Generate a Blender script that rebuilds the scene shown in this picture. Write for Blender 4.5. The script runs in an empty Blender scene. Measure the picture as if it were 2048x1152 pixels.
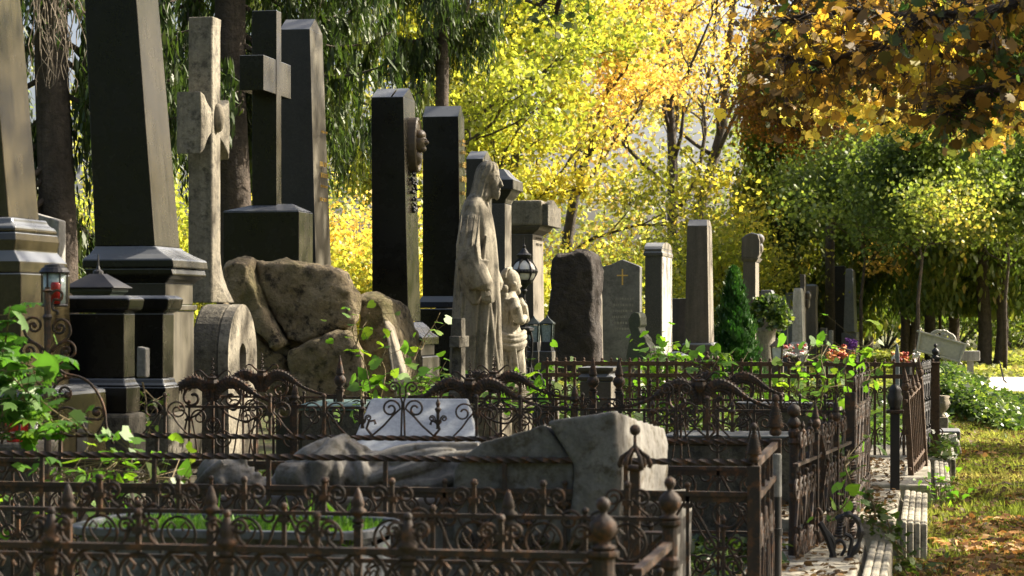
import bpy, bmesh, math, random
import numpy as np
from mathutils import Vector, Matrix, noise
rnd = random.Random(7)
nrg = np.random.default_rng(11)
S = bpy.context.scene
COL = S.collection
# ---------------------------------------------------------------- camera model
FPX = 4500.0; CX = 1024.0; VPX = 1860.0; HOR = 630.0; EYE = 1.3
TH = math.atan((VPX - CX) / FPX)
FW = Vector((-math.sin(TH), math.cos(TH), 0)); RT = Vector((math.cos(TH), math.sin(TH), 0))
def G(px, py, D):
    px, py, D = float(px), float(py), float(D)
    p = D * (FW + RT * ((px - CX) / FPX))
    return Vector((p.x, p.y, EYE - (py - HOR) / FPX * D))
def ray(px):
    return FW + RT * ((px - CX) / FPX)
def X_at(px, Y):
    d = ray(px); return Y * d.x / d.y
def Y_at(px, X):
    d = ray(px); return X * d.y / d.x
def ZH(py, D): return EYE - (py - HOR) / FPX * D
def Dof(p): return p[0] * FW.x + p[1] * FW.y

# ---------------------------------------------------------------- materials
def new_mat(name):
    m = bpy.data.materials.new(name); m.use_nodes = True
    nt = m.node_tree; nt.nodes.clear()
    out = nt.nodes.new('ShaderNodeOutputMaterial')
    return m, nt, out
def N(nt, t, **kw):
    n = nt.nodes.new(t)
    for k, v in kw.items():
        if k in n.inputs: n.inputs[k].default_value = v
        else: setattr(n, k, v)
    return n
def ramp(nt, fac, stops):
    r = nt.nodes.new('ShaderNodeValToRGB')
    e = r.color_ramp.elements
    while len(e) < len(stops): e.new(0.5)
    for i, (p, c) in enumerate(stops):
        e[i].position = p; e[i].color = (c[0], c[1], c[2], 1)
    nt.links.new(fac, r.inputs[0]); return r
def mixc(nt, fac, a, b, mode='MIX'):
    m = nt.nodes.new('ShaderNodeMix'); m.data_type = 'RGBA'; m.blend_type = mode
    for s, v in ((0, fac), (6, a), (7, b)):
        if hasattr(v, 'links'): nt.links.new(v, m.inputs[s])
        elif isinstance(v, (int, float)): m.inputs[s].default_value = v
        else: m.inputs[s].default_value = (v[0], v[1], v[2], 1)
    return m.outputs[2]
def stone(name, c1, c2, c3=None, scale=6, rough=.8, bump=.3, bscale=40, spec=.5, rmix=None, streak=.0, moss=None, mossamt=.5, speck=0, bdist=.02, front=None):
    """weathered stone: large blotches + fine grain + optional rain streaks, moss and crystal speckle"""
    m, nt, out = new_mat(name); L = nt.links
    b = N(nt, 'ShaderNodeBsdfPrincipled'); L.new(b.outputs[0], out.inputs[0])
    tc = N(nt, 'ShaderNodeTexCoord'); geo = N(nt, 'ShaderNodeNewGeometry')
    P = geo.outputs['Position']
    n1 = N(nt, 'ShaderNodeTexNoise', Scale=scale, Detail=8, Roughness=.65); L.new(P, n1.inputs['Vector'])
    r1 = ramp(nt, n1.outputs[0], [(.3, c1), (.68, c2)])
    col = r1.outputs[0]
    n2 = N(nt, 'ShaderNodeTexNoise', Scale=bscale, Detail=6, Roughness=.7); L.new(P, n2.inputs['Vector'])
    if c3:
        n3 = N(nt, 'ShaderNodeTexNoise', Scale=scale * 3.1, Detail=6, Roughness=.7); L.new(P, n3.inputs['Vector'])
        r3 = ramp(nt, n3.outputs[0], [(.5, (0, 0, 0)), (.64, (1, 1, 1))])
        col = mixc(nt, r3.outputs[0], col, c3)
    if streak:
        mp = N(nt, 'ShaderNodeMapping'); mp.inputs['Scale'].default_value = (14, 14, .9); L.new(P, mp.inputs[0])
        n4 = N(nt, 'ShaderNodeTexNoise', Scale=1.0, Detail=5, Roughness=.6); L.new(mp.outputs[0], n4.inputs['Vector'])
        r4 = ramp(nt, n4.outputs[0], [(.4, (0, 0, 0)), (.7, (streak,) * 3)])
        col = mixc(nt, r4.outputs[0], col, (c1[0] * .45, c1[1] * .43, c1[2] * .38))
    if moss:
        n5 = N(nt, 'ShaderNodeTexNoise', Scale=scale * .55, Detail=7, Roughness=.7); L.new(P, n5.inputs['Vector'])
        r5 = ramp(nt, n5.outputs[0], [(.48, (0, 0, 0)), (.66, (mossamt,) * 3)])
        col = mixc(nt, r5.outputs[0], col, moss)
    if speck:
        v = N(nt, 'ShaderNodeTexVoronoi', Scale=260); L.new(P, v.inputs['Vector'])
        rv = ramp(nt, v.outputs[0], [(.0, (speck,) * 3), (.35, (0, 0, 0))])
        col = mixc(nt, rv.outputs[0], col, (.45, .43, .4))
    r2 = ramp(nt, n2.outputs[0], [(.3, (.72, .72, .72)), (.7, (1.12, 1.12, 1.12))])
    col = mixc(nt, 1.0, col, r2.outputs[0], 'MULTIPLY')
    if front:   # inscription side (+X): sun glare painted in as a tan tint, some dust
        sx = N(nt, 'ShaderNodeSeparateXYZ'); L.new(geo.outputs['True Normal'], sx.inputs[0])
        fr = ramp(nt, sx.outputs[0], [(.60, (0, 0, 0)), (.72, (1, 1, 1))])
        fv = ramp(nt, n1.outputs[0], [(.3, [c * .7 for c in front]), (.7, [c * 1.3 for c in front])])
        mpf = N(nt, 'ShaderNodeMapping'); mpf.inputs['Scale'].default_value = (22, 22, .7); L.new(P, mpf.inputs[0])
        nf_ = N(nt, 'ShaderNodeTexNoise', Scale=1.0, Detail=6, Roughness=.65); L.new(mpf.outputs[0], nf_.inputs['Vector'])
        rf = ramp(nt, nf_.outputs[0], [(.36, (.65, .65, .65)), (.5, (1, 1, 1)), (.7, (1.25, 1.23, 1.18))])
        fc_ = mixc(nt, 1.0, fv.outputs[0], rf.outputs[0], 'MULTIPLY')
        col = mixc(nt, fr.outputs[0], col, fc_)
        tr_ = ramp(nt, sx.outputs[2], [(.25, (0, 0, 0)), (.4, (1, 1, 1))])   # sky sheen on the tops, painted in as pale grey
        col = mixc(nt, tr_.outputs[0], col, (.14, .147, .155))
    L.new(col, b.inputs['Base Color'])
    rr = ramp(nt, n1.outputs[0], [(.35, (rough,) * 3), (.7, (rmix if rmix else min(1, rough * 1.25),) * 3)])
    if front:
        ra = N(nt, 'ShaderNodeMath', operation='MULTIPLY_ADD'); L.new(fr.outputs[0], ra.inputs[0]); ra.inputs[1].default_value = .0; L.new(rr.outputs[0], ra.inputs[2]); L.new(ra.outputs[0], b.inputs['Roughness'])
    else: L.new(rr.outputs[0], b.inputs['Roughness'])
    b.inputs['Specular IOR Level'].default_value = spec
    if bump:
        bp = N(nt, 'ShaderNodeBump', Strength=bump, Distance=bdist); L.new(n2.outputs[0], bp.inputs['Height'])
        bp2 = N(nt, 'ShaderNodeBump', Strength=bump * .7, Distance=bdist * 2); L.new(n1.outputs[0], bp2.inputs['Height'])
        L.new(bp.outputs[0], bp2.inputs['Normal']); L.new(bp2.outputs[0], b.inputs['Normal'])
    return m
def simple(name, c, rough=.5, metal=0, emit=None, spec=.5, var=.15, scale=20, bump=0):
    m, nt, out = new_mat(name); L = nt.links
    b = N(nt, 'ShaderNodeBsdfPrincipled'); L.new(b.outputs[0], out.inputs[0])
    geo = N(nt, 'ShaderNodeNewGeometry')
    n = N(nt, 'ShaderNodeTexNoise', Scale=scale, Detail=5); L.new(geo.outputs['Position'], n.inputs['Vector'])
    r = ramp(nt, n.outputs[0], [(.3, [x * (1 - var) for x in c]), (.7, [x * (1 + var) for x in c])])
    L.new(r.outputs[0], b.inputs['Base Color'])
    b.inputs['Roughness'].default_value = rough; b.inputs['Metallic'].default_value = metal
    b.inputs['Specular IOR Level'].default_value = spec
    if bump:
        bp = N(nt, 'ShaderNodeBump', Strength=bump, Distance=.01); L.new(n.outputs[0], bp.inputs['Height']); L.new(bp.outputs[0], b.inputs['Normal'])
    return m
def leafmat(name, stops, trans=.5, gloss=.04, rough=.5, tint=1.5):
    """leaf: colour per leaf from attribute 'rnd', diffuse + translucent"""
    m, nt, out = new_mat(name); L = nt.links
    at = N(nt, 'ShaderNodeAttribute'); at.attribute_name = 'rnd'
    r = ramp(nt, at.outputs['Fac'], stops)
    geo = N(nt, 'ShaderNodeNewGeometry')
    n = N(nt, 'ShaderNodeTexNoise', Scale=9, Detail=3); L.new(geo.outputs['Position'], n.inputs['Vector'])
    r2 = ramp(nt, n.outputs[0], [(.3, (.8, .8, .8)), (.7, (1.15, 1.15, 1.15))])
    col = mixc(nt, 1.0, r.outputs[0], r2.outputs[0], 'MULTIPLY')
    d = N(nt, 'ShaderNodeBsdfDiffuse'); L.new(col, d.inputs[0])
    tcol = mixc(nt, 1.0, col, (tint, tint, tint * .7), 'MULTIPLY')
    t = N(nt, 'ShaderNodeBsdfTranslucent'); L.new(tcol, t.inputs[0])
    mx = N(nt, 'ShaderNodeMixShader', Fac=trans); L.new(d.outputs[0], mx.inputs[1]); L.new(t.outputs[0], mx.inputs[2])
    g = N(nt, 'ShaderNodeBsdfGlossy', Roughness=rough); g.inputs[0].default_value = (.9, .9, .85, 1)
    m2 = N(nt, 'ShaderNodeMixShader', Fac=gloss); L.new(mx.outputs[0], m2.inputs[1]); L.new(g.outputs[0], m2.inputs[2])
    L.new(m2.outputs[0], out.inputs[0]); return m

M = {}
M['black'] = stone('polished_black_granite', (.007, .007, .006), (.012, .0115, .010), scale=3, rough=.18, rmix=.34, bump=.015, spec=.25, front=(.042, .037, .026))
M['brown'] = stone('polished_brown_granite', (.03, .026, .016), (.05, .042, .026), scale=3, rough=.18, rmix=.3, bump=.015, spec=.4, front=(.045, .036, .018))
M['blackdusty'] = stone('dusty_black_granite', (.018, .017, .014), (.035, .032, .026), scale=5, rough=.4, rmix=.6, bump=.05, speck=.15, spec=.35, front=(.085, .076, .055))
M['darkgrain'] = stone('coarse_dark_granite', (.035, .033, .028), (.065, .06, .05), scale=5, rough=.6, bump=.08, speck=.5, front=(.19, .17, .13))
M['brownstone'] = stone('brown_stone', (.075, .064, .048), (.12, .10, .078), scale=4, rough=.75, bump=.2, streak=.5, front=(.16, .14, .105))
M['sand'] = stone('weathered_sandstone', (.20, .175, .13), (.30, .26, .19), (.13, .115, .085), scale=4, rough=.85, bump=.35, streak=.6)
M['sanddark'] = stone('dark_sandstone', (.10, .09, .068), (.17, .15, .11), (.05, .045, .035), scale=5, rough=.9, bump=.5, streak=.5)
M['grey'] = stone('grey_stone', (.21, .205, .185), (.33, .32, .285), scale=5, rough=.8, bump=.25, streak=.5)
M['pale'] = stone('pale_marble', (.38, .36, .31), (.52, .50, .44), (.28, .26, .21), scale=4, rough=.6, bump=.15, streak=.5)
M['statue'] = stone('statue_limestone', (.22, .195, .145), (.36, .32, .245), (.10, .09, .065), scale=3.2, rough=.85, bump=.4, bscale=60, streak=.8, bdist=.006)
M['cross'] = stone('pale_cross_stone', (.19, .17, .13), (.32, .285, .215), (.10, .09, .07), scale=5, rough=.85, bump=.4, streak=.5)
M['girl'] = stone('pale_statue_limestone', (.32, .29, .22), (.46, .42, .33), (.16, .145, .10), scale=3.5, rough=.85, bump=.35, bscale=60, streak=.7, bdist=.006)
M['recline'] = stone('grey_carved_stone', (.12, .113, .10), (.25, .235, .205), (.085, .07, .045), scale=5, rough=.8, bump=.5, bscale=60, streak=.5, bdist=.006)
M['boulder'] = stone('mossy_boulder', (.18, .14, .08), (.42, .335, .21), (.035, .028, .02), scale=3.6, rough=.95, bump=1.0, bscale=34, moss=(.12, .11, .03), mossamt=.8, bdist=.04)
M['bluestone'] = stone('blue_grey_marble', (.07, .08, .09), (.15, .16, .17), (.035, .037, .04), scale=5, rough=.3, rmix=.5, bump=.05)
M['cloudy'] = stone('cloudy_blue_marble', (.05, .053, .055), (.24, .24, .225), (.10, .10, .095), scale=2.2, rough=.35, rmix=.6, bump=.06)
M['bluegrey'] = stone('blue_grey_granite', (.17, .19, .215), (.26, .285, .315), scale=8, rough=.5, bump=.1, speck=.3)
M['rockdark'] = stone('dark_rough_rock', (.03, .025, .021), (.075, .06, .05), scale=7, rough=.9, bump=1.0, bscale=22, bdist=.05)
M['plate'] = stone('pale_blue_marble_plate', (.30, .32, .34), (.38, .40, .42), scale=2.5, rough=.35, bump=.03)
M['greenstone'] = stone('mossy_green_stone', (.05, .06, .035), (.09, .10, .06), scale=9, rough=.7, bump=.15)
M['kerb'] = stone('kerb_limestone', (.32, .29, .22), (.50, .46, .37), (.12, .105, .075), scale=4, rough=.9, bump=.5, streak=.5, bdist=.01)
M['iron'] = stone('rusty_iron', (.018, .013, .009), (.06, .037, .021), (.14, .06, .02), scale=9, rough=.62, bump=.5, bscale=120, bdist=.003)
M['ironblack'] = stone('black_iron', (.012, .012, .012), (.022, .02, .019), scale=18, rough=.45, bump=.3, bscale=120, bdist=.003)
M['ironrust'] = stone('brown_rust_iron', (.07, .04, .022), (.13, .075, .04), (.035, .024, .017), scale=14, rough=.75, bump=.5, bscale=120, bdist=.003)
M['bronze'] = stone('bronze', (.08, .06, .035), (.14, .10, .055), scale=14, rough=.4, bump=.1)
M['gold'] = simple('gold_lettering', (.75, .52, .16), rough=.35, metal=.7)
M['whitemetal'] = simple('off_white_painted_iron', (.52, .49, .42), rough=.5, bump=.2, scale=30)
M['globe'] = simple('opal_glass', (.75, .73, .66), rough=.15, var=.06)
M['glass'] = simple('lantern_glass', (.35, .42, .40), rough=.1, var=.3, scale=60)
M['redglass'] = simple('red_candle_glass', (.35, .02, .015), rough=.2, var=.3)
M['copper'] = simple('green_patina_copper', (.04, .055, .045), rough=.45, var=.4, scale=12)
M['teal'] = simple('patina_metal_lid', (.12, .19, .18), rough=.35, var=.2)
M['water'] = simple('white_plastic', (.7, .7, .66), rough=.4)
M['bark'] = stone('tree_bark', (.06, .045, .032), (.15, .115, .085), scale=9, rough=.95, bump=1.0, bscale=30, streak=.4, bdist=.04)
M['barkgrey'] = stone('grey_bark', (.06, .05, .038), (.13, .11, .085), scale=6, rough=.95, bump=.7, bscale=20, bdist=.04)
M['twig'] = simple('dead_twig', (.16, .13, .09), rough=.9)
M['stem'] = simple('plant_stem', (.20, .15, .07), rough=.8)
M['red'] = simple('red_petals', (.38, .05, .03), rough=.6); M['orange'] = simple('orange_petals', (.6, .24, .06), rough=.6)
M['white_p'] = simple('white_petals', (.7, .68, .64), rough=.6); M['purple'] = simple('purple_petals', (.16, .04, .25), rough=.6)

Yl = [(0, (.20, .24, .03)), (.3, (.46, .40, .07)), (.6, (.66, .51, .11)), (.85, (.68, .47, .10)), (1, (.58, .34, .07))]
Ygl = [(0, (.10, .13, .02)), (.3, (.27, .30, .04)), (.65, (.54, .48, .07)), (1, (.68, .54, .10))]
Org = [(0, (.40, .35, .06)), (.35, (.58, .43, .10)), (.7, (.62, .41, .10)), (1, (.46, .26, .07))]
M['leaf_yellow'] = leafmat('yellow_maple_leaves', Yl, .62)
M['leaf_ygreen'] = leafmat('yellow_green_leaves', Ygl, .62)
M['leaf_orange'] = leafmat('orange_leaves', Org, .6)
M['leaf_russet'] = leafmat('russet_leaves', [(0, (.07, .05, .014)), (.45, (.20, .10, .025)), (.75, (.38, .18, .03)), (1, (.52, .36, .06))], .55)
M['leaf_thuja'] = leafmat('thuja_sprays', [(0, (.04, .07, .012)), (.5, (.09, .14, .02)), (.8, (.19, .20, .025)), (1, (.36, .19, .03))], .5)
M['leaf_green'] = leafmat('green_maple_leaves', [(0, (.05, .09, .018)), (.5, (.13, .19, .03)), (.8, (.26, .30, .05)), (1, (.44, .36, .06))], .55)
M['leaf_lime'] = leafmat('lime_leaves', [(0, (.09, .13, .02)), (.4, (.28, .33, .04)), (.8, (.52, .48, .07)), (1, (.64, .51, .10))], .62)
M['leaf_near'] = leafmat('near_maple_leaves', [(0, (.03, .07, .018)), (.25, (.06, .10, .02)), (.38, (.13, .08, .02)), (.6, (.30, .16, .03)), (.78, (.50, .34, .04)), (1, (.62, .56, .06))], .6, gloss=.04)
M['leaf_spruce'] = leafmat('spruce_needles', [(0, (.02, .04, .010)), (.6, (.05, .085, .016)), (1, (.14, .16, .02))], .35)
M['leaf_ivy'] = leafmat('ivy_leaves', [(0, (.03, .06, .012)), (.7, (.075, .135, .02)), (1, (.20, .26, .04))], .45, gloss=.06, rough=.4)
M['leaf_bright'] = leafmat('bright_green_leaves', [(0, (.06, .17, .015)), (.6, (.14, .30, .02)), (1, (.32, .42, .03))], .6, gloss=.05)
M['leaf_mid'] = leafmat('climber_leaves', [(0, (.03, .09, .015)), (.6, (.07, .18, .02)), (1, (.16, .28, .03))], .55, gloss=.05)
M['leaf_cypress'] = leafmat('dwarf_conifer_sprays', [(0, (.012, .05, .010)), (.6, (.03, .11, .015)), (1, (.08, .19, .02))], .3)
M['grass'] = leafmat('grass_blades', [(0, (.09, .12, .02)), (.45, (.20, .24, .04)), (.75, (.36, .35, .09)), (1, (.48, .40, .18))], .5, gloss=.03)
M['litter'] = leafmat('fallen_leaves', [(0, (.13, .06, .022)), (.4, (.36, .17, .06)), (.8, (.56, .31, .12)), (1, (.62, .46, .24))], .35, gloss=.04)
M['litterdark'] = leafmat('dry_leaf_crumbs', [(0, (.05, .03, .015)), (.6, (.13, .08, .04)), (1, (.22, .14, .07))], .2, gloss=.02)
M['leaf_far'] = leafmat('distant_leaves', [(0, (.10, .14, .05)), (.5, (.24, .28, .06)), (.8, (.45, .40, .08)), (1, (.55, .32, .08))], .5)

# ---------------------------------------------------------------- objects
def tag(o, label=None, cat=None, group=None, kind=None):
    if label: o['label'] = label
    if cat: o['category'] = cat
    if group: o['group'] = group
    if kind: o['kind'] = kind
    return o
def empty(name, loc, rz=0, label=None, cat=None, group=None):
    o = bpy.data.objects.new(name, None); COL.objects.link(o)
    o.location = loc; o.rotation_euler = (0, 0, rz); o.empty_display_size = .1
    return tag(o, label, cat, group)
def link(name, me, mat, parent=None, smooth=False, world=True):
    o = bpy.data.objects.new(name, me); COL.objects.link(o)
    if mat is not None and not me.materials: me.materials.append(mat)
    if smooth:
        me.polygons.foreach_set('use_smooth', [True] * len(me.polygons))
    if parent is not None:
        o.parent = parent
        if world:   # vertices are in world coordinates: undo the parent's placement
            o.matrix_parent_inverse = PM(parent).inverted()
    return o
def PM(p):
    m = Matrix.Translation(p.location) @ p.rotation_euler.to_matrix().to_4x4()
    if p.parent: m = PM(p.parent) @ p.matrix_parent_inverse @ m
    return m
class MB:
    def __init__(s): s.v = []; s.f = []; s.c = []
    def box(s, x0, x1, y0, y1, z0, z1):
        n = len(s.v)
        s.v += [(x0, y0, z0), (x1, y0, z0), (x1, y1, z0), (x0, y1, z0), (x0, y0, z1), (x1, y0, z1), (x1, y1, z1), (x0, y1, z1)]
        s.f += [tuple(n + i for i in q) for q in ((0, 3, 2, 1), (4, 5, 6, 7), (0, 1, 5, 4), (1, 2, 6, 5), (2, 3, 7, 6), (3, 0, 4, 7))]
        return s
    def rings(s, rs, closed=True, cap=True):
        """loft list of rings (each the same number of points)"""
        n = len(s.v); k = len(rs[0])
        for r in rs: s.v += [tuple(p) for p in r]
        for i in range(len(rs) - 1):
            a = n + i * k; b = a + k
            for j in range(k if closed else k - 1):
                j2 = (j + 1) % k
                s.f.append((a + j, a + j2, b + j2, b + j))
        if cap:
            s.f.append(tuple(n + j for j in reversed(range(k))))
            s.f.append(tuple(n + (len(rs) - 1) * k + j for j in range(k)))
        return s
    def tube(s, pts, r, k=6, twist=0, square=False, flat=1.0, cap=True):
        pts = [Vector(p) for p in pts]; rs = []
        if not hasattr(r, '__len__'): r = [r] * len(pts)
        up = None
        for i, p in enumerate(pts):
            t = (pts[min(i + 1, len(pts) - 1)] - pts[max(i - 1, 0)])
            if t.length < 1e-9: t = Vector((0, 0, 1))
            t.normalize()
            if up is None:
                up = Vector((0, 1, 0)) if abs(t.y) < .9 else Vector((1, 0, 0))
            a = (up - t * up.dot(t)); a.normalize(); up = a; b = t.cross(a)
            ring = []
            for j in range(k):
                an = 2 * math.pi * (j + (.5 if square else 0)) / k + twist * i
                ring.append(p + (a * math.cos(an) * flat + b * math.sin(an)) * r[i])
            rs.append(ring)
        return s.rings(rs, cap=cap)
    def lathe(s, cx, cy, prof, k=12, rib=0, nr=8):
        """prof: [(r,z)...]"""
        rs = []
        for (r, z) in prof:
            rs.append([(cx + r * (1 + rib * math.cos(nr * 2 * math.pi * j / k)) * math.cos(2 * math.pi * j / k),
                        cy + r * (1 + rib * math.cos(nr * 2 * math.pi * j / k)) * math.sin(2 * math.pi * j / k), z) for j in range(k)])
        return s.rings(rs)
    def sphere(s, c, r, k=10, rz=None, sy=1.0):
        rz = rz or r
        return s.lathe(c[0], c[1], [(max(1e-4, r * math.sin(math.pi * i / k)), c[2] - rz * math.cos(math.pi * i / k)) for i in range(k + 1)], k=k + 2)
    def prism(s, poly, y0, y1):
        """poly [(x,z)] extruded along y"""
        return s.rings([[(x, y0, z) for x, z in poly], [(x, y1, z) for x, z in poly]])
    def prismx(s, poly, x0, x1):
        return s.rings([[(x0, y, z) for y, z in poly], [(x1, y, z) for y, z in poly]])
    def mesh(s, name='m'):
        me = bpy.data.meshes.new(name); me.from_pydata(s.v, [], s.f); me.update(); 
        return me
    def build(s, name, mat, parent=None, smooth=False, bevel=0, seg=2, world=True, fixn=True):
        me = s.mesh(name)
        if fixn:
            bm = bmesh.new(); bm.from_mesh(me); bmesh.ops.recalc_face_normals(bm, faces=bm.faces); bm.to_mesh(me); bm.free()
        o = link(name, me, mat, parent, smooth, world)
        if bevel:
            b = o.modifiers.new('bevel', 'BEVEL'); b.width = bevel; b.segments = seg; b.limit_method = 'ANGLE'; b.angle_limit = math.radians(35)
        return o
def dup(o, parent=None, loc=None, rz=None):
    c = o.copy(); COL.objects.link(c)
    if parent is not None: c.parent = parent
    if loc is not None: c.location = loc
    if rz is not None: c.rotation_euler = (0, 0, rz)
    return c
# ================================================================ gravestones
class Mon:
    """a monument measured from its near corner: xa..xb = near face, xb..xc = right face (pixels at distance D)"""
    def __init__(s, name, label, cat, xa, xb, xc, D=None, X=None, group=None, dx=None):
        d = ray(xb)
        if D is None: D = X / d.x
        s.D = D; p = G(xb, 0, D); s.Xb, s.Y0 = p.x, p.y; s.Xa = X_at(xa, s.Y0); s.Y1 = Y_at(xc, s.Xb)
        if dx: s.Y1 = s.Y0 + dx
        s.W = s.Xb - s.Xa
        s.root = empty(name, ((s.Xa + s.Xb) / 2, (s.Y0 + s.Y1) / 2, 0), 0, label, cat, group)
    def z(s, py): return -.05 if py is None else ZH(py, s.D)
    def ring(s, py, xl=None, xr=None, inset=None):
        x0 = X_at(xl, s.Y0) if xl is not None else s.Xa
        x1 = X_at(xr, s.Y0) if xr is not None else s.Xb
        ins = (s.W - (x1 - x0)) / 2 if inset is None else inset
        y0 = s.Y0 + ins; y1 = s.Y1 - ins; z = s.z(py)
        return [(x0, y0, z), (x1, y0, z), (x1, y1, z), (x0, y1, z)]
    def part(s, name, mat, rows, bevel=.006, **kw):
        m = MB(); m.rings([s.ring(*r) for r in rows])
        return m.build(name, M[mat] if isinstance(mat, str) else mat, s.root, bevel=bevel, **kw)
    def front_text(s, body, py, size, mat, z_rot=0, frac=.5, name='inscription'):
        """lettering on the right (+X) face"""
        cu = bpy.data.curves.new('txt', 'FONT'); cu.body = body; cu.size = size; cu.extrude = .003; cu.align_x = 'CENTER'
        o = bpy.data.objects.new('txt', cu); COL.objects.link(o)
        me = bpy.data.meshes.new_from_object(o); bpy.data.objects.remove(o)
        o = link(name, me, M[mat], None)
        o.matrix_world = Matrix.Translation((s.Xb + .004, s.Y0 + (s.Y1 - s.Y0) * frac, s.z(py))) @ Matrix.Rotation(math.pi / 2, 4, 'Z') @ Matrix.Rotation(math.pi / 2, 4, 'X')
        me.transform(o.matrix_world); o.matrix_world = Matrix(); o.parent = s.root; o.matrix_parent_inverse = PM(s.root).inverted()
        return o
def lines_text(mon, rows, mat, w=.6, seed=1):
    """worn rows of tiny engraved letters, too small to read, on the right face"""
    r = random.Random(seed); m = MB(); ym = (mon.Y0 + mon.Y1) / 2; L = (mon.Y1 - mon.Y0) * w
    for py, h in rows:
        z = mon.z(py); y = ym - L / 2 * r.uniform(.6, 1); ye = ym + L / 2 * r.uniform(.6, 1)
        while y < ye:
            wd = h * r.uniform(.3, .8)
            if r.random() < .85:
                m.box(mon.Xb - .002, mon.Xb + .003, y, y + wd * .35, z, z + h)
                if r.random() < .6: m.box(mon.Xb - .002, mon.Xb + .0031, y + wd * .36, y + wd * .8, z + h * r.choice([0, .4, .8]), z + h * r.choice([.5, 1]))
            y += wd + h * .22
    m.build('inscription', M[mat], mon.root)

# --- brown obelisk at the left edge
a = Mon('obelisk', 'polished brown tapering obelisk on stepped plinth, cut off by the left edge of the photo', 'monument', -150, 42, 140, D=10.9)
a.part('shaft', 'brown', [(432, -98, -3), (0, -142, -40), (-260, -163, -68)])
a.part('moulding', 'brown', [(462, -132, 24), (450, -130, 22), (444, -118, 12), (432, -112, 8)], bevel=.01)
a.part('base', 'brown', [(545, -146, 38), (522, -146, 38), (500, -140, 22), (478, -138, 26), (463, -132, 24)])
a.part('pedestal', 'brown', [(790, -150, 42), (546, -150, 42)])
a.part('plinth', 'brown', [(None, -190, 104), (800, -190, 104), (776, -172, 84)], bevel=.015)
# lower sloping plinth block in front
b = Mon('grave_block', 'brown polished sloping granite block with a small dark arch, left of the black pedestals', 'grave block', 40, 118, 214, D=10.6)
b.part('block', 'brown', [(None,), (784,)], bevel=.02)
m = MB(); m.prismx([(b.Y0 + .22, -.05), (b.Y0 + .36, -.05), (b.Y0 + .36, b.z(850)), (b.Y0 + .33, b.z(838)), (b.Y0 + .29, b.z(833)), (b.Y0 + .25, b.z(838)), (b.Y0 + .22, b.z(850))], b.Xb - .05, b.Xb + .004)
m.build('arched_niche', M['ironblack'], b.root)
# --- small grey stone behind
c = Mon('gravestone', 'plain light grey gravestone with a sloping top behind the brown obelisk', 'gravestone', 40, 118, 132, D=17.5)
m = MB(); rr = c.ring(430)
m.rings([c.ring(None), [(x, y, c.z(425 + (16 if x > c.Xa + .01 else -8))) for x, y, z in rr]])
m.build('slab', M['grey'], c.root, bevel=.01)
# --- black pedestals with capitals
for (xa, xb, xc, D, lab, nm) in ((138, 248, 270, 11.6, 'polished black grave pedestal with a flat cap and dusty edge, nearer of two', 'grave_pedestal'),
                                 (262, 326, 348, 12.4, 'polished black grave pedestal with a flat cap, second and narrower, under the tall obelisk', 'grave_pedestal')):
    g = Mon(nm, lab, 'pedestal', xa, xb, xc, D=D, group='black grave pedestals')
    g.part('cap', 'black', [(626, xa, xb), (618, xa - 8, xb + 12), (597, xa - 8, xb + 16), (591, xa, xb + 6)], bevel=.008)
    g.part('body', 'black', [(756, xa, xb), (627, xa, xb)])
    g.part('moulding', 'black', [(773, xa - 8, xb + 8), (766, xa - 4, xb + 3), (757, xa, xb + 1)], bevel=.008)
    g.part('base', 'black', [(826, xa - 8, xb + 8), (774, xa - 8, xb + 8)])
    g.part('footing', 'sanddark', [(None, xa - 16, xb + 18), (827, xa - 16, xb + 18)], bevel=.02)
p = G(281, 754, 12.1)
m = MB(); m.prism([(p.x - .025, p.z - .004), (p.x + .030, p.z - .004), (p.x + .030, p.z + .155), (p.x - .022, p.z + .165)], p.y, p.y + .07)
tag(m.build('stone_tablet', M['grey'], bevel=.01), 'small narrow grey tablet standing between the two black pedestals', 'tablet')

# --- tall black obelisk
o2 = Mon('obelisk', 'tall leaning polished black obelisk on a moulded pedestal, taller than the photo', 'monument', 190, 310, 360, D=13.6)
o2.part('shaft', 'black', [(492, 190, 310), (0, 166, 270), (-300, 151, 246)])
o2.part('base', 'black', [(536, 176, 358), (519, 176, 356), (508, 184, 334), (498, 188, 318), (492, 189, 312)], bevel=.008)
o2.part('cornice', 'black', [(566, 196, 336), (558, 190, 344), (550, 182, 356), (537, 178, 352)], bevel=.008)
o2.part('pedestal', 'blackdusty', [(609, 198, 334), (566, 198, 334)])
o2.part('string_course', 'blackdusty', [(620, 194, 341), (610, 194, 341)], bevel=.003)
o2.part('die', 'blackdusty', [(769, 197, 336), (621, 197, 336)])
o2.part('plinth', 'blackdusty', [(None, 186, 350), (770, 186, 350)], bevel=.02)
lines_text(o2, [(676, .012), (695, .012), (702, .014), (716, .012)], 'grey', .8, 3)
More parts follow.
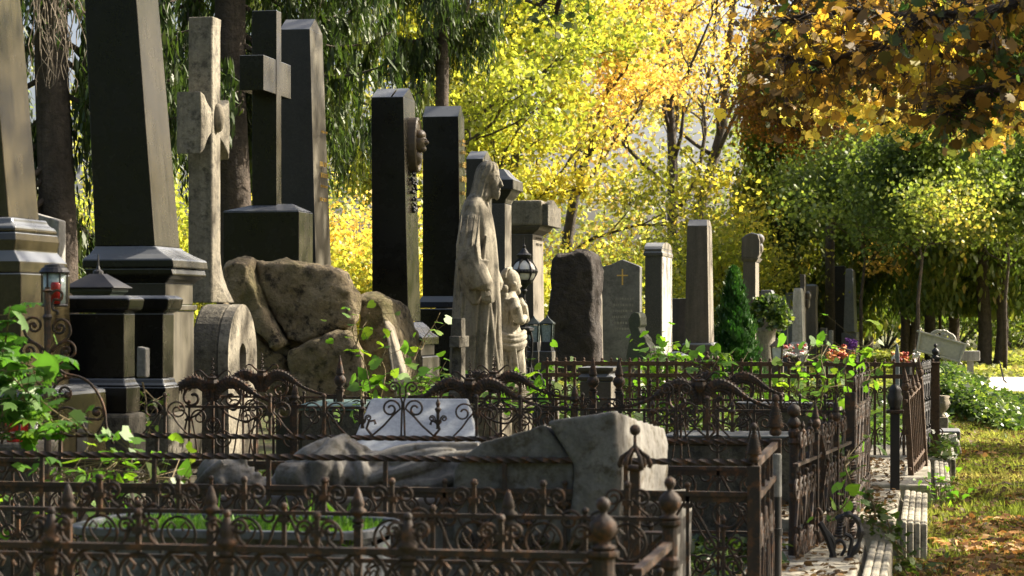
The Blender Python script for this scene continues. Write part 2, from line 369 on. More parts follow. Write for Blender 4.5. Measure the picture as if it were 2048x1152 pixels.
# horizontal scratches / engraving on shaft
# --- sandstone cross with hollow faces on a drum
c = Mon('stone_cross', 'weathered grey stone cross with flaring curved arms standing on a stone drum', 'cross', 378, 425, 441, D=15.2)
s_ = c; k = 12
def crossprof(n=22):
    rs = []
    for i in range(n + 1):
        t = i / n; py = 605 - t * (605 - 33)
        fl = 0
        if py > 500: fl = ((py - 500) / 105) ** 2.2 * 22
        xr = 425 + (2 if py < 40 else 0)
        x1 = X_at(xr, s_.Y0); x0 = X_at(376 + t * 1, s_.Y0)
        yn = s_.Y0; yf = s_.Y1 + fl * .004
        z = s_.z(py)
        h = .5 * (x0 + x1)
        rs.append([(x0, yn, z), (x1 - .012, yn, z), (x1, yn + .012, z), (x1 + fl * .0034, (yn + yf) / 2, z), (x1 + fl * .0034, yf, z), (x0, yf, z)])
    return rs
m = MB(); m.rings(crossprof()); m.build('shaft', M['cross'], c.root, bevel=.006)
# arms: saddle shaped, thinner in the middle, running along Y
m = MB(); rs = []
Xc = (s_.Xa + s_.Xb) / 2 - .01; ym = (s_.Y0 + s_.Y1) / 2; zc = s_.z(240)
ya = Y_at(405, Xc + .095); ye = Y_at(461, Xc + .095)
for i in range(17):
    t = i / 16 * 2 - 1; y = ya + (ye - ya) * i / 16
    f = abs(t) ** 1.9
    hx = .080 + .022 * f - (.02 if i in (0, 16) else 0); zt = zc + .075 + .10 * f; zb = zc - .075 - .17 * f ** .9
    rs.append([(Xc - hx, y, zb), (Xc + hx, y, zb), (Xc + hx * 1.06, y, (zb + zt) / 2), (Xc + hx, y, zt), (Xc - hx, y, zt)])
m.rings(rs); m.build('crossbar', M['cross'], c.root, smooth=False, bevel=.008)
m = MB(); m.sphere((s_.Xb + .01, ym, zc + .02), .05, 8, rz=.10); m.build('boss', M['sand'], c.root, smooth=True)
# drum: a cylinder end-on to the path, its end face flat with an arched niche
dr = Mon('tomb_drum', 'round stone tomb drum with pale flat end and arched slot under the curved cross', 'tomb', 380, 456, 514, D=14.6)
yc = (dr.Y0 + dr.Y1) / 2; hw = (dr.Y1 - dr.Y0) / 2; ztop = dr.z(608); R_ = hw
def archpts(w, zt, zb, n=14, rz=None):
    rz = rz or w; P_ = [(yc - w * .86, zb)]
    for i in range(n + 1):
        a_ = math.pi - math.pi * i / n
        P_.append((yc + w * math.cos(a_), zt - rz + rz * math.sin(a_)))
    P_.append((yc + w * .86, zb)); return P_
X0, X1 = dr.Xa, dr.Xb
outer = archpts(hw, ztop, -.05, 18, rz=.36)
m = MB(); m.rings([[(X0, y, z) for y, z in outer], [(X1 - .07, y, z) for y, z in outer]]); m.build('drum_body', M['sanddark'], dr.root, bevel=.02)
# end ring with the opening
inner0 = archpts(.075, dr.z(688), dr.z(752), 18)
def resamp(P_, n):
    return P_
m = MB(); n0 = len(outer)
ctr_z = (dr.z(688) + dr.z(752)) / 2
for X_ in (X1 - .07, X1):
    m.v += [(X_, y, z) for y, z in outer]; m.v += [(X_, y, z) for y, z in inner0]
for j in range(n0):
    j2 = (j + 1) % n0
    m.f.append((2 * n0 + j, 2 * n0 + j2, 3 * n0 + j2, 3 * n0 + j))      # face ring
    m.f.append((j, j2, 2 * n0 + j2, 2 * n0 + j)); m.f.append((n0 + j, n0 + j2, 3 * n0 + j2, 3 * n0 + j)) # outer / inner wall
m.build('end_slab', M['cross'], dr.root)
# --- black granite cross on block
bx = Mon('granite_cross', 'black granite Latin cross on a black block above the mossy boulders', 'cross', 446, 598, 626, D=17.6)
bx.part('block', 'black', [(560,), (422,)], bevel=.006)
bx.part('block_top', 'black', [(421,), (405, 500, 570, bx.W * .3)], bevel=.004)
ymx = (bx.Y0 + bx.Y1) / 2
xs0, xs1 = X_at(504, ymx - .06), X_at(553, ymx - .06)
m = MB(); m.box(xs0, xs1, ymx - .06, ymx + .075, bx.z(408), bx.z(14)); m.build('shaft', M['black'], bx.root, bevel=.004)
m = MB(); m.box(xs0 + .004, xs1 - .004, ymx - .40, ymx + .36, bx.z(184), bx.z(114)); m.build('crossbar', M['black'], bx.root, bevel=.004)
# --- dark obelisk behind it
ob = Mon('obelisk', 'dark grey obelisk with a slanting bright gable top, rising behind the granite cross', 'monument', 552, 632, 662, D=18.8)
y_in = .05
m = MB(); rb = ob.ring(None); rt_ = ob.ring(56, 556, 617)
m.rings([rb, ob.ring(530, 550, 632), rt_]); m.build('shaft', M['blackdusty'], ob.root, bevel=.004)
yr = (rt_[0][1] + rt_[2][1]) / 2 + .0; zr = ob.z(30)
m = MB(); a0, a1, a2, a3 = rt_
m.v += [a0, a1, a2, a3, (a0[0], yr, zr), (a1[0] - .01, yr, zr)]; m.f += [(0, 1, 5, 4), (2, 3, 4, 5), (1, 2, 5), (3, 0, 4)]
m.build('gable_top', M['blackdusty'], ob.root)
lines_text(ob, [(262, .02), (330, .04), (352, .04), (372, .02), (400, .03)], 'gold', .55, 5)
# --- black stele with bronze medallion
st = Mon('stele', 'tall black stele with a bronze portrait medallion and notched top', 'gravestone', 744, 812, 836, D=19.6)
rt_ = st.ring(193, 742, 806); yr = (rt_[0][1] + rt_[2][1]) / 2
st.part('shaft', 'black', [(643, 745, 817), (193, 742, 806)], bevel=.004)
m = MB(); a0, a1, a2, a3 = rt_; zr = st.z(171)
xa_, xb_ = a0[0] + .60 * (a1[0] - a0[0]), a0[0] + .66 * (a1[0] - a0[0])
for x0, x1 in ((a0[0], xa_), (xb_, a1[0])):
    n = len(m.v); m.v += [(x0, a0[1], a0[2]), (x1, a0[1], a0[2]), (x1, a2[1], a0[2]), (x0, a2[1], a0[2]), (x0, yr, zr), (x1, yr, zr)]
    m.f += [(n, n + 1, n + 5, n + 4), (n + 2, n + 3, n + 4, n + 5), (n + 1, n + 2, n + 5), (n + 3, n, n + 4)]
m.build('gable_top', M['black'], st.root)
st.part('base_moulding', 'black', [(690, 738, 850), (674, 738, 850), (666, 740, 838), (655, 742, 832), (644, 744, 820)], bevel=.008)
st.part('pedestal', 'blackdusty', [(712, 741, 842), (690, 741, 842)])
st.part('plinth', 'blackdusty', [(None, 735, 851), (713, 735, 851)], bevel=.01)
# medallion: oval disc on the +X face with a portrait relief
yM = st.Y0 + (st.Y1 - st.Y0) * .55; zM = st.z(286); xM = st.Xb
m = MB(); rs = []
for (dx, s) in ((-.03, 1), (.05, 1), (.062, .93), (.05, .84), (.05, .02)):
    rs.append([(xM + dx, yM + .14 * s * math.cos(t), zM + .245 * s * math.sin(t)) for t in [2 * math.pi * i / 28 for i in range(28)]])
m.rings(rs); me_ = m.build('medallion', M['bronze'], st.root, smooth=False)
m = MB()
def lump(m, c, r, k=9):
    rs = []
    for i in range(k + 1):
        a_ = math.pi * i / k
        rs.append([(c[0] + r[0] * math.sin(a_) * math.cos(t), c[1] + r[1] * math.sin(a_) * math.sin(t), c[2] - r[2] * math.cos(a_)) for t in [2 * math.pi * j / 12 for j in range(12)]])
    m.rings(rs)
lump(m, (xM + .05, yM, zM + .03), (.075, .075, .10)); lump(m, (xM + .12, yM - .01, zM + .02), (.03, .02, .022)); lump(m, (xM + .09, yM, zM - .035), (.035, .04, .03))
lump(m, (xM + .04, yM, zM - .11), (.05, .07, .07)); lump(m, (xM + .07, yM, zM + .085), (.05, .08, .05)); lump(m, (xM + .1, yM, zM + .052), (.028, .05, .012))
m.build('portrait_relief', M['bronze'], me_, smooth=True)
m = MB(); r_ = random.Random(4)
for i in range(46):
    t = r_.random(); y = yM + (r_.random() - .5) * .2 * (1 - t * .5); z = zM - .24 - t * .36
    m.sphere((xM + .01 + r_.random() * .01, y, z), r_.uniform(.008, .02), 5)
m.build('garland', M['ironblack'], st.root, smooth=True)
# --- second black stele, gold text
s2 = Mon('stele', 'tall black stele with worn gold lettering behind the robed statue', 'gravestone', 845, 921, 934, D=21.8)
s2.part('shaft', 'black', [(592, 845, 921), (232, 845, 916)], bevel=.004)
rt_ = s2.ring(232, 845, 916); yr = (rt_[0][1] + rt_[2][1]) / 2 - .02; zr = s2.z(209)
m = MB(); a0, a1, a2, a3 = rt_
m.v += [a0, a1, a2, a3, (a0[0], yr, zr), (a1[0], yr, zr)]; m.f += [(0, 1, 5, 4), (2, 3, 4, 5), (1, 2, 5), (3, 0, 4)]
m.build('gable_top', M['black'], s2.root)
s2.part('base_moulding', 'black', [(616, 836, 936), (604, 838, 932), (592, 844, 922)], bevel=.01)
s2.part('pedestal', 'black', [(None, 834, 938), (617, 836, 936)], bevel=.01)
s2.front_text('HESS', 333, .075, 'gold', frac=.5); s2.front_text('BAUER', 362, .075, 'gold', frac=.5)
lines_text(s2, [(283, .03), (290, .02), (306, .03), (388, .03)], 'gold', .7, 9)
# --- grey stele behind
s3 = Mon('stele', 'grey stele with bright sloping top directly behind the robed statue', 'gravestone', 932, 966, 984, D=23.5)
s3.part('shaft', 'blackdusty', [(None,), (317,)]); rt_ = s3.ring(317); yr = (rt_[0][1] + rt_[2][1]) / 2; zr = s3.z(299)
m = MB(); a0, a1, a2, a3 = rt_
m.v += [a0, a1, a2, a3, (a0[0], yr, zr), (a1[0], yr, zr)]; m.f += [(0, 1, 5, 4), (2, 3, 4, 5), (1, 2, 5), (3, 0, 4)]
m.build('gable_top', M['blackdusty'], s3.root)
# --- dark pillar with cap
s4 = Mon('pillar', 'dark speckled granite pillar with an overhanging moulded cap', 'monument', 972, 1010, 1023, D=25)
s4.part('shaft', 'darkgrain', [(None,), (407,)])
s4.part('capital', 'blackdusty', [(407,), (398, 965, 1013), (390, 962, 1020), (380, 955, 1027)], bevel=.008)
s4.part('cap', 'blackdusty', [(380, 953, 1030), (359, 953, 1030)], bevel=.01)
s4.part('cap_roof', 'blackdusty', [(359, 955, 1027), (352, 965, 1018), (340, 978, 1008), (337, 980, 1006)], bevel=.005)
# --- sandstone monument with heavy head
s5 = Mon('monument', 'sandstone monument with a heavy block head and stepped cornice', 'monument', 1018, 1068, 1088, D=27.5)
s5.part('shaft', 'brownstone', [(None, 1010, 1070), (468, 1012, 1066)])
s5.part('cornice', 'brownstone', [(468, 1014, 1066), (460, 1008, 1078), (452, 1004, 1084)], bevel=.008)
s5.part('head', 'sand', [(452, 1002, 1087), (401, 1002, 1087)], bevel=.03)
m = MB(); m.prismx([(s5.Y0 - .08, s5.z(452)), (s5.Y1 + .16, s5.z(452)), (s5.Y1 + .16, s5.z(410)), (s5.Y1, s5.z(412)), ((s5.Y0 + s5.Y1) / 2, s5.z(398)), (s5.Y0, s5.z(412)), (s5.Y0 - .08, s5.z(408))], s5.Xb + .10, s5.Xb + .19)
m.build('relief_front', M['sanddark'], s5.root, bevel=.01)
lines_text(s5, [(478, .03), (490, .03)], 'sanddark', .8, 4)
# --- small foreground cross
sc = Mon('stone_cross', 'small plain grey stone cross on a stepped foot in front of the robed statue', 'cross', 903, 923, 931, D=12.8)
sc.part('shaft', 'sanddark', [(782,), (636,)], bevel=.006)
m = MB(); yc_ = (sc.Y0 + sc.Y1) / 2; m.box(sc.Xa + .002, sc.Xb + .004, yc_ - .13, yc_ + .14, sc.z(695), sc.z(672)); m.build('crossbar', M['sanddark'], sc.root, bevel=.006)
sc.part('foot', 'sanddark', [(812, 898, 934), (786, 898, 934), (776, 902, 926)], bevel=.008)
sc.part('block', 'bluestone', [(None, 899, 936), (813, 899, 936)], bevel=.01)
# --- pale leaning plate
p0 = G(705, 884, 11.6); p1 = G(950, 884, 11.6); q0 = G(742, 797, 11.9); q1 = G(934, 798, 11.9)
m = MB(); fr = [G(672, 960, 11.4), G(978, 960, 11.4), q1, q0]
bk = [v + Vector((0, .05, 0)) for v in fr]; m.rings([fr, bk])
tag(m.build('grave_plate', M['plate'], bevel=.008), 'smooth pale blue-grey marble plate leaning behind the wrought iron hearts', 'grave plate')
# --- leaning slab by the rocks
ls = [G(768, 640, 16.2), G(781, 655, 16.2), G(822, 800, 15.9), G(790, 800, 15.9)]
m = MB(); m.rings([ls, [v + Vector((-.05, .34, .0)) for v in ls]])
tag(m.build('leaning_slab', M['sand'], bevel=.015), 'narrow pale slab leaning against the small brown rock', 'stone slab')

# ---------------------------------------------------------------- stones further back
e = Mon('stele', 'blue-grey marble headstone with a pointed ogee top and a gold cross', 'gravestone', 1197, 1280, 1286, D=29)
P_ = []
for i in range(13):
    t = i / 12; xx = 1197 + 83 * t; u = abs(t - .55) / (.55 if t < .55 else .45)
    P_.append((X_at(xx, e.Y0), e.z(517 + 16 * u ** .75 + (4 * math.sin(u * math.pi)) * (.6 if t < .55 else -.3))))
poly = [(e.Xa, -.05), (e.Xb, -.05)] + [(x, z) for x, z in reversed(P_)]
m = MB(); m.prism(poly, e.Y0, e.Y0 + .22); m.build('slab', M['cloudy'], e.root, bevel=.012)
m = MB(); cx_ = X_at(1245, e.Y0); m.box(cx_ - .009, cx_ + .009, e.Y0 - .012, e.Y0, e.z(570), e.z(538)); m.box(cx_ - .072, cx_ + .072, e.Y0 - .011, e.Y0 - .001, e.z(552), e.z(549.5))
m.build('gold_cross', M['gold'], e.root)
m = MB(); r_ = random.Random(2)
for row in range(6):
    z = e.z(600 + row * 12); x = X_at(1222 + r_.random() * 8, e.Y0)
    while x < X_at(1266, e.Y0): w_ = r_.uniform(.01, .03); m.box(x, x + w_, e.Y0 - .003, e.Y0 + .002, z, z + .03); x += w_ + .012
m.build('inscription', M['grey'], e.root)
# green cut-out stone (side view of a stepped stele)
gpts = [(1256, 640), (1262, 628), (1268, 624), (1277, 626), (1280, 634), (1281, 650), (1277, 655), (1282, 668), (1290, 676), (1292, 684), (1300, 696), (1306, 740), (1284, 740), (1276, 725), (1268, 718), (1258, 730), (1256, 740), (1252, 712), (1256, 690), (1262, 668), (1258, 655)]
D_ = 23.5; m = MB(); fp = [G(x, y, D_) for x, y in gpts]
m.rings([fp, [v + Vector((.045, .20, 0)) for v in fp]])
tag(m.build('cutout_stone', M['greenstone'], bevel=.01), 'small mossy green grave marker with a rounded head and stepped side', 'grave marker')
f = Mon('stele', 'speckled grey stele with a rounded bright top and banded neck', 'gravestone', 1290, 1323, 1343, D=31)
f.part('shaft', 'darkgrain', [(None,), (512,)])
f.part('band', 'darkgrain', [(512, 1287, 1326), (505, 1287, 1326), (503, 1289, 1324), (497, 1289, 1324)], bevel=.01)
m = MB(); pr = []
for i in range(11):
    a_ = math.pi * i / 10; pr.append(((f.Y0 + f.Y1) / 2 - (f.Y1 - f.Y0) / 2 * math.cos(a_), f.z(497) + .10 * math.sin(a_)))
m.prismx(pr, f.Xa - .01, f.Xb + .01); m.build('rounded_top', M['darkgrain'], f.root)
f.part('front_slab', 'pale', [(None, 1316, 1325, .01), (507, 1316, 1324.5, .01)])
h = Mon('headstone', 'low plain dark grey headstone between the banded stele and the brown obelisk', 'gravestone', 1342, 1374, 1380, D=34)
h.part('slab', 'brownstone', [(None,), (597,)])
k_ = Mon('obelisk', 'tall square brown pillar with a bright slanting top, centre of the row', 'monument', 1370, 1417, 1427, D=33)
k_.part('shaft', 'brownstone', [(686, 1369, 1418), (451, 1374, 1414)])
k_.part('top', 'brownstone', [(451, 1374, 1414), (438, 1376, 1412, .16)], bevel=.004)
k_.part('plinth', 'brownstone', [(None, 1362, 1428), (690, 1364, 1425), (686, 1366, 1422)], bevel=.01)
cl = Mon('monument', 'brown stone column with a bracketed shield head beside the dwarf conifer', 'monument', 1485, 1511, 1518, D=42)
cl.part('shaft', 'brownstone', [(None, 1486, 1511), (524, 1486, 1511)])
cl.part('neck', 'brownstone', [(524, 1485, 1512), (516, 1481, 1518)], bevel=.01)
m = MB(); hx = [(X_at(x, cl.Y0), cl.z(y)) for x, y in ((1483, 516), (1516, 516), (1520, 508), (1520, 482), (1516, 468), (1502, 465), (1492, 470), (1484, 476))]
m.prism(hx, cl.Y0 - .05, cl.Y0 + .4); m.build('head', M['brownstone'], cl.root, bevel=.02)
m = MB(); m.sphere((cl.Xb + .06, cl.Y0 + .1, cl.z(478)), .1, 8); m.sphere((cl.Xb + .06, cl.Y0 + .1, cl.z(496)), .08, 8, rz=.12); m.build('carving', M['brownstone'], cl.root, smooth=True)
# far group: (name,label,xa,xb,xc,D,rows,mat)
far = [
 ('headstone', 'grey headstone with a bright curved top just behind the ivy stump', 1524, 1543, 1548, 44, [(None, 1524, 1543), (598, 1524, 1543), (590, 1520, 1546), (580, 1522, 1542)], 'brownstone'),
 ('headstone', 'narrow dark headstone with a pale chamfered top right of the ivy stump', 1562, 1574, 1576, 48, [(None, 1560, 1575), (622, 1561, 1574), (614, 1561, 1574)], 'bluestone'),
 ('headstone', 'blue-grey headstone half hidden behind the white obelisk', 1571, 1584, 1586, 56, [(None,), (585,)], 'bluegrey'),
 ('obelisk', 'short white stone obelisk on a square base among small far graves', 1585, 1605, 1610, 47, [(None, 1578, 1611), (688, 1579, 1610), (684, 1584, 1606), (585, 1586, 1603), (576, 1588, 1601)], 'pale'),
 ('headstone', 'brownish headstone with a rounded scroll top behind the small far cross', 1612, 1630, 1634, 52, [(None, 1609, 1634), (600, 1611, 1631), (584, 1609, 1633), (572, 1610, 1633), (568, 1614, 1629)], 'brownstone'),
 ('headstone', 'short grey headstone in front of the blue-grey obelisk, leftmost of the small three', 1640, 1652, 1655, 53, [(None,), (660,), (656,)], 'grey'),
 ('headstone', 'very slim grey headstone with a pale top between the short far ones', 1657, 1664, 1667, 52, [(None,), (664,), (661,)], 'grey'),
 ('headstone', 'grey headstone with a light top standing taller behind the short far pair', 1657, 1666, 1671, 57, [(None,), (644,), (640,)], 'grey'),
 ('headstone', 'tall matte black slab behind the blue-grey obelisk under the thujas', 1665, 1690, 1693, 62, [(None,), (532,)], 'blackdusty'),
 ('obelisk', 'blue-grey tapering obelisk on a square block, farthest right of the row', 1686, 1708, 1714, 58, [(664, 1687, 1709), (541, 1691, 1705), (537, 1693, 1703)], 'bluegrey'),
]
for nm, lab, xa, xb, xc, D, rows, mt in far:
    q = Mon(nm, lab, 'gravestone', xa, xb, xc, D=D)
    q.part('slab' if nm == 'headstone' else 'shaft', mt, rows, bevel=.01)
    if D == 58: q.part('plinth', 'bluegrey', [(None, 1683, 1713), (666, 1683, 1713)], bevel=.01)
cr = Mon('stone_cross', 'small weathered stone cross rising behind the white obelisk', 'cross', 1600, 1609, 1612, D=50)
cr.part('shaft', 'brownstone', [(None,), (549,)])
m = MB(); yy = (cr.Y0 + cr.Y1) / 2; m.box(cr.Xa + .003, cr.Xb + .002, yy - .35, yy + .35, cr.z(585), cr.z(574)); m.build('crossbar', M['brownstone'], cr.root, bevel=.01)
m = MB(); lump(m, (cr.Xb + .06, yy, cr.z(592)), (.07, .07, .12)); lump(m, (cr.Xb + .05, yy, cr.z(606)), (.06, .07, .14)); m.build('carved_figure', M['brownstone'], cr.root, smooth=True)
# short tomb box with slab lid seen through the back fence
t1 = Mon('tomb_chest', 'brown stone tomb chest with a moulded lid just in front of the picket fence', 'tomb', 1158, 1222, 1238, D=16.6)
t1.part('lid', 'brownstone', [(762, 1158, 1226), (754, 1156, 1228), (748, 1162, 1216), (742, 1157, 1226), (735, 1156, 1228)], bevel=.006)
t1.part('chest', 'brownstone', [(None, 1160, 1222), (763, 1160, 1222)])
# tomb kerbs/slabs visible through the irons
for (xa, xb, py, D, lab) in ((1328, 1672, 873, 13.1, 'long low stone tomb slab littered with dry leaves, behind the front railings'),
                             (1470, 1680, 806, 15.6, 'farther long stone tomb slab seen over the acanthus crest')):
    q = Mon('tomb_slab', lab, 'tomb slab', xa, xb, xb, D=D, dx=.55)
    q.part('slab', 'brownstone', [(py + 19,), (py,)], bevel=.01)
    q.part('chest', 'sanddark', [(None, xa + 6, xb - 8), (py + 20, xa + 6, xb - 8)])
q = Mon('tomb_slab', 'teal-green metal tomb lid behind the left acanthus crest', 'tomb slab', 596, 722, 728, D=14.0, dx=.6)
q.part('lid', 'teal', [(822,), (812,), (806, 612, 708)], bevel=.01); q.part('chest', 'sanddark', [(None, 602, 718), (823, 602, 718)])

# ---------------------------------------------------------------- lantern stands
def lantern(x, y, z, w, h, mat, glass, root, roof='ironblack'):
    m = MB(); hw = w / 2
    for sx in (-1, 1):
        for sy in (-1, 1):
            m.rings([[(x + sx * hw * f + dx, y + sy * hw * f + dy, zz) for dx, dy in ((-.008, -.008), (.008, -.008), (.008, .008), (-.008, .008))] for f, zz in ((.82, z), (1, z + h))])
    m.box(x - hw * .9, x + hw * .9, y - hw * .9, y + hw * .9, z - .02, z)
    m.build('frame', M[mat], root)
    m = MB(); m.rings([[(x + sx * hw * f, y + sy * hw * f, zz) for sx, sy in ((-1, -1), (1, -1), (1, 1), (-1, 1))] for f, zz in ((.78, z + .002), (.96, z + h - .004))]); m.build('pane', M[glass], root)
    m = MB(); m.rings([[(x + sx * hw * f, y + sy * hw * f, zz) for sx, sy in ((-1, -1), (1, -1), (1, 1), (-1, 1))] for f, zz in ((1.25, z + h), (1.28, z + h + .012), (.55, z + h + .055), (.3, z + h + .07), (.05, z + h + .10))]); m.build('roof', M[roof], root, bevel=.004)
for (px, py, D, lab) in ((1093, 684, 24.3, 'dark granite post with a glazed grave lantern, right one beside the boulder'), (1066, 684, 24.9, 'dark granite post with a glazed grave lantern, half hidden behind the iron lamp')):
    p = G(px, py, D); q = Mon('lantern_post', lab, 'grave lantern', px - 15, px + 11, px + 18, D=D, group='granite lantern posts')
    q.part('post', 'darkgrain', [(None, px - 18, px + 18), (768, px - 18, px + 18), (760, px - 15, px + 12), (702, px - 15, px + 11)], bevel=.01)
    q.part('neck', 'ironblack', [(702, px - 13, px + 9), (684, px - 12, px + 8)], bevel=.004)
    lantern((q.Xa + q.Xb) / 2, (q.Y0 + q.Y1) / 2, p.z, .125, .19, 'copper', 'glass', q.root, 'copper')
# patina lantern on the black pedestal
p = G(180, 594, 12.0); r0 = empty('grave_lantern', p, 0, 'squat dark green metal lantern roof with a spike on the black pedestal', 'lantern')
m = MB(); hw = .135
def sq(f, z): return [(p.x + sx * hw * f, p.y + .12 + sy * hw * f, p.z + z) for sx, sy in ((-1, -1), (1, -1), (1, 1), (-1, 1))]
m.rings([sq(.78, 0), sq(.78, .012), sq(.92, .03), sq(.94, .045)]); m.build('body', M['copper'], r0, bevel=.003)
m = MB(); m.rings([sq(1.05, .046), sq(1.06, .052), sq(.6, .095), sq(.28, .125)]); m.build('roof', M['ironblack'], r0, bevel=.003)
m = MB(); m.lathe(p.x, p.y + .12, [(.03, p.z + .125), (.028, p.z + .14), (.012, p.z + .15), (.006, p.z + .17), (.003, p.z + .23)]); m.build('finial', M['ironblack'], r0)
# round black lantern with red candle in front of the brown obelisk base
p = G(109, 608, 9.9); r0 = empty('grave_lantern', (p.x, p.y, p.z), 0, 'round black lantern with a red candle glass on the scrolled iron stand', 'lantern')
m = MB(); m.lathe(p.x, p.y, [(.062, p.z + .135), (.068, p.z + .14), (.060, p.z + .15), (.056, p.z + .158), (.045, p.z + .163), (.043, p.z + .172), (.01, p.z + .178)], 20); m.build('lid', M['ironblack'], r0, smooth=False)
m = MB()
for i in range(6):
    t = i * math.pi / 3 + .3; m.tube([(p.x + .055 * math.cos(t), p.y + .055 * math.sin(t), p.z), (p.x + .055 * math.cos(t), p.y + .055 * math.sin(t), p.z + .14)], .004, 5)
m.lathe(p.x, p.y, [(.055, p.z - .012), (.06, p.z - .006), (.055, p.z)], 16); m.build('frame', M['ironblack'], r0)
m = MB(); m.lathe(p.x, p.y, [(.05, p.z), (.05, p.z + .135)], 16); m.build('glass', M['glass'], r0, smooth=True)
m = MB(); m.lathe(p.x + .02, p.y - .035, [(.022, p.z), (.024, p.z + .085), (.02, p.z + .095)], 12); m.build('candle', M['redglass'], r0, smooth=True)
for (px, py, D, lab) in ((1554, 738, 24.5, 'small brass-framed lantern with white panes in front of the ivy stump'),):
    p = G(px, py, D); r0 = empty('grave_lantern', (p.x, p.y, p.z), 0, lab, 'lantern')
    m = MB(); m.box(p.x - .07, p.x + .07, p.y - .07, p.y + .07, 0, p.z + .08); m.build('base', M['brownstone'], r0, bevel=.01)
    lantern(p.x, p.y, p.z + .11, .12, .13, 'bronze', 'water', r0, 'bronze')
# low pale lantern cap by the banded stele
p = G(1352, 724, 24.2); r0 = empty('grave_lantern', (p.x, p.y, p.z), 0, 'low lantern with a pale pyramid lid at the foot of the banded stele', 'lantern')
m = MB(); m.box(p.x - .06, p.x + .06, p.y - .06, p.y + .06, 0, p.z + .06); m.build('body', M['ironblack'], r0)
m = MB(); m.rings([[(p.x + sx * f, p.y + sy * f, p.z + zz) for sx, sy in ((-1, -1), (1, -1), (1, 1), (-1, 1))] for f, zz in ((.13, .06), (.13, .068), (.02, .115))]); m.build('roof', M['bluegrey'], r0)
# ---------------------------------------------------------------- ornate globe lamp
p = G(1048, 790, 20.3); r0 = empty('globe_lamp', (p.x, p.y, 0), 0, 'ornate black wrought iron grave lamp with a white opal globe', 'lamp')
k1 = 20.3 / FPX
def zz(py): return ZH(py, 20.3)
m = MB(); m.sphere((p.x, p.y, zz(543)), 23.5 * k1, 14, rz=24 * k1); m.build('globe', M['globe'], r0, smooth=True)
m = MB()
m.lathe(p.x, p.y, [(25.5 * k1, zz(547)), (26.5 * k1, zz(543)), (25.5 * k1, zz(539)), (24 * k1, zz(543))], 24)
for i in range(24):
    t = i * math.pi / 12; m.sphere((p.x + 26 * k1 * math.cos(t), p.y + 26 * k1 * math.sin(t), zz(543)), 2.2 * k1, 4)
for i in range(6):      # straps with leaf swellings over the globe
    t = i * math.pi / 3 + .25; pts = []; rr_ = []
    for j in range(15):
        a_ = math.pi * j / 14; pts.append((p.x + 24.6 * k1 * math.sin(a_) * math.cos(t), p.y + 24.6 * k1 * math.sin(a_) * math.sin(t), zz(543) + 25 * k1 * math.cos(a_)))
        rr_.append(k1 * (1.2 + 2.6 * abs(math.sin(3 * a_)) ** 3))
    m.tube(pts, rr_, 6)
m.build('globe_cage', M['ironblack'], r0)
m = MB(); m.lathe(p.x, p.y, [(9 * k1, zz(522)), (10 * k1, zz(518)), (14 * k1, zz(514)), (16 * k1, zz(510)), (10 * k1, zz(506)), (6 * k1, zz(500)), (3 * k1, zz(496)), (3.5 * k1, zz(492)), (1.2 * k1, zz(489)), (.6 * k1, zz(474))], 16); m.build('crown_cap', M['ironblack'], r0, smooth=False)
m = MB(); m.lathe(p.x, p.y, [(19 * k1, zz(560)), (17 * k1, zz(566)), (8 * k1, zz(572)), (5 * k1, zz(578)), (7 * k1, zz(582)), (2.5 * k1, zz(588)), (3 * k1, zz(600)), (5 * k1, zz(604)), (2.5 * k1, zz(610)), (3 * k1, zz(622)), (7 * k1, zz(628)), (4 * k1, zz(640)), (9 * k1, zz(646)), (6 * k1, zz(652)), (5 * k1, -.02)], 12); m.build('stem', M['ironblack'], r0)
def spiral(cx, cz, r0_, r1, a0, turns, n=28):
    return [(cx + (r0_ + (r1 - r0_) * (i / n) ** .8) * math.cos(a0 + turns * 2 * math.pi * i / n), cz + (r0_ + (r1 - r0_) * (i / n) ** .8) * math.sin(a0 + turns * 2 * math.pi * i / n)) for i in range(n + 1)]
m = MB()
for t in (0, math.pi / 2, math.pi, 3 * math.pi / 2):
    for (rx, py, r_, w_) in ((9, 640, 7, 1.2), (12, 660, 9, 1.5), (15, 690, 11, 1.6), (14, 720, 10, 1.6), (17, 745, 10, 2.2)):
        for sg in (1, -1):
            pts = [(p.x + (rx * k1 + u) * math.cos(t + .4), p.y + (rx * k1 + u) * math.sin(t + .4), zz(py) + v) for u, v in spiral(0, 0, r_ * k1, 1.5 * k1, math.pi / 2 * sg, 1.4 * sg)]
            m.tube(pts, w_ * k1, 5)
    # curling legs
    pts = [(p.x + u * k1 * math.cos(t + .4), p.y + u * k1 * math.sin(t + .4), zz(v)) for u, v in ((12, 655), (17, 680), (16, 705), (13, 730), (18, 755), (28, 765), (34, 760), (34, 750), (28, 747), (25, 752))]
    m.tube(pts, [k1 * q for q in (2.4, 2.6, 3, 3.4, 4.4, 5, 4.4, 3.6, 3, 2)], 7)
m.build('scrollwork', M['ironblack'], r0)
m = MB(); m.lathe(p.x, p.y, [(14 * k1, zz(664)), (20 * k1, zz(661)), (20 * k1, zz(656)), (12 * k1, zz(653))], 8); m.box(p.x - 14 * k1, p.x + 14 * k1, p.y - 14 * k1, p.y + 14 * k1, -.02, zz(735)); m.build('tiers', M['ironblack'], r0)
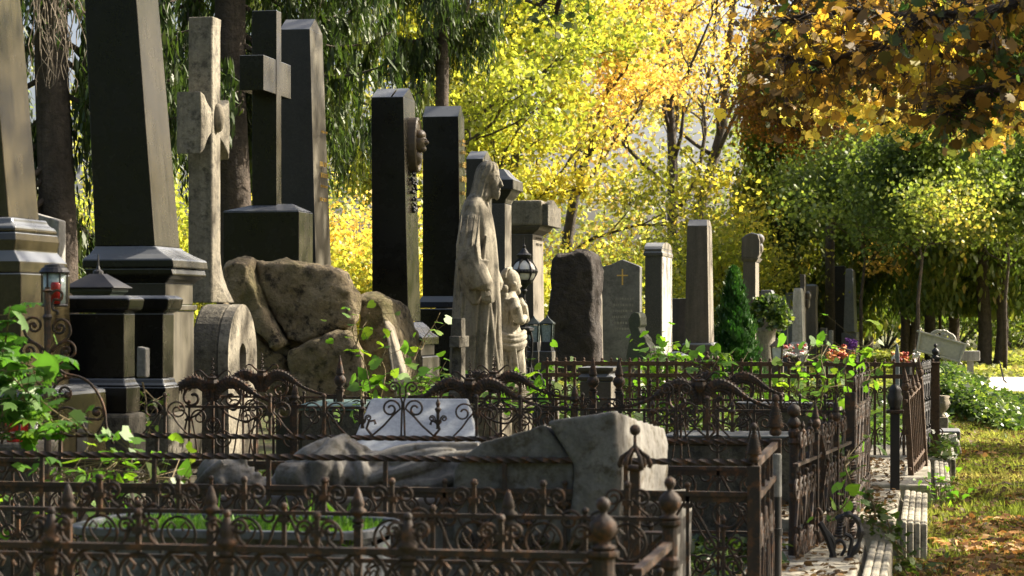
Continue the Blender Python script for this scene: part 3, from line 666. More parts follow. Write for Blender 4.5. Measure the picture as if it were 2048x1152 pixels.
# ================================================================ ground
def nz(x, y, s=1.0, o=0): return noise.noise(Vector((x * s + o, y * s - o, o)))
xs = np.concatenate([np.arange(-60, -12, 4), np.arange(-12, 10, .25), np.arange(10, 61, 4)])
ys = np.concatenate([np.arange(-10, 4, 2), np.arange(4, 46, .25), np.arange(46, 260, 8)])
vv = []
for y in ys:
    for x in xs:
        z = .05 * nz(x, y, .35) + .02 * nz(x, y, 1.3, 5)
        if x < 0: z -= .03
        vv.append((x, y, z - .02))
W_ = len(xs); ff = [(j * W_ + i, j * W_ + i + 1, (j + 1) * W_ + i + 1, (j + 1) * W_ + i) for j in range(len(ys) - 1) for i in range(W_ - 1)]
def ground_z(x, y): return .05 * nz(x, y, .35) + .02 * nz(x, y, 1.3, 5) - .02 - (.03 if x < 0 else 0)
me = bpy.data.meshes.new('ground'); me.from_pydata(vv, [], ff)
mt, nt_, out = new_mat('soil_and_turf'); L_ = nt_.links
b_ = N(nt_, 'ShaderNodeBsdfPrincipled', Roughness=.95); L_.new(b_.outputs[0], out.inputs[0])
g_ = N(nt_, 'ShaderNodeNewGeometry'); n1 = N(nt_, 'ShaderNodeTexNoise', Scale=1.1, Detail=8, Roughness=.7); L_.new(g_.outputs[0], n1.inputs['Vector'])
n2 = N(nt_, 'ShaderNodeTexNoise', Scale=25, Detail=8, Roughness=.7); L_.new(g_.outputs[0], n2.inputs['Vector'])
r1 = ramp(nt_, n1.outputs[0], [(.35, (.075, .055, .032)), (.5, (.09, .10, .025)), (.65, (.12, .15, .025))])
r2 = ramp(nt_, n2.outputs[0], [(.3, (.5, .5, .5)), (.7, (1.3, 1.25, 1.2))])
c_ = mixc(nt_, 1.0, r1.outputs[0], r2.outputs[0], 'MULTIPLY'); L_.new(c_, b_.inputs['Base Color'])
bp_ = N(nt_, 'ShaderNodeBump', Strength=.8, Distance=.05); L_.new(n2.outputs[0], bp_.inputs['Height']); L_.new(bp_.outputs[0], b_.inputs['Normal'])
tag(link('ground', me, mt, smooth=True), kind='structure')
# pale gravel path crossing far right
m = MB(); pz = .0
m.v += [(.8, 37.5, .06), (14, 37.5, .06), (16, 46, .06), (1.2, 46, .06), (14, 37.5, -.1), (.8, 37.5, -.1), (16, 46, -.1), (1.2, 46, -.1)]
m.f += [(0, 1, 2, 3), (0, 5, 4, 1), (3, 2, 6, 7), (1, 4, 6, 2), (0, 3, 7, 5)]
tag(m.build('path', simple('pale_gravel', (.62, .58, .50), rough=.9, bump=.3, scale=60)), kind='structure')
# ================================================================ wrought iron
def scroll_half(R, zc, foot, zf, sg=1, turns=1.45, x0=.012, n=30):
    """one side of a heart: foot -> up along the stem -> over and spiral in"""
    pts = [(sg * foot, zf), (sg * (foot * .62), zf + (zc - zf) * .38), (sg * (foot * .25 + x0), zf + (zc - zf) * .74), (sg * x0, zc)]
    for i in range(1, n + 1):
        t = i / n; r = R * (1 - .78 * t ** .9); a = turns * 2 * math.pi * t
        c = R + x0
        pts.append((sg * (c - r * math.cos(a)), zc + r * math.sin(a)))
    return pts
def wire(m, pts, r, y=0, k=6, taper=None, flat=.55):
    P_ = [(x, y, z) for x, z in pts]; n = len(P_)
    rr = [r * (1 - (taper or 0) * i / n) for i in range(n)]
    m.tube(P_, rr, k, flat=1.0); return m
def heart(R=.045, zc=.20, foot=.10, zf=0, stem=.26, r=.005, top='ball', y=0):
    m = MB()
    for sg in (1, -1): wire(m, scroll_half(R, zc, foot, zf, sg), r, y)
    m.box(-.006, .006, y - .006, y + .006, zf, stem)
    m.box(-.014, .014, y - .010, y + .010, zc - .02, zc - .004)
    if top == 'ball': m.sphere((0, y, stem + .008), .011, 6)
    if top == 'bud': m.lathe(0, y, [(.008, stem - .01), (.015, stem + .005), (.006, stem + .015), (.011, stem + .03), (.002, stem + .05)], 8)
    return m
def ringmot(R, r=.006, y=0, n=24, spokes=True):
    m = MB(); m.tube([(R * math.cos(2 * math.pi * i / n), y, R * math.sin(2 * math.pi * i / n)) for i in range(n + 1)], r, 6, cap=False)
    if spokes:
        for sg in (1, -1):
            wire(m, [(sg * R * .7 * u, v * R) for u, v in ((0, -1), (.25, -.4), (.75, .0), (.95, .4), (.6, .7), (.25, .45), (.45, .2))], r * .8, y)
    return m
def twisted(m, x0, x1, y, z, r, pitch=.10):
    n = max(8, int((x1 - x0) / (pitch / 12)))
    rs = []
    for i in range(n + 1):
        x = x0 + (x1 - x0) * i / n; a = 2 * math.pi * (x - x0) / pitch / 2
        rs.append([(x, y + r * math.cos(a + j * math.pi / 2) * (1 if 1 else 1), z + r * math.sin(a + j * math.pi / 2)) for j in range(4)])
    return m.rings(rs)
def fin_point(s=1.0):   # pointed urn finial
    return [(.006 * s, 0), (.018 * s, .004 * s), (.018 * s, .012 * s), (.010 * s, .018 * s), (.024 * s, .030 * s), (.026 * s, .040 * s), (.016 * s, .050 * s), (.020 * s, .058 * s), (.016 * s, .075 * s), (.010 * s, .095 * s), (.003 * s, .11 * s)]
def fin_hive(s=1.0, n=9):  # ribbed beehive with a ball
    P_ = [(.016 * s, 0), (.026 * s, .008 * s), (.030 * s, .02 * s), (.020 * s, .035 * s)]
    for i in range(n * 2):
        t = i / (n * 2); r = .033 * (1 - t) ** .6 + .004
        P_.append(((r + (.0055 if i % 2 else -.003)) * s, (.04 + .115 * t) * s))
    P_ += [(.008 * s, .158 * s), (.016 * s, .168 * s), (.018 * s, .178 * s), (.014 * s, .19 * s), (.004 * s, .197 * s)]
    return P_
def fin_bulb(s=1.0):    # ball over a fat bulb
    return [(.03 * s, 0), (.04 * s, .006 * s), (.04 * s, .014 * s), (.022 * s, .02 * s), (.020 * s, .03 * s), (.036 * s, .045 * s), (.043 * s, .065 * s), (.040 * s, .085 * s), (.026 * s, .102 * s), (.012 * s, .112 * s), (.010 * s, .12 * s), (.019 * s, .13 * s), (.022 * s, .143 * s), (.017 * s, .157 * s), (.004 * s, .165 * s)]
def fin_screw(s=1.0, n=9):   # tapering screw on an urn
    P_ = [(.012 * s, 0), (.024 * s, .006 * s), (.014 * s, .016 * s), (.03 * s, .035 * s), (.034 * s, .055 * s), (.026 * s, .072 * s), (.017 * s, .08 * s)]
    for i in range(n * 2):
        t = i / (n * 2); P_.append(((.020 * (1 - t) + .002 + (.004 * (1 - t) if i % 2 else 0)) * s, (.085 + .10 * t) * s))
    P_.append((.001, .19 * s)); return P_
class Fence:
    def __init__(s, label, A, B, mat='iron', group=None, name='iron_railing'):
        s.A = Vector((A[0], A[1], 0)); d = Vector((B[0] - A[0], B[1] - A[1], 0)); s.L = d.length
        s.root = empty(name, s.A, math.atan2(d.y, d.x), label, 'railing', group); s.mat = M[mat]; s.cache = {}
    def add(s, name, m, bevel=0, smooth=False): return m.build(name, s.mat, s.root, world=False, bevel=bevel, smooth=smooth)
    def rail(s, z, h=.014, w=.012, x0=0, x1=None, twist=False, dbl=False):
        m = MB(); x1 = s.L if x1 is None else x1
        if twist: twisted(m, x0, x1, 0, z, h)
        else:
            m.box(x0, x1, -w, w, z - h / 2, z + h / 2)
            if dbl: m.box(x0, x1, -w * .5, w * .5, z - h * 1.7, z - h / 2)
        s.add('rail', m)
    def rep(s, name, key, fn, xs, z=0, sx=1):
        """place copies of one motif along the fence"""
        for x in xs:
            if key not in s.cache:
                o = s.add(name, fn()); s.cache[key] = o
            else:
                o = dup(s.cache[key])
            o.location = (x, 0, z); o.matrix_parent_inverse = Matrix()
            if sx != 1: o.scale = (sx, 1, 1)
    def post(s, x, z1, w=.022, fin=None, z0=-.05, fs=1.0, cap=True, rib=0, twist=False, round_=False):
        m = MB()
        if round_: m.lathe(x, 0, [(w, z0), (w, z1 - .14), (w * 1.25, z1 - .13), (w * 1.25, z1 - .11), (w, z1 - .10), (w, z1 - .02), (w * 1.4, z1 - .012), (w * 1.4, z1)], 12)
        elif twist:
            rs = []
            for i in range(61):
                z = z0 + (z1 - z0) * i / 60; a = 0 if (i < 6 or i > 36) else (i - 6) * .35
                rs.append([(x + w * 1.3 * math.cos(a + math.pi / 4 + j * math.pi / 2), w * 1.3 * math.sin(a + math.pi / 4 + j * math.pi / 2), z) for j in range(4)])
            m.rings(rs)
        else:
            m.box(x - w, x + w, -w, w, z0, z1 - .012)
            if cap: m.box(x - w * 1.25, x + w * 1.25, -w * 1.25, w * 1.25, z1 - .012, z1)
        p = s.add('post', m, bevel=.002)
        if fin:
            m2 = MB(); m2.lathe(0, 0, fin(fs), 14 if fin is not fin_bulb else 24, rib=.04 if fin is fin_bulb else 0)
            f = m2.build('finial', s.mat, p, world=False, smooth=False); f.location = (x, 0, z1)
            for pl in f.data.polygons: pl.use_smooth = True
        return p
    def bars(s, xs, z0, z1, w=.006, key='bar'):
        s.rep('bar', key, lambda: MB().box(-w, w, -w, w, z0, z1), xs)
def frange(a, b, st):
    r = []; x = a
    while x <= b: r.append(x); x += st
    return r
def fpt(px, D): p = G(px, HOR, D); return (p.x, p.y)
def row(pxA, pxB, DB):   # a fence line parallel to world X ending at pixel pxB, distance DB
    b = fpt(pxB, DB); return (X_at(pxA, b[1]), b[1]), b

# --- nearest railing (blurred, bottom of the photo)
A, B = row(-120, 1190, 5.4)
f = Fence('nearest blurred iron railing with rings between its rails, ending at a fat bulb post', A, B, group='front grave railings')
for z in (.722, .59, .13): f.rail(z, .016, .011)
s_fin = frange(f.L - .46 * 3 + .02, f.L - .1, .46)
xs_ = [f.L - .46 * i for i in (1, 2, 3, 4)]; xs_ = [x for x in xs_ if x > 0]
for x in xs_: f.post(x, .70, w=.013, fin=fin_point, fs=1.0)
mids = []
for x in [f.L] + xs_: mids += [x - .115, x - .345]
mids = [x for x in mids if x > .1]
f.rep('ring', 'ring', lambda: ringmot(.062, .006), mids, z=.656)
f.rep('scroll', 'bigring', lambda: ringmot(.105, .007), mids, z=.47)
f.rep('scroll', 'heart', lambda: heart(.045, .17, .10, 0, .24, .006), [x + .115 for x in mids], z=.14)
f.rep('scroll', 'small', lambda: heart(.022, .05, .05, 0, .075, .0045), [x + .115 for x in mids], z=.725)
f.rep('ring', 'ring2', lambda: ringmot(.05, .005), [x + .115 for x in mids], z=.656)
f.post(f.L + .02, .735, w=.028, fin=fin_bulb, fs=.78, round_=True)
# --- second railing
A, B = row(-120, 1340, 6.3)
f = Fence('second nearest iron railing, its bulb-topped corner post right of the thin arched finial', A, B, group='front grave railings')
for z in (.728, .595, .12): f.rail(z, .012, .010)
xs_ = [f.L - .02 - .44 * i for i in range(1, 7)]; xs_ = [x for x in xs_ if x > 0]
for x in xs_: f.post(x, .70, w=.011, fin=fin_point, fs=.95)
f.rep('scroll', 'h1', lambda: heart(.032, .115, .07, 0, .135, .0045), [x + .22 for x in xs_], z=.605)
f.rep('scroll', 'h2', lambda: heart(.05, .28, .20, 0, .38, .005), [x + .22 for x in xs_], z=.13)
f.rep('scroll', 'r2', lambda: ringmot(.055, .0045), [x + .07 for x in xs_], z=.53)
f.rep('scroll', 'r3', lambda: ringmot(.055, .0045), [x + .37 for x in xs_], z=.53)
f.rep('scroll', 'r4', lambda: ringmot(.052, .0045), [x + .10 for x in xs_] + [x + .34 for x in xs_], z=.66)
f.rep('scroll', 'h5', lambda: heart(.028, .05, .06, 0, .08, .004), [x + .10 for x in xs_] + [x + .34 for x in xs_], z=.735)
f.post(f.L, .725, w=.022, fin=fin_bulb, fs=.74, round_=True)
# side return of these two rails
f = Fence('short iron side railing joining the two nearest railings', (B[0] - .0, B[1] - .72), (B[0] + .0, B[1] - .05), group='side railings')
f.rail(.66, .02, .012); f.rail(.14); f.rep('scroll', 'h', lambda: heart(.05, .3, .1, 0, .45, .006), [.2, .48], z=.15)
# thin arched finial post
p = G(1270, 850, 7.2); r0 = empty('fence_post', (p.x, p.y, 0), 0, 'slender iron post with a ball over an open bell finial', 'post')
m = MB(); m.box(p.x - .016, p.x + .016, p.y - .016, p.y + .016, -.05, .80); m.build('shaft', M['iron'], r0, bevel=.002)
m = MB(); m.lathe(p.x, p.y, [(.02, .80), (.03, .806), (.03, .815), (.018, .82)], 12); m.lathe(p.x, p.y, [(.012, .86), (.016, .87), (.006, .885), (.005, .915)], 10); m.sphere((p.x, p.y, .932), .018, 9)
for i in range(6):
    t = i * math.pi / 3; m.tube([(p.x + u * math.cos(t), p.y + u * math.sin(t), v) for u, v in ((.045, .812), (.05, .822), (.042, .845), (.02, .862), (.008, .875))], [.008, .009, .008, .006, .005], 6)
m.build('finial', M['iron'], r0, smooth=True)
m = MB(); m.box(p.x + .03, p.x + .115, p.y - .03, p.y + .03, .60, .608); m.prism([(p.x + .016, .52), (p.x + .1, .60), (p.x + .085, .60), (p.x + .016, .54)], p.y - .01, p.y + .01); m.build('bracket', M['iron'], r0)
# --- third railing: twisted top rail, in front of the reclining figure
CX2 = 1508
A, B = row(-160, CX2, 8.0); A2, B2 = A, B
def plain_twist(label, A, B, crest=False):
    f = Fence(label, A, B, group='twisted-rail grave railings')
    f.rail(.775, .0125, twist=True); f.rail(.662, .017, .012, dbl=True); f.rail(.12, .016)
    xs_ = [f.L - .015 - .444 * i for i in range(1, 12)]; xs_ = [x for x in xs_ if x > 0]
    f.bars(xs_, .12, .765, .0075)
    f.rep('scroll', 'h1', lambda: heart(.036, .33, .20, 0, .385, .0055), [x + .222 for x in xs_], z=.30)
    f.rep('scroll', 'h2', lambda: heart(.05, .13, .20, 0, .16, .0055), [x + .222 for x in xs_], z=.13)
    f.rep('scroll', 'r', lambda: ringmot(.05, .005), [x + .111 for x in xs_] + [x + .333 for x in xs_], z=.25)
    f.rep('scroll', 'r5', lambda: ringmot(.048, .0045), [x + .08 for x in xs_] + [x + .36 for x in xs_], z=.59)
    f.rep('scroll', 'h7', lambda: heart(.032, .14, .10, 0, .2, .0045, 'bud'), [x + .09 for x in xs_] + [x + .35 for x in xs_], z=.34)
    return f, xs_
f, xs_ = plain_twist('rusty railing with a rope-twisted top rail crossing in front of the reclining statue', A, B)
f.post(f.L, .775, w=.023, fin=fin_hive, fs=.72, cap=False)
A, B = row(-160, 1551, 9.3); A3, B3 = A, B
f, xs_ = plain_twist('rusty twisted-rail railing behind the reclining statue with tall heart scrolls along its top', A, B)
f.post(f.L, .80, w=.024, fin=fin_hive, fs=.88, cap=False)
def px2x(px, f): return X_at(px, f.root.location.y) - f.root.location.x
f.rep('crest_scroll', 'c1', lambda: heart(.045, .10, .10, 0, .16, .0042, 'ball'), [px2x(v, f) for v in (330, 540, 648, 953, 1040, 1415)], z=.785)
def tallh():
    m = MB()
    for sg in (1, -1):
        wire(m, scroll_half(.042, .115, .135, 0, sg), .0048); 
        wire(m, [(sg * .008, 0)] + scroll_half(.028, .205, .005, .1, sg), .0045)
        wire(m, [(sg * u, v) for u, v in ((.135, 0), (.16, .03), (.15, .06), (.125, .065), (.12, .048))], .006)
    return m
f.rep('crest_scroll', 'c2', tallh, [px2x(v, f) for v in (806, 1352)], z=.785)
f.rep('crest_bud', 'c3', lambda: heart(.014, .075, .006, .03, .11, .0035, 'bud'), [px2x(v, f) for v in (725, 876, 1306, 1465)], z=.785)
# side return with posts between the two
f = Fence('short iron side panel joining the two beehive-topped corner posts', (B2[0], B2[1] + .03), (B3[0], B3[1] - .03), group='side railings')
f.rail(.765, .026, .012); f.rail(.64, .022, .012); f.rail(.12)
f.bars([.25, .5, .8, 1.0], .64, .76, .006, 'b1')
f.rep('scroll', 'h', lambda: heart(.05, .32, .12, 0, .48, .006), [.2, .5, .8, 1.08], z=.14)
f.rep('scroll', 'r', lambda: ringmot(.06, .006), [.35, .65, .95], z=.5)
# black downpipe-like post and ball-topped round post next to it
p = G(1588, 850, 10.4); r0 = empty('fence_post', (p.x, p.y, 0), 0, 'round iron post with stacked ball finials beside the leaning rusty rods', 'post')
m = MB(); m.lathe(p.x, p.y, [(.03, -.05), (.027, .2), (.022, .5), (.026, .52), (.022, .54), (.021, .70), (.028, .71), (.02, .73), (.026, .745), (.028, .76), (.018, .775)], 14); m.build('shaft', M['iron'], r0, smooth=False)
m = MB(); m.lathe(p.x, p.y, [(.012, .775), (.026, .785), (.032, .80), (.022, .82), (.010, .832)], 14); m.sphere((p.x, p.y, .858), .031, 10); m.build('finial', M['iron'], r0, smooth=True)
p = G(1553, 930, 9.2); r0 = empty('drain_pipe', (p.x, p.y, 0), 0, 'worn white-topped black pipe standing right behind the first beehive post', 'pipe')
m = MB(); m.lathe(p.x + .005, p.y - .03, [(.016, -.05), (.016, .40), (.022, .405), (.022, .43), (.015, .432), (.015, .56)], 12); m.build('lower_pipe', M['ironblack'], r0)
m = MB(); m.lathe(p.x + .005, p.y - .03, [(.018, .56), (.018, .73), (.014, .735)], 12); m.build('upper_pipe', M['grey'], r0)

# --- acanthus crest railings
def smooth_path(P_, n=6):
    out_ = []
    P_ = [Vector((x, 0, z)) for x, z in P_]
    for i in range(len(P_) - 1):
        p0 = P_[max(i - 1, 0)]; p1 = P_[i]; p2 = P_[i + 1]; p3 = P_[min(i + 2, len(P_) - 1)]
        for j in range(n):
            t = j / n
            q = .5 * ((2 * p1) + (-p0 + p2) * t + (2 * p0 - 5 * p1 + 4 * p2 - p3) * t * t + (-p0 + 3 * p1 - 3 * p2 + p3) * t ** 3)
            out_.append((q.x, q.z))
    out_.append((P_[-1].x, P_[-1].z)); return out_
def acanthus(sg, big=1.0):
    """arched leafy branch: small spiral inside, thick serrated arch, long tail to the rail"""
    m = MB()
    path = smooth_path([(.02, -.02), (.03, .03), (.06, .075), (.11, .095), (.17, .075), (.23, .035), (.31, -.005), (.42, -.035), (.55, -.04)], 7)
    n = len(path); rr = []
    for i in range(n):
        t = i / n; rr.append((.008 + .020 * math.sin(min(1, t * 1.5) * math.pi) ** 1.0 + (.004 if i % 2 else 0)) * (1 if t < .75 else max(.3, 1 - (t - .75) * 2)))
    m.tube([(sg * x, 0, z) for x, z in path], rr, 8, flat=.45)
    # leaf lobes along the arch
    for i in range(6, int(n * .62), 2):
        x, z = path[i]; x2, z2 = path[i + 1]; tx, tz = x2 - x, z2 - z; l = math.hypot(tx, tz); nx, nz_ = tz / l, -tx / l
        for s2 in (1, -1):
            L_ = rr[i] * (1.9 if s2 > 0 else 1.35)
            m.tube([(sg * x, 0, z), (sg * (x + nx * L_ * s2 * .6 + tx / l * .012), .004, z + nz_ * L_ * s2 * .6 + tz / l * .012), (sg * (x + nx * L_ * s2 + tx / l * .028), .01, z + nz_ * L_ * s2 + tz / l * .028)], [.008, .007, .002], 5)
    # inner spiral
    sp = [(sg * (.115 + u), v) for u, v in [(-(.075 * (1 - .8 * t)) * math.cos(t * 8.4), (.075 * (1 - .8 * t)) * math.sin(t * 8.4)) for t in [i / 34 for i in range(35)]]]
    wire(m, sp, .0085, 0, 7)
    wire(m, smooth_path([(sg * .02, -.03), (sg * .10, -.10), (sg * .2, -.13), (sg * .27, -.09), (sg * .24, -.05), (sg * .20, -.07)]), .006)
    return m
def vase():
    m = MB(); m.lathe(0, 0, [(.012, -.05), (.014, 0), (.02, .02), (.03, .035), (.036, .055), (.03, .075), (.034, .085), (.026, .09), (.006, .092)], 12, rib=.08, nr=6)
    pts = [(.010 * (1 - .6 * t) * math.cos(t * 28), .010 * (1 - .6 * t) * math.sin(t * 28), .09 + .11 * t) for t in [i / 60 for i in range(61)]]
    m.tube(pts, [.005 * (1 - .6 * i / 60) for i in range(61)], 5)
    for sg in (1, -1):
        wire(m, smooth_path([(sg * .01, .07), (sg * .045, .10), (sg * .075, .125), (sg * .10, .12), (sg * .105, .105)]), .007, 0, 6, .6)
    return m
def crest_fence(label, pxA, pxB, DB, centres, group='acanthus crest railings', mat='iron', posts=True):
    A, B = row(pxA, pxB, DB); f = Fence(label, A, B, group=group, mat=mat)
    f.rail(.78, .014, .010); f.rail(.12, .014)
    cs = [px2x(c, f) for c in centres]
    f.rep('acanthus_branch', 'a1', lambda: acanthus(1), cs, z=.83); f.rep('acanthus_branch', 'a2', lambda: acanthus(-1), cs, z=.83)
    f.rep('vase', 'v', vase, cs, z=.86)
    allx = frange(.05, f.L - .05, .20)
    f.bars(allx[::2], .12, .78, .007)
    f.rep('scroll', 'h', lambda: heart(.048, .42, .09, 0, .5, .0055, 'ball'), allx[1::2], z=.30)
    f.rep('scroll', 'h3', lambda: heart(.045, .12, .09, 0, .16, .0055, 'ball'), allx[1::2], z=.14)
    f.rep('scroll', 'r', lambda: ringmot(.045, .005), allx[::2], z=.6)
    return f
f = crest_fence('iron railing with arched acanthus branches and coiled vases, nearer of two', -100, 1700, 12.1, (425, 940, 1400))
B4 = (f.root.location.x + f.L, f.root.location.y)
f.post(f.L, .885, w=.030, twist=True); 
for px in (590, 1150): f.post(px2x(px, f), .80, w=.016, fin=fin_point)
f.rep('bud', 'bud', lambda: heart(.022, .03, .01, 0, .07, .004), [px2x(v, f) for v in (560, 1165, 1245, 1562, 1600, 1650)], z=.785)
f = crest_fence('iron railing with arched acanthus branches and coiled vases, farther of two', -60, 1722, 13.6, (524, 988, 1452))
B5 = (f.root.location.x + f.L, f.root.location.y)
for px in (680, 1186, 1238): f.post(px2x(px, f), .83, w=.02, fin=fin_screw, fs=1.15)
f.rep('bud', 'bud', lambda: heart(.03, .03, .01, 0, .08, .005, 'bud'), [px2x(v, f) for v in (1100, 1300, 1335, 1640, 1672)], z=.785)
f.post(f.L, .93, w=.026, round_=True)
# side returns at the right: rusty scroll columns
f = Fence('rusty side railing of tangled scrolls between the twisted corner post and the urn post', (B4[0] + .02, B4[1] + .05), (B5[0] + .05, B5[1] + .05), mat='iron', group='side railings')
f.rail(.80); f.rail(.12)
for k_, z in (('s1', .14), ('s2', .36), ('s3', .58)):
    f.rep('scroll', k_, lambda: heart(.06, .15, .11, 0, .22, .008), [.2, .5, .8, 1.1, 1.4], z=z)
f.rep('scroll', 'tp', lambda: heart(.05, .12, .05, 0, .16, .007, 'bud'), [.15, .45, .75, 1.05, 1.35], z=.80)
# urn post
p = G(1790, 850, 14.3); r0 = empty('fence_post', (p.x, p.y, 0), 0, 'square dark post carrying an urn, before the leaning gate leaf', 'post')
m = MB(); zt = ZH(826, 14.3); m.box(p.x - .03, p.x + .03, p.y - .03, p.y + .03, ZH(1010, 14.3), zt); m.build('shaft', M['ironblack'], r0, bevel=.003)
m = MB(); m.box(p.x - .055, p.x + .055, p.y - .055, p.y + .055, zt, zt + .02); m.build('cap', M['iron'], r0, bevel=.003)
m = MB(); m.lathe(p.x, p.y, [(.03, zt + .02), (.03, zt + .04), (.038, zt + .06), (.046, zt + .10), (.034, zt + .13), (.04, zt + .145), (.02, zt + .18)], 16, rib=.1, nr=4); m.build('urn', M['ironblack'], r0, smooth=True)
# leaning gate leaf with screw finials
pA = G(1822, 975, 15.8); pB = G(1852, 955, 16.9)
g = empty('gate_leaf', (pA.x, pA.y, pA.z), math.atan2(pB.y - pA.y, pB.x - pA.x), 'brown rusted gate leaf with screw finials leaning at the right of the railings', 'gate')
g.rotation_euler = (math.radians(-3), math.radians(-4), math.atan2(pB.y - pA.y, pB.x - pA.x)); GL = math.hypot(pB.y - pA.y, pB.x - pA.x)
m = MB()
for z in (.03, .12, .60): m.box(0, GL, -.008, .008, z, z + .02)
m.build('rail', M['ironrust'], g, world=False)
n_ = 9
for i in range(n_):
    x = GL * (i + .5) / n_; m = MB()
    if i in (0, 8): m.box(x - .02, x + .02, -.02, .02, 0, .66)
    else: m.tube([(x + .008 * math.sin(j * .9), 0, .02 + j * .032) for j in range(20)], .008, 5)
    o = m.build('bar', M['ironrust'], g, world=False)
    if i % 2 == 0:
        m = MB(); m.lathe(x, 0, [(a, b + (.66 if i in (0, 8) else .60)) for a, b in fin_screw(.95 if i in (0, 8) else .8)], 10); m.build('finial', M['ironrust'], o, world=False)
m = MB(); m.lathe(0.0, 0, [(.05, -.02), (.05, .01), (.03, .03)], 10); m.build('foot', M['ironrust'], g, world=False)

# --- back picket railing
A, B = row(1085, 1866, 18.4)
f = Fence('brown picket railing with a double top rail and small knobs along the back', A, B, mat='ironrust')
for z in (.893, .795, .12): f.rail(z, .034, .018)
pk = frange(.04, f.L, .078)
f.rep('baluster', 'b', lambda: MB().box(-.011, .011, -.011, .011, .12, .89), pk)
f.rep('knob', 'k', lambda: MB().lathe(0, 0, [(.014, 0), (.016, .008), (.006, .012), (.011, .022), (.009, .032), (.002, .037)], 8), pk, z=.906)
f.rep('scroll', 'h', lambda: heart(.03, .13, .04, 0, .2, .006), pk[1::2], z=.55)
f.rep('scroll', 'h4', lambda: heart(.04, .2, .05, 0, .3, .006), pk[2::3], z=.14)
for px in (1414, 1432, 1700): f.post(px2x(px, f), .90, w=.028, fin=fin_bulb, fs=.6)
f.post(f.L, .915, w=.05)
B6 = B
f = Fence('black side railing running back from the picket railing corner', (B[0] + .02, B[1] + .05), (B[0] + .03, B[1] + 2.6), mat='ironblack', group='side railings')
for z in (.90, .12): f.rail(z, .03, .014)
f.bars(frange(.1, f.L, .16), .1, .9, .012)
f.post(0.05, .95, w=.035, fin=fin_bulb, fs=.7); f.post(f.L, .93, w=.03)
f = Fence('thin black iron side railing with hanging chain loops beside the leaning gate', (G(1843, 800, 17.6).x, G(1843, 800, 17.6).y), (B6[0] - .02, B6[1] - .05), mat='ironblack', group='side railings')
f.rail(.88); f.rail(.15)
for z in (.2, .42, .64): f.rep('scroll', 's%g' % z, lambda: heart(.05, .14, .08, 0, .2, .007), frange(.08, f.L, .2), z=z)
f.rep('scroll', 'tt', lambda: heart(.04, .05, .03, 0, .08, .007), frange(.1, f.L, .2), z=.84)

f = Fence('low rusty side railing of tangled scrolls running back from the second beehive post', (B3[0] + .03, B3[1] + .9), (B4[0] + .0, B4[1] - .1), mat='iron', group='side railings')
f.rail(.62); f.rail(.08)
for k_, z in (('s1', .09), ('s2', .34)):
    f.rep('scroll', k_, lambda: heart(.06, .16, .1, 0, .23, .008), frange(.1, f.L - .05, .24), z=z)
f.rep('scroll', 'tp', lambda: heart(.045, .10, .05, 0, .14, .007, 'bud'), frange(.22, f.L - .05, .24), z=.62)
f.rep('ring', 'rr', lambda: ringmot(.055, .007), frange(.22, f.L - .05, .24), z=.25)
for x in (f.L * .33, f.L * .72): f.post(x, .74, w=.016, fin=fin_screw, fs=.8)
# --- leaning rusty rods at the corner
def lean_rod(pts, D, r, mat='iron', k=6, name='rod', fin=None, root=None):
    m = MB(); P_ = [G(x, y, D + (dd if len(q) > 2 else 0)) for q in pts for x, y, dd in [(q[0], q[1], q[2] if len(q) > 2 else 0)]]
    rr = r if hasattr(r, '__len__') else [r] * len(P_)
    m.tube(P_, rr, k, square=(k == 4))
    if fin:
        t = P_[-1]; m.lathe(t.x, t.y, [(a, b + t.z - .005) for a, b in fin(.5)], 10)
    return m.build(name, M[mat], root)
r0 = empty('railing_panel', G(1600, 1200, 10.6), 0, 'broken rusty railing panels and rods leaning in a bundle at the plot corner', 'railing panel')
for q in (([(1598, 1160), (1612, 1040), (1640, 925)], .017), ([(1612, 1160), (1622, 1040), (1650, 935)], .013), ([(1634, 1160), (1640, 1010), (1652, 930)], .010), ([(1622, 1160), (1628, 1050), (1632, 918)], .015),
          ([(1588, 912), (1602, 960), (1612, 1010)], .016), ([(1640, 870), (1648, 905), (1642, 950)], .014), ([(1628, 880), (1634, 905), (1632, 940)], .014)):
    lean_rod(q[0], 10.9, q[1], 'iron', 4, 'rod', root=r0)
lean_rod([(1600, 1150), (1645, 1147)], 10.8, .014, 'iron', 4, 'crosspiece', root=r0)
m = MB()
for cx_, cy_ in ((1618, 1035), (1636, 1040), (1614, 1075), (1632, 1085)):
    pts = [G(cx_ + 8 * math.cos(t), cy_ + 22 * math.sin(t), 10.7) for t in [math.pi * (1 + i / 10) for i in range(11)]]; m.tube(pts, .008, 5)
m.build('arched_hoops', M['iron'], r0)
for zoff, px in ((0, 1604), (1, 1616), (2, 1641), (3, 1650)):
    p = G(px, 925 - (zoff > 1) * 40, 11.2); m = MB(); m.lathe(p.x, p.y, [(.02, p.z - .08), (.022, p.z - .01), (.028, p.z), (.02, p.z + .012), (.024, p.z + .03), (.012, p.z + .05), (.003, p.z + .055)], 10); m.build('finial', M['iron'], r0)
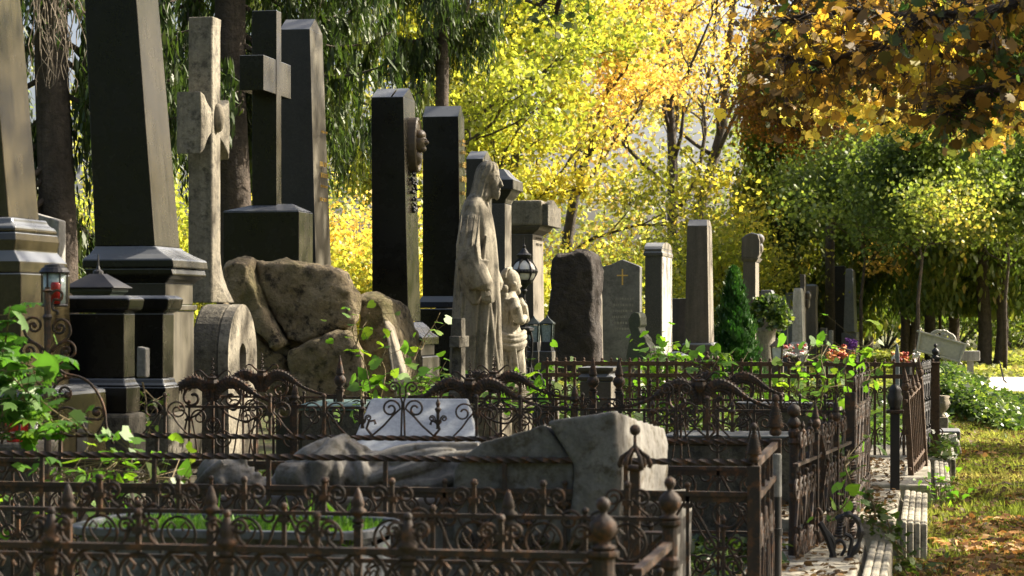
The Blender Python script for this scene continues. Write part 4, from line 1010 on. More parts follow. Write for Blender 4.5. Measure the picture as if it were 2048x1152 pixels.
# curled bracket lying against the kerb
r0 = empty('iron_bracket', G(1690, 1150, 10.3), 0, 'black curled iron bracket with a spring coil leaning beside the near kerb', 'bracket')
m = MB(); P_ = smooth_path([(1672, 1040), (1688, 1030), (1702, 1030), (1716, 1042), (1721, 1062), (1716, 1090), (1702, 1112), (1690, 1125), (1680, 1145), (1676, 1170)], 5)
m.tube([G(x, z, 10.2) for x, z in P_], [.014 + .004 * math.sin(i) for i in range(len(P_))], 6, flat=.7); m.build('curl', M['ironblack'], r0)
m = MB(); pts = []
for i in range(90):
    t = i / 89; q = G(1676 + 8 * t, 1075 - 45 * t, 10.2); r_ = .016 * (1 - .5 * t); pts.append((q.x + r_ * math.cos(t * 50), q.y + r_ * math.sin(t * 50), q.z))
m.tube(pts, .0045, 5); m.build('coil', M['ironblack'], r0)
for pts, r_ in (([(1650, 1060), (1668, 1085), (1662, 1120), (1672, 1160)], .012), ([(1662, 1095), (1680, 1080), (1690, 1095), (1682, 1112)], .008), ([(1640, 1045), (1655, 1075), (1668, 1120), (1660, 1160)], .016), ([(1690, 1068), (1704, 1078), (1698, 1110), (1700, 1160)], .010)):
    lean_rod(smooth_path(pts, 4), 10.3, r_, 'ironblack', 6, 'branch', root=r0)

# --- scrolled iron stand at the left edge
p = G(95, 720, 9.75); r0 = empty('iron_stand', (p.x, p.y, 0), 0, 'tall black iron stand with large spiral scrolls at the left edge', 'iron stand')
D_ = 9.75
m = MB(); zb, zt = ZH(905, D_), ZH(574, D_)
m.lathe(p.x, p.y, [(.014, -.05), (.015, zb), (.017, ZH(770, D_)), (.012, ZH(740, D_)), (.016, ZH(640, D_)), (.022, ZH(634, D_)), (.014, ZH(628, D_)), (.015, ZH(585, D_)), (.024, ZH(581, D_)), (.01, ZH(578, D_)), (.012, zt)], 8, rib=.1, nr=4); m.build('stem', M['iron'], r0)
def zs(x, y): return (x / 3.29, 550 + y / 3.29)
def spx(cx, cy, r0_, a0, turns, n=26, shr=.78): # pixel spiral, zoom coordinates
    return [(cx + r0_ * (1 - shr * (i / n) ** .9) * math.cos(a0 + turns * 2 * math.pi * i / n), cy + r0_ * (1 - shr * (i / n) ** .9) * math.sin(a0 + turns * 2 * math.pi * i / n)) for i in range(n + 1)]
curves = [
 [(300, 510), (260, 465), (200, 430), (165, 385)] + spx(222, 335, 66, math.pi, 1.35),
 [(330, 510), (360, 470), (430, 430), (462, 385)] + spx(395, 348, 66, 0, -1.35),
 [(300, 620), (275, 520), (240, 460)] + spx(192, 500, 60, -math.pi / 2, -1.35),
 [(345, 510), (380, 460), (430, 440)] + spx(440, 500, 66, -math.pi / 2, 1.3),
 [(340, 540), (370, 600), (430, 650), (520, 670), (600, 720), (660, 810), (690, 900), (700, 1000), (745, 1110)],
 [(470, 672), (400, 690), (355, 740)] + spx(420, 775, 72, math.pi * 1.1, -1.3),
 [(345, 930), (390, 885), (450, 872), (520, 905), (570, 945), (640, 950)] + spx(640, 905, 48, math.pi / 2, -1.3),
 [(140, 670), (200, 680), (260, 720), (300, 800)], [(530, 930), (545, 990), (590, 1050), (640, 1040), (690, 960)],
 [(260, 930), (200, 900), (100, 930), (40, 1010), (10, 1110)], [(90, 940), (130, 990), (110, 1060), (60, 1080), (20, 1040)]]
for i, c_ in enumerate(curves):
    m = MB(); P_ = smooth_path(c_, 3); m.tube([G(*zs(x, y), D_) for x, y in P_], .0062, 6); m.build('scroll', M['iron'], r0, smooth=True)
m = MB()
for cx_, cy_ in ((228, 335), (388, 350), (185, 500), (432, 508), (440, 790), (632, 905)):
    q = G(*zs(cx_, cy_), D_); m.sphere(q, .011 if cy_ < 700 else .016, 7)
for i in range(14): q = G(*zs(140 + i * 22, 660 + (i % 2) * 6), D_ - .01); m.sphere(q, .007, 5)
m.build('knobs', M['iron'], r0)
m = MB(); P_ = smooth_path([(330, 130), (370, 100), (410, 120), (400, 165), (360, 160), (345, 190), (350, 230), (380, 240), (375, 265)], 4); m.tube([G(*zs(x, y), D_ - .02) for x, y in P_], .006, 6); m.build('hook', M['iron'], r0)
# ================================================================ boulders and statues
def cloud_tex(name, size, depth=4):
    t = bpy.data.textures.new(name, 'CLOUDS'); t.noise_scale = size; t.noise_depth = depth; return t
TX1 = cloud_tex('rock_large', .35); TX2 = cloud_tex('rock_fine', .07, 3); TX3 = bpy.data.textures.new('rock_crag', 'MUSGRAVE') if False else cloud_tex('rock_crag', .16, 5)
def remesh(o, vox, sm=0, d1=0, d2=0, smf=.5):
    r = o.modifiers.new('remesh', 'REMESH'); r.mode = 'VOXEL'; r.voxel_size = vox; r.use_smooth_shade = True
    if sm: s = o.modifiers.new('smooth', 'SMOOTH'); s.iterations = sm; s.factor = smf
    if d1: d = o.modifiers.new('d1', 'DISPLACE'); d.texture = TX1; d.strength = d1; d.texture_coords = 'GLOBAL'; d.mid_level = .5
    if d1: d = o.modifiers.new('d3', 'DISPLACE'); d.texture = TX3; d.strength = d1 * .5; d.texture_coords = 'GLOBAL'; d.mid_level = .5
    if d2: d = o.modifiers.new('d2', 'DISPLACE'); d.texture = TX2; d.strength = d2; d.texture_coords = 'GLOBAL'; d.mid_level = .5
def rock(name, outl, D, depth, mat, parent=None, vox=.024, d1=.07, d2=.03, shift=(0, 0), round_=.12, backf=.8, sm=1):
    """outline (pixels) of the face seen, given real thickness; rounded by smaller front/back rings"""
    P_ = [G(x, y, D) for x, y in outl]; c = sum(P_, Vector()) / len(P_); m = MB(); rs = []
    for dy, f in ((0, .88), (depth * .06, .96), (depth * .2, 1.0), (depth * .75, 1.0 * (.5 + backf / 2)), (depth, backf)):
        rs.append([Vector((c.x + (p.x - c.x) * f + shift[0] * dy, p.y + dy, c.z + (p.z - c.z) * (f if p.z > c.z else 1) + shift[1] * dy)) for p in P_])
    m.rings(rs); o = m.build(name, M[mat], parent)
    remesh(o, vox, sm, d1, d2); return o
bo = empty('boulder_base', G(590, 1000, 16.6), 0, 'pile of mossy brown boulders carrying the black granite cross', 'boulders')
rock('boulder', [(504, 524), (515, 518), (580, 520), (650, 528), (690, 545), (712, 590), (718, 640), (700, 655), (650, 664), (600, 688), (570, 680), (545, 640), (520, 590), (507, 560)], 16.3, .6, 'boulder', bo, shift=(-.15, 0), d1=.10)
rock('boulder', [(436, 530), (445, 518), (470, 513), (496, 518), (503, 560), (520, 605), (545, 650), (568, 688), (548, 700), (500, 650), (455, 610), (438, 590)], 16.15, .9, 'boulder', bo)
rock('boulder', [(574, 700), (612, 686), (640, 676), (672, 660), (700, 662), (716, 700), (722, 770), (720, 830), (600, 830), (580, 760)], 16.2, .6, 'boulder', bo, shift=(-.15, 0), d1=.10)
rock('boulder', [(500, 650), (545, 700), (566, 705), (572, 760), (590, 830), (470, 830), (480, 700)], 16.35, .9, 'boulder', bo)
rock('boulder', [(440, 600), (500, 648), (520, 700), (470, 760), (420, 700)], 16.9, .8, 'boulder', bo)
rock('boulder', [(450, 530), (500, 524), (600, 530), (680, 545), (706, 600), (712, 700), (714, 830), (470, 830), (450, 700)], 16.42, .6, 'boulder', bo, shift=(-.15, 0))
tag(rock('rock', [(712, 590), (735, 586), (765, 600), (778, 640), (790, 700), (800, 800), (716, 830), (712, 700)], 16.9, .7, 'boulder', None, shift=(.1, 0)), 'smaller brown rock right of the boulder pile, slab leaning on it', 'rock')
tag(rock('rock', [(1100, 520), (1110, 506), (1132, 502), (1150, 496), (1172, 497), (1186, 512), (1190, 560), (1188, 640), (1192, 715), (1190, 760), (1098, 760), (1094, 640), (1097, 570)], 26.5, .7, 'rockdark', None, vox=.03, d1=.08, d2=.03, round_=.2, backf=.95), 'big dark rough upright boulder headstone beside the lantern posts', 'boulder')
q = Mon('stone_slab', 'smooth greenish stone slab edge just behind the dark upright boulder', 'gravestone', 1180, 1197, 1206, D=27.4)
q.part('slab', 'brownstone', [(None, 1180, 1199), (600, 1180, 1196), (530, 1180, 1190)], bevel=.01)

def ell(x0, x1, y0, ry, z, n=72, fold=0, nf=9, ph=0, pw=2.0, sq=0):
    """superellipse ring with cloth folds"""
    cx, rx = (x0 + x1) / 2, (x1 - x0) / 2; r = []
    for i in range(n):
        t = 2 * math.pi * i / n; c, s_ = math.cos(t), math.sin(t)
        fo = 1 + fold * (math.sin(nf * t + ph) + .5 * math.sin((nf * 1.7) * t + ph * 2.3 + 1)) 
        e = 2 / pw
        r.append((cx + rx * fo * math.copysign(abs(c) ** e, c), y0 + ry * fo * math.copysign(abs(s_) ** e, s_), z))
    return r
def hand(m, w, d, up, side, L=.17, curl=.6, r=.0085, thumb=1):
    """palm and five bent fingers: w wrist, d direction of fingers, up back-of-hand normal, side towards thumb"""
    w, d, up, side = [Vector(v) for v in (w, d, up, side)]; d.normalize(); up.normalize(); side.normalize()
    pc = w + d * L * .28
    rs = []
    for i in range(6):
        t = i / 5; c = w + d * (L * .5 * t); wd = (.022 + .018 * math.sin(min(1, t * 1.3) * math.pi / 2)) ; th = .015
        rs.append([c + side * wd * math.cos(a) + up * th * math.sin(a) for a in [2 * math.pi * j / 10 for j in range(10)]])
    m.rings(rs)
    for k, (off, ln) in enumerate(((.030, .40), (.011, .46), (-.010, .43), (-.030, .33))):
        b = w + d * L * .46 + side * off; l = ln * L; a = 0; pts = [b - d * .01]; cur = b
        for j in range(3):
            a += curl * (.55 + .1 * k); seg = l * (.45, .32, .23)[j]
            cur = cur + (d * math.cos(a) - up * math.sin(a)) * seg; pts.append(cur)
        m.tube(pts, [r * 1.1, r * 1.05, r * .95, r * .8], 7)
    b = w + d * L * .14 + side * .026; t1 = b + (side * .6 + d * .8 - up * .25) * .035; t2 = t1 + (d * .95 - up * .35 + side * .05) * .032
    m.tube([b - side * .01, b, t1, t2], [r * 1.3, r * 1.3, r * 1.15, r * .9], 7)
# ---------------------------------------------------------------- robed standing statue
D_ = 17.4; C_ = G(945, 780, D_); kk = D_ / FPX
def JX(px): return C_.x + (px - 945) * kk
def JZ(py): return ZH(py, D_)
Yj = C_.y + .25
js = empty('statue', (C_.x, Yj, 0), 0, 'tall weathered stone statue of a long-haired bearded robed man in profile, hand lowered', 'statue')
m = MB(); rs = []
prof = [(790, 887, 995, .21, .05), (760, 888, 993, .21, .055), (720, 889, 991, .205, .055), (680, 891, 989, .20, .05), (640, 893, 988, .20, .045), (600, 896, 987, .20, .04), (560, 898, 985, .195, .035), (520, 901, 983, .19, .03), (480, 904, 980, .19, .02), (450, 906, 976, .19, .015), (425, 909, 971, .19, .012), (410, 913, 966, .185, .01), (400, 917, 963, .165, 0), (391, 923, 961, .13, 0), (382, 931, 960, .085, 0), (372, 940, 963, .055, 0), (360, 945, 968, .05, 0)]
for i in range(len(prof) - 1):
    a, b = prof[i], prof[i + 1]
    for j in range(8):
        t = j / 8; py, xl, xr, ry, fo = [a[q] + (b[q] - a[q]) * t for q in range(5)]
        rs.append(ell(JX(xl), JX(xr), Yj, ry, JZ(py), 110, fo * 1.5, 9, ph=py * .006, pw=2.1))
rs.append(ell(JX(945), JX(968), Yj, .05, JZ(360), 110)); m.rings(rs)
# diagonal mantle folds over the lower robe
for k, (xa, ya, xb, yb, rr) in enumerate(((968, 470, 930, 770, .02), (975, 560, 958, 775, .024), (985, 600, 975, 775, .020), (925, 560, 905, 770, .02), (972, 590, 990, 770, .022), (950, 610, 940, 775, .02), (915, 480, 900, 700, .014))):
    pts = []
    for i in range(9):
        t = i / 8; x = xa + (xb - xa) * t; y = ya + (yb - ya) * t
        u = (JX(x) - (JX(940))) / (.205); u = max(-.96, min(.96, u)); pts.append((JX(x), Yj - .195 * math.sqrt(1 - u * u), JZ(y)))
    m.tube(pts, [rr * .5] + [rr] * 7 + [rr * .9], 8)
for sy, fr in ((-1, 1), (1, .9)):
    ya_ = Yj + sy * .15
    sh, el_, wr = Vector((JX(938), Yj + sy * .115, JZ(418))), Vector((JX(936), Yj + sy * .235, JZ(520))), Vector((JX(962), Yj + sy * .22, JZ(572)))
    # sleeve: tube opening into a wide bell
    pts = [sh, (sh + el_) / 2 + Vector((-.01, sy * .02, 0)), el_, (el_ + wr) / 2, wr, wr + Vector((.0, 0, -.03))]
    m.tube(pts, [.06, .085, .10, .105, .095, .07], 20)
    if sy < 0:   # hanging sleeve cloth
        rs = []
        for i in range(7):
            t = i / 6; z = JZ(520 + 88 * t); x0, x1 = JX(908 + 32 * t ** 2), JX(968 + 8 * (1 - t) - 12 * t * t)
            rs.append(ell(x0, x1, Yj - .20, .085 * (1 - .55 * t), z, 24, .03, 4, 1 + t))
        m.rings(rs)
        for xo, dx in ((915, 4), (928, 10), (942, 8), (952, 18)):
            m.tube([(JX(xo + 8), Yj - .255, JZ(430)), (JX(xo + 2), Yj - .30, JZ(490)), (JX(xo + dx * .5), Yj - .298, JZ(540)), (JX(xo + dx * 1.2), Yj - .265, JZ(590))], [.006, .012, .012, .005], 6)
        hand(m, (JX(966), Yj - .235, JZ(571)), (.30, .0, -.95), (.55, -.8, .1), (.8, .5, .25), L=.18, curl=.5, r=.0105)
# head: skull, face, beard, hair
m.sphere((JX(964), Yj, JZ(348)), 22 * kk, 14, rz=28 * kk)
fc = [(330, 962, 984, .045), (340, 962, 987, .055), (347, 962, 987.5, .058), (352, 962, 985, .058), (358, 962, 988, .055), (365, 962, 988, .052), (372, 962, 986.5, .048), (378, 962, 987, .042), (384, 962, 987, .036), (390, 962, 984, .028), (394, 966, 979, .015)]
m.rings([ell(JX(a[1]), JX(a[2]), Yj, a[3], JZ(a[0]), 24) for a in reversed(fc)])
m.tube([(JX(985), Yj, JZ(350)), (JX(990), Yj, JZ(361)), (JX(992.5), Yj, JZ(368)), (JX(987), Yj, JZ(370))], [.010, .013, .016, .010], 8)   # nose
for s_y in (-1, 1):
    m.tube([(JX(985), Yj + s_y * .015, JZ(347)), (JX(983), Yj + s_y * .035, JZ(347)), (JX(978), Yj + s_y * .052, JZ(350))], [.009, .010, .006], 6)  # brow
    m.sphere((JX(983), Yj + s_y * .028, JZ(354)), .011, 6)       # eye
m.tube([(JX(986.5), Yj - .025, JZ(376)), (JX(989), Yj, JZ(375)), (JX(986.5), Yj + .025, JZ(376))], .007, 6)    # lips / moustache
m.tube([(JX(986), Yj - .018, JZ(380)), (JX(988), Yj, JZ(379.5)), (JX(986), Yj + .018, JZ(380))], .006, 6)
m.lathe(JX(982), Yj, [(.004, JZ(398)), (.018, JZ(394)), (.026, JZ(388)), (.03, JZ(382))], 12)
hp = [(318, 956, 972, .035), (322, 949, 980, .06), (328, 944, 984, .078), (336, 940, 985, .09), (346, 937, 980, .096), (356, 935, 975, .098), (366, 932, 973, .103), (378, 929, 972, .107), (388, 926, 971, .112), (397, 925, 968, .11), (405, 932, 960, .07)]
rs = []
for i in range(len(hp) - 1):
    a, b = hp[i], hp[i + 1]
    for j in range(3):
        t = j / 3; v = [a[q] + (b[q] - a[q]) * t for q in range(4)]; rs.append(ell(JX(v[1]), JX(v[2]), Yj, v[3], JZ(v[0]), 90, .045, 13, ph=v[0] * .03))
m.rings(list(reversed(rs)))
body = m.build('body', M['statue'], js); remesh(body, .006, 0, 0, 0)
m = MB(); m.box(JX(882), JX(1000), Yj - .26, Yj + .30, -.05, JZ(786)); m.build('plinth', M['sand'], js, bevel=.02)
# ---------------------------------------------------------------- girl statue
D_ = 18.0; C_ = G(1012, 775, D_); kk = D_ / FPX
def JX(px): return C_.x + (px - 1012) * kk
def JZ(py): return ZH(py, D_)
Yg = C_.y + .2
gs = empty('statue', (C_.x, Yg, 0), 0, 'smaller pale stone statue of a girl with braided hair seen from behind', 'statue')
m = MB(); rs = []
prof = [(780, 992, 1040, .16, .03), (758, 990, 1041, .17, .05), (730, 989, 1040, .175, .055), (705, 988, 1038, .175, .05), (692, 987, 1040, .18, .04), (680, 986, 1040, .185, .04), (668, 988, 1036, .165, .035), (655, 991, 1030, .135, .03), (645, 991, 1029, .13, .03), (630, 989, 1031, .14, .035), (612, 989, 1031, .155, .03), (598, 993, 1028, .15, .02), (588, 1001, 1024, .10, .01), (580, 1005, 1021, .05, 0), (572, 1005, 1021, .045, 0)]
for i in range(len(prof) - 1):
    a, b = prof[i], prof[i + 1]
    for j in range(6):
        t = j / 6; v = [a[q] + (b[q] - a[q]) * t for q in range(5)]
        rs.append(ell(JX(v[1]), JX(v[2]), Yg, v[3], JZ(v[0]), 90, v[4] * 1.4, 8, ph=v[0] * .012 + 2))
m.rings(rs)
# sagging hip drape
for yy, rr in ((668, .022), (676, .026), (688, .026), (694, .018)):
    pts = [(JX(1013 - 28 * math.cos(t)), Yg - .175 * math.sin(t) - .01, JZ(yy - 10 + 14 * math.sin(t) - 6 * math.cos(t))) for t in [math.pi * i / 14 for i in range(15)]]
    m.tube(pts, rr, 8)
for xa, xb in ((996, 1000), (1006, 1014), (1018, 1026), (1028, 1036), (1012, 1008), (1024, 1018)):
    m.tube([(JX(xa), Yg - .165, JZ(690)), (JX((xa + xb) / 2), Yg - .18, JZ(725)), (JX(xb), Yg - .165, JZ(772))], [.010, .017, .013], 7)
for xa, xb in ((1000, 994), (1005, 1003), (1014, 1012), (1021, 1022)):
    m.tube([(JX(xa), Yg - .12, JZ(596)), (JX((xa + xb) / 2), Yg - .15, JZ(622)), (JX(xb), Yg - .13, JZ(648))], [.006, .012, .008], 6)
# arms
for s_y in (-1, 1):
    if s_y < 0: P_ = [(JX(1022), Yg - .12, JZ(600)), (JX(1030), Yg - .16, JZ(618)), (JX(1036), Yg - .15, JZ(640)), (JX(1038), Yg - .08, JZ(642)), (JX(1039), Yg + .06, JZ(634))]
    else: P_ = [(JX(1020), Yg + .14, JZ(600)), (JX(1028), Yg + .17, JZ(618)), (JX(1034), Yg + .15, JZ(642)), (JX(1037), Yg + .12, JZ(640)), (JX(1039), Yg + .08, JZ(630))]
    m.tube(P_, [.045, .05, .042, .036, .025], 14)
hand(m, (JX(1040), Yg + .09, JZ(628)), (-.1, .8, .55), (.8, 0, .3), (0, .3, 1), L=.12, curl=.25, r=.008)
# head and wavy hair with a knot and locks
m.sphere((JX(1012), Yg, JZ(562)), 20 * kk, 14, rz=25 * kk); m.sphere((JX(1018), Yg + .03, JZ(567)), 14 * kk, 10, rz=19 * kk)
m.tube([(JX(1028), Yg + .05, JZ(568)), (JX(1032), Yg + .05, JZ(573))], .009, 6); m.sphere((JX(1025), Yg + .03, JZ(583)), .028, 7); m.sphere((JX(1024), Yg - .075, JZ(568)), .018, 6)
r_ = random.Random(8)
for i in range(34):
    t = i / 33; a0 = -math.pi * (.15 + .75 * t)
    pts = [(JX(1012 + 21 * math.cos(a) * .95), Yg + .02 - .085 * math.sin(j / 8 * math.pi) * (1 if i % 2 else .9) + .0 * j, JZ(562 + 25 * math.sin(a))) for j, a in enumerate([a0 + .10 * math.sin(j * 1.4) for j in range(9)])]
for i in range(9):   # strands over the skull from crown to nape
    ph = -1.2 + i * .3
    pts = []
    for j in range(10):
        t = j / 9; a = math.pi * (.50 + .62 * t)
        rx = 22.5 * kk; rzz = 27 * kk
        pts.append((JX(1012) + rx * math.cos(a) * math.cos(ph), Yg + rx * 1.02 * (math.sin(ph)) * math.sin(math.pi * (.12 + .75 * t)) + .004 * math.sin(j * 2), JZ(562) + rzz * math.sin(a)))
    m.tube(pts, [.012] * 10, 6)
for dx, dy, y0 in ((-16, -.03, 586), (-14, .0, 598), (-18, -.05, 574), (-12, -.06, 606), (-15, .03, 612), (-8, -.07, 590), (-6, -.07, 578)):
    m.sphere((JX(1012 + dx), Yg + dy - .04, JZ(y0)), .030, 7, rz=.036)
body = m.build('body', M['girl'], gs); remesh(body, .006, 0)
m = MB(); m.box(JX(984), JX(1046), Yg - .22, Yg + .26, -.05, JZ(774)); m.build('plinth', M['sand'], gs, bevel=.02)
# ---------------------------------------------------------------- reclining statue with its block
D_ = 8.5; C_ = G(900, 1000, D_); kk = D_ / FPX; Yr = C_.y + .02
def RX(px): return X_at(px, Yr - .2)
def RZ(py): return ZH(py, D_)
rc = empty('reclining_statue', (C_.x, Yr, 0), 0, 'grey stone statue of a draped figure lying on its back, feet against a block', 'statue')
m = MB()
def xr(px, y0, zt, zb, ry, n=48, fold=0, nf=7, ph=0):
    r = []; zc, rz_ = (zt + zb) / 2, (zt - zb) / 2
    for i in range(n):
        t = 2 * math.pi * i / n; fo = 1 + fold * (math.sin(nf * t + ph) + .4 * math.sin(nf * 1.9 * t - ph))
        r.append((px, y0 + ry * fo * math.cos(t), zc + rz_ * fo * math.sin(t)))
    return r
bp = [(520, 972, .10), (545, 948, .17), (575, 920, .20), (600, 900, .21), (630, 884, .20), (655, 878, .19), (680, 884, .18), (705, 905, .17), (740, 905, .17), (790, 900, .17), (850, 896, .165), (900, 892, .16), (950, 888, .15), (990, 886, .14)]
rs = []
for i in range(len(bp) - 1):
    a, b = bp[i], bp[i + 1]
    for j in range(6):
        t = j / 6; v = [a[q] + (b[q] - a[q]) * t for q in range(3)]
        rs.append(xr(RX(v[0]), Yr, RZ(v[1]), RZ(1015), v[2], 96, .035, 8, v[0] * .022))
m.rings(rs)
# folds sweeping from the chest to the feet
for k, pts in enumerate(([(600, 905), (560, 935), (530, 975)], [(640, 880), (590, 915), (556, 950)], [(655, 880), (690, 900), (720, 940), (724, 985)], [(650, 890), (668, 930), (670, 975), (655, 1000)],
                         [(700, 930), (780, 905), (860, 898), (940, 890)], [(720, 960), (800, 940), (880, 915), (950, 905)], [(730, 985), (800, 970), (870, 962), (930, 940)], [(620, 905), (632, 945), (630, 990)], [(585, 960), (600, 940), (630, 935)], [(770, 925), (840, 910), (900, 902)])):
    P_ = smooth_path(pts, 5); n = len(P_)
    P3 = []
    for x, y in P_:
        zt = np.interp(x, [b[0] for b in bp], [b[1] for b in bp]); ry = np.interp(x, [b[0] for b in bp], [b[2] for b in bp])
        u = max(-.9, min(.98, (1015 + zt) / 2 - y)) if False else (((1015 + zt) / 2 - y) / ((1015 - zt) / 2)); u = max(-.95, min(.97, u))
        P3.append((RX(x), Yr - ry * math.sqrt(1 - u * u), RZ(y)))
    m.tube(P3, [.013 + .017 * math.sin(math.pi * i / (n - 1)) for i in range(n)], 8)
# bent near arm under the drape, hand on the chest
m.tube([(RX(560), Yr - .17, RZ(950)), (RX(600), Yr - .20, RZ(950)), (RX(632), Yr - .20, RZ(985)), (RX(640), Yr - .2, RZ(930)), (RX(655), Yr - .12, RZ(895)), (RX(668), Yr - .03, RZ(882))], [.05, .06, .055, .05, .04, .028], 14)
hand(m, (RX(662), Yr - .08, RZ(888)), (.55, .8, -.12), (.1, -.1, 1), (.8, -.55, 0), L=.16, curl=.35, r=.010)
# head: hair mass, face turned up, chin towards the chest
m.sphere((RX(408), Yr - .02, RZ(956)), .085, 14, rz=.078); m.sphere((RX(438), Yr - .02, RZ(958)), .075, 12, rz=.064)
fr = []
for px, zt, zb, ry in ((420, 930, 985, .06), (440, 928, 990, .07), (458, 936, 992, .07), (472, 944, 992, .062), (484, 952, 992, .055), (495, 960, 990, .045), (504, 968, 988, .03), (512, 976, 986, .014)):
    fr.append(xr(RX(px), Yr - .02, RZ(zt), RZ(zb), ry, 24))
m.rings(fr)
m.tube([(RX(440), Yr - .03, RZ(931)), (RX(452), Yr - .03, RZ(924)), (RX(461), Yr - .03, RZ(927)), (RX(464), Yr - .03, RZ(938))], [.012, .016, .015, .010], 8)    # nose
m.tube([(RX(430), Yr - .075, RZ(938)), (RX(434), Yr - .05, RZ(930)), (RX(436), Yr - .02, RZ(927))], .012, 6)
m.sphere((RX(442), Yr - .065, RZ(942)), .014, 6); m.tube([(RX(472), Yr - .06, RZ(950)), (RX(475), Yr - .03, RZ(943)), (RX(475), Yr, RZ(943))], .009, 6); m.sphere((RX(488), Yr - .03, RZ(958)), .02, 6)
m.sphere((RX(425), Yr - .10, RZ(968)), .022, 7)
for i in range(8):
    a = i * .35; m.tube([(RX(428 - 4 * i), Yr - .02 - .075 * math.cos(a * .6), RZ(925 + 5 * i)), (RX(408 - 5 * i), Yr - .02 - .085, RZ(940 + 5 * i)), (RX(385 - 2 * i), Yr - .08, RZ(968 + 2 * i))], .013, 6)
m.tube([(RX(490), Yr, RZ(985)), (RX(530), Yr, RZ(985))], .05, 12)
body = m.build('body', M['recline'], rc); remesh(body, .0055, 0)
m = MB(); m.rings([xr(RX(x), Yr, RZ(zt), RZ(1003), ry, 24) for x, zt, ry in ((352, 985, .10), (370, 978, .14), (430, 972, .16), (490, 976, .15), (515, 985, .10))]); pl_ = m.build('pillow', M['recline'], rc); remesh(pl_, .01, 2, .0, .006)
# slab under the figure
Y0_ = Yr - .30
def QX(px, y=Y0_): return X_at(px, y)
D0_ = 8.2
m = MB(); m.box(QX(420), QX(1345), Y0_ + .05, Yr + .36, -.05, ZH(1000, D0_) - .0); sl_ = m.build('slab', M['recline'], rc); remesh(sl_, .02, 1, .02, .008)
# wedge-shaped block at the feet
outl = [(905, 1082), (903, 985), (908, 938), (935, 905), (962, 884), (1020, 868), (1088, 846), (1150, 834), (1232, 822), (1240, 920), (1238, 1090)]
front = [Vector((QX(x), Y0_, ZH(y, D0_))) for x, y in outl]
back = []
for (x, y), v in zip(outl, front):
    X2 = v.x + (.085 if x > 1200 else .02); z2 = v.z - (.10 if (y < 900) else 0)
    back.append(Vector((X2, Y0_ + .78, z2)))
iS = 6
pA = [front[i] for i in (0, 1, 2, 3, 4, 5, 6)] + [Vector((QX(1150), Y0_, ZH(925, D0_))), Vector((QX(1140), Y0_, ZH(1084, D0_)))]
pB = [Vector((QX(1150), Y0_ - .03, ZH(925, D0_)))] + [Vector((front[6].x + .012, Y0_ - .03, front[6].z + .012))] + [v + Vector((0, -.03, .006)) for v in front[7:]] + [Vector((QX(1142), Y0_ - .03, ZH(1084, D0_)))]
for pp in (pA, pB):
    bk = [Vector((v.x + (.085 if v.x > QX(1200) else .02), Y0_ + .78, v.z - (.10 if v.z > ZH(900, D0_) else 0))) for v in pp]
    m = MB(); m.rings([pp, [(a + b) / 2 for a, b in zip(pp, bk)], bk]); blk = m.build('block', M['recline'], rc); remesh(blk, .010, 0, .012, .012)
m = MB(); m.tube([G(1088, 850, 8.17), G(1104, 872, 8.16), G(1120, 895, 8.16), G(1142, 915, 8.16)], [.006, .004, .004, .002], 5, flat=.5); m.build('crack', M['ironblack'], rc)
# ================================================================ kerbs, planter, urn, plaque, path edge things
def kerb(label, x0, x1, y0, y1, h, steps=0, mat='kerb', grp='plot kerb stones'):
    r0 = empty('kerb_stone', ((x0 + x1) / 2, (y0 + y1) / 2, 0), 0, label, 'kerb', grp)
    m = MB(); m.rings([[(x0, y0, z), (x1 - .0 - o, y0, z), (x1 - o, y1, z), (x0, y1, z)] for z, o in ((-.15, 0), (h * .55, 0), (h * .62, .02), (h, .03))])
    m.build('block', M[mat], r0, bevel=.012)
    for i in range(steps):   # ribbed mouldings along the outer side
        m = MB(); m.box(x1 + .002 + i * .036, x1 + .036 + i * .036, y0 + .03 * i + .02, y1 - .02, -.15, h * (.97 - .03 * i)); m.build('moulding', M[mat], r0, bevel=.010)
    return r0
kerb('near limestone kerb with ribbed outer edge at the bottom right corner', -.80, -.29, 7.6, 11.35, .19, 3)
kerb('bright sunlit limestone kerb with stepped ribs, second from the front', -.85, -.16, 12.3, 14.6, .19, 4)
kerb('pale kerb with ribbed edge by the foot of the black side railing', -.7, .03, 15.2, 17.9, .17, 3)
kerb('short pale kerb between the black side railing and the brown block', -.6, .13, 18.3, 20.2, .15, 2)
kerb('small white-topped kerb corner in front of the brown block', -.3, .28, 20.6, 22.2, .16, 0)
# brown block with urn
p = G(1899, 900, 22.8); zt = ZH(862, 22.8)
r0 = empty('kerb_stone', (p.x, p.y, 0), 0, 'large brown rectangular block under the carved urn pedestal', 'kerb', 'plot kerb stones')
m = MB(); m.box(X_at(1866, p.y), X_at(1921, p.y), p.y, p.y + .6, -.1, zt); m.build('block', M['brownstone'], r0, bevel=.015)
p = G(1882, 860, 24); zt = ZH(834, 24); k2 = 24 / FPX
r0 = empty('urn', (p.x, p.y, 0), 0, 'carved grey stone urn with a garland on a square pedestal behind the black post', 'urn')
m = MB(); m.box(p.x - 14 * k2, p.x + 14 * k2, p.y - .07, p.y + .08, 0, zt); m.build('pedestal', M['sand'], r0, bevel=.01)
m = MB(); m.lathe(p.x, p.y, [(8 * k2, zt), (8 * k2, zt + 3 * k2), (4 * k2, zt + 6 * k2), (9 * k2, zt + 12 * k2), (15 * k2, zt + 20 * k2), (17 * k2, zt + 30 * k2), (14 * k2, zt + 36 * k2), (17 * k2, zt + 42 * k2), (12 * k2, zt + 43 * k2)], 20, rib=.06, nr=5); m.build('bowl', M['sand'], r0, smooth=True)
m = MB()
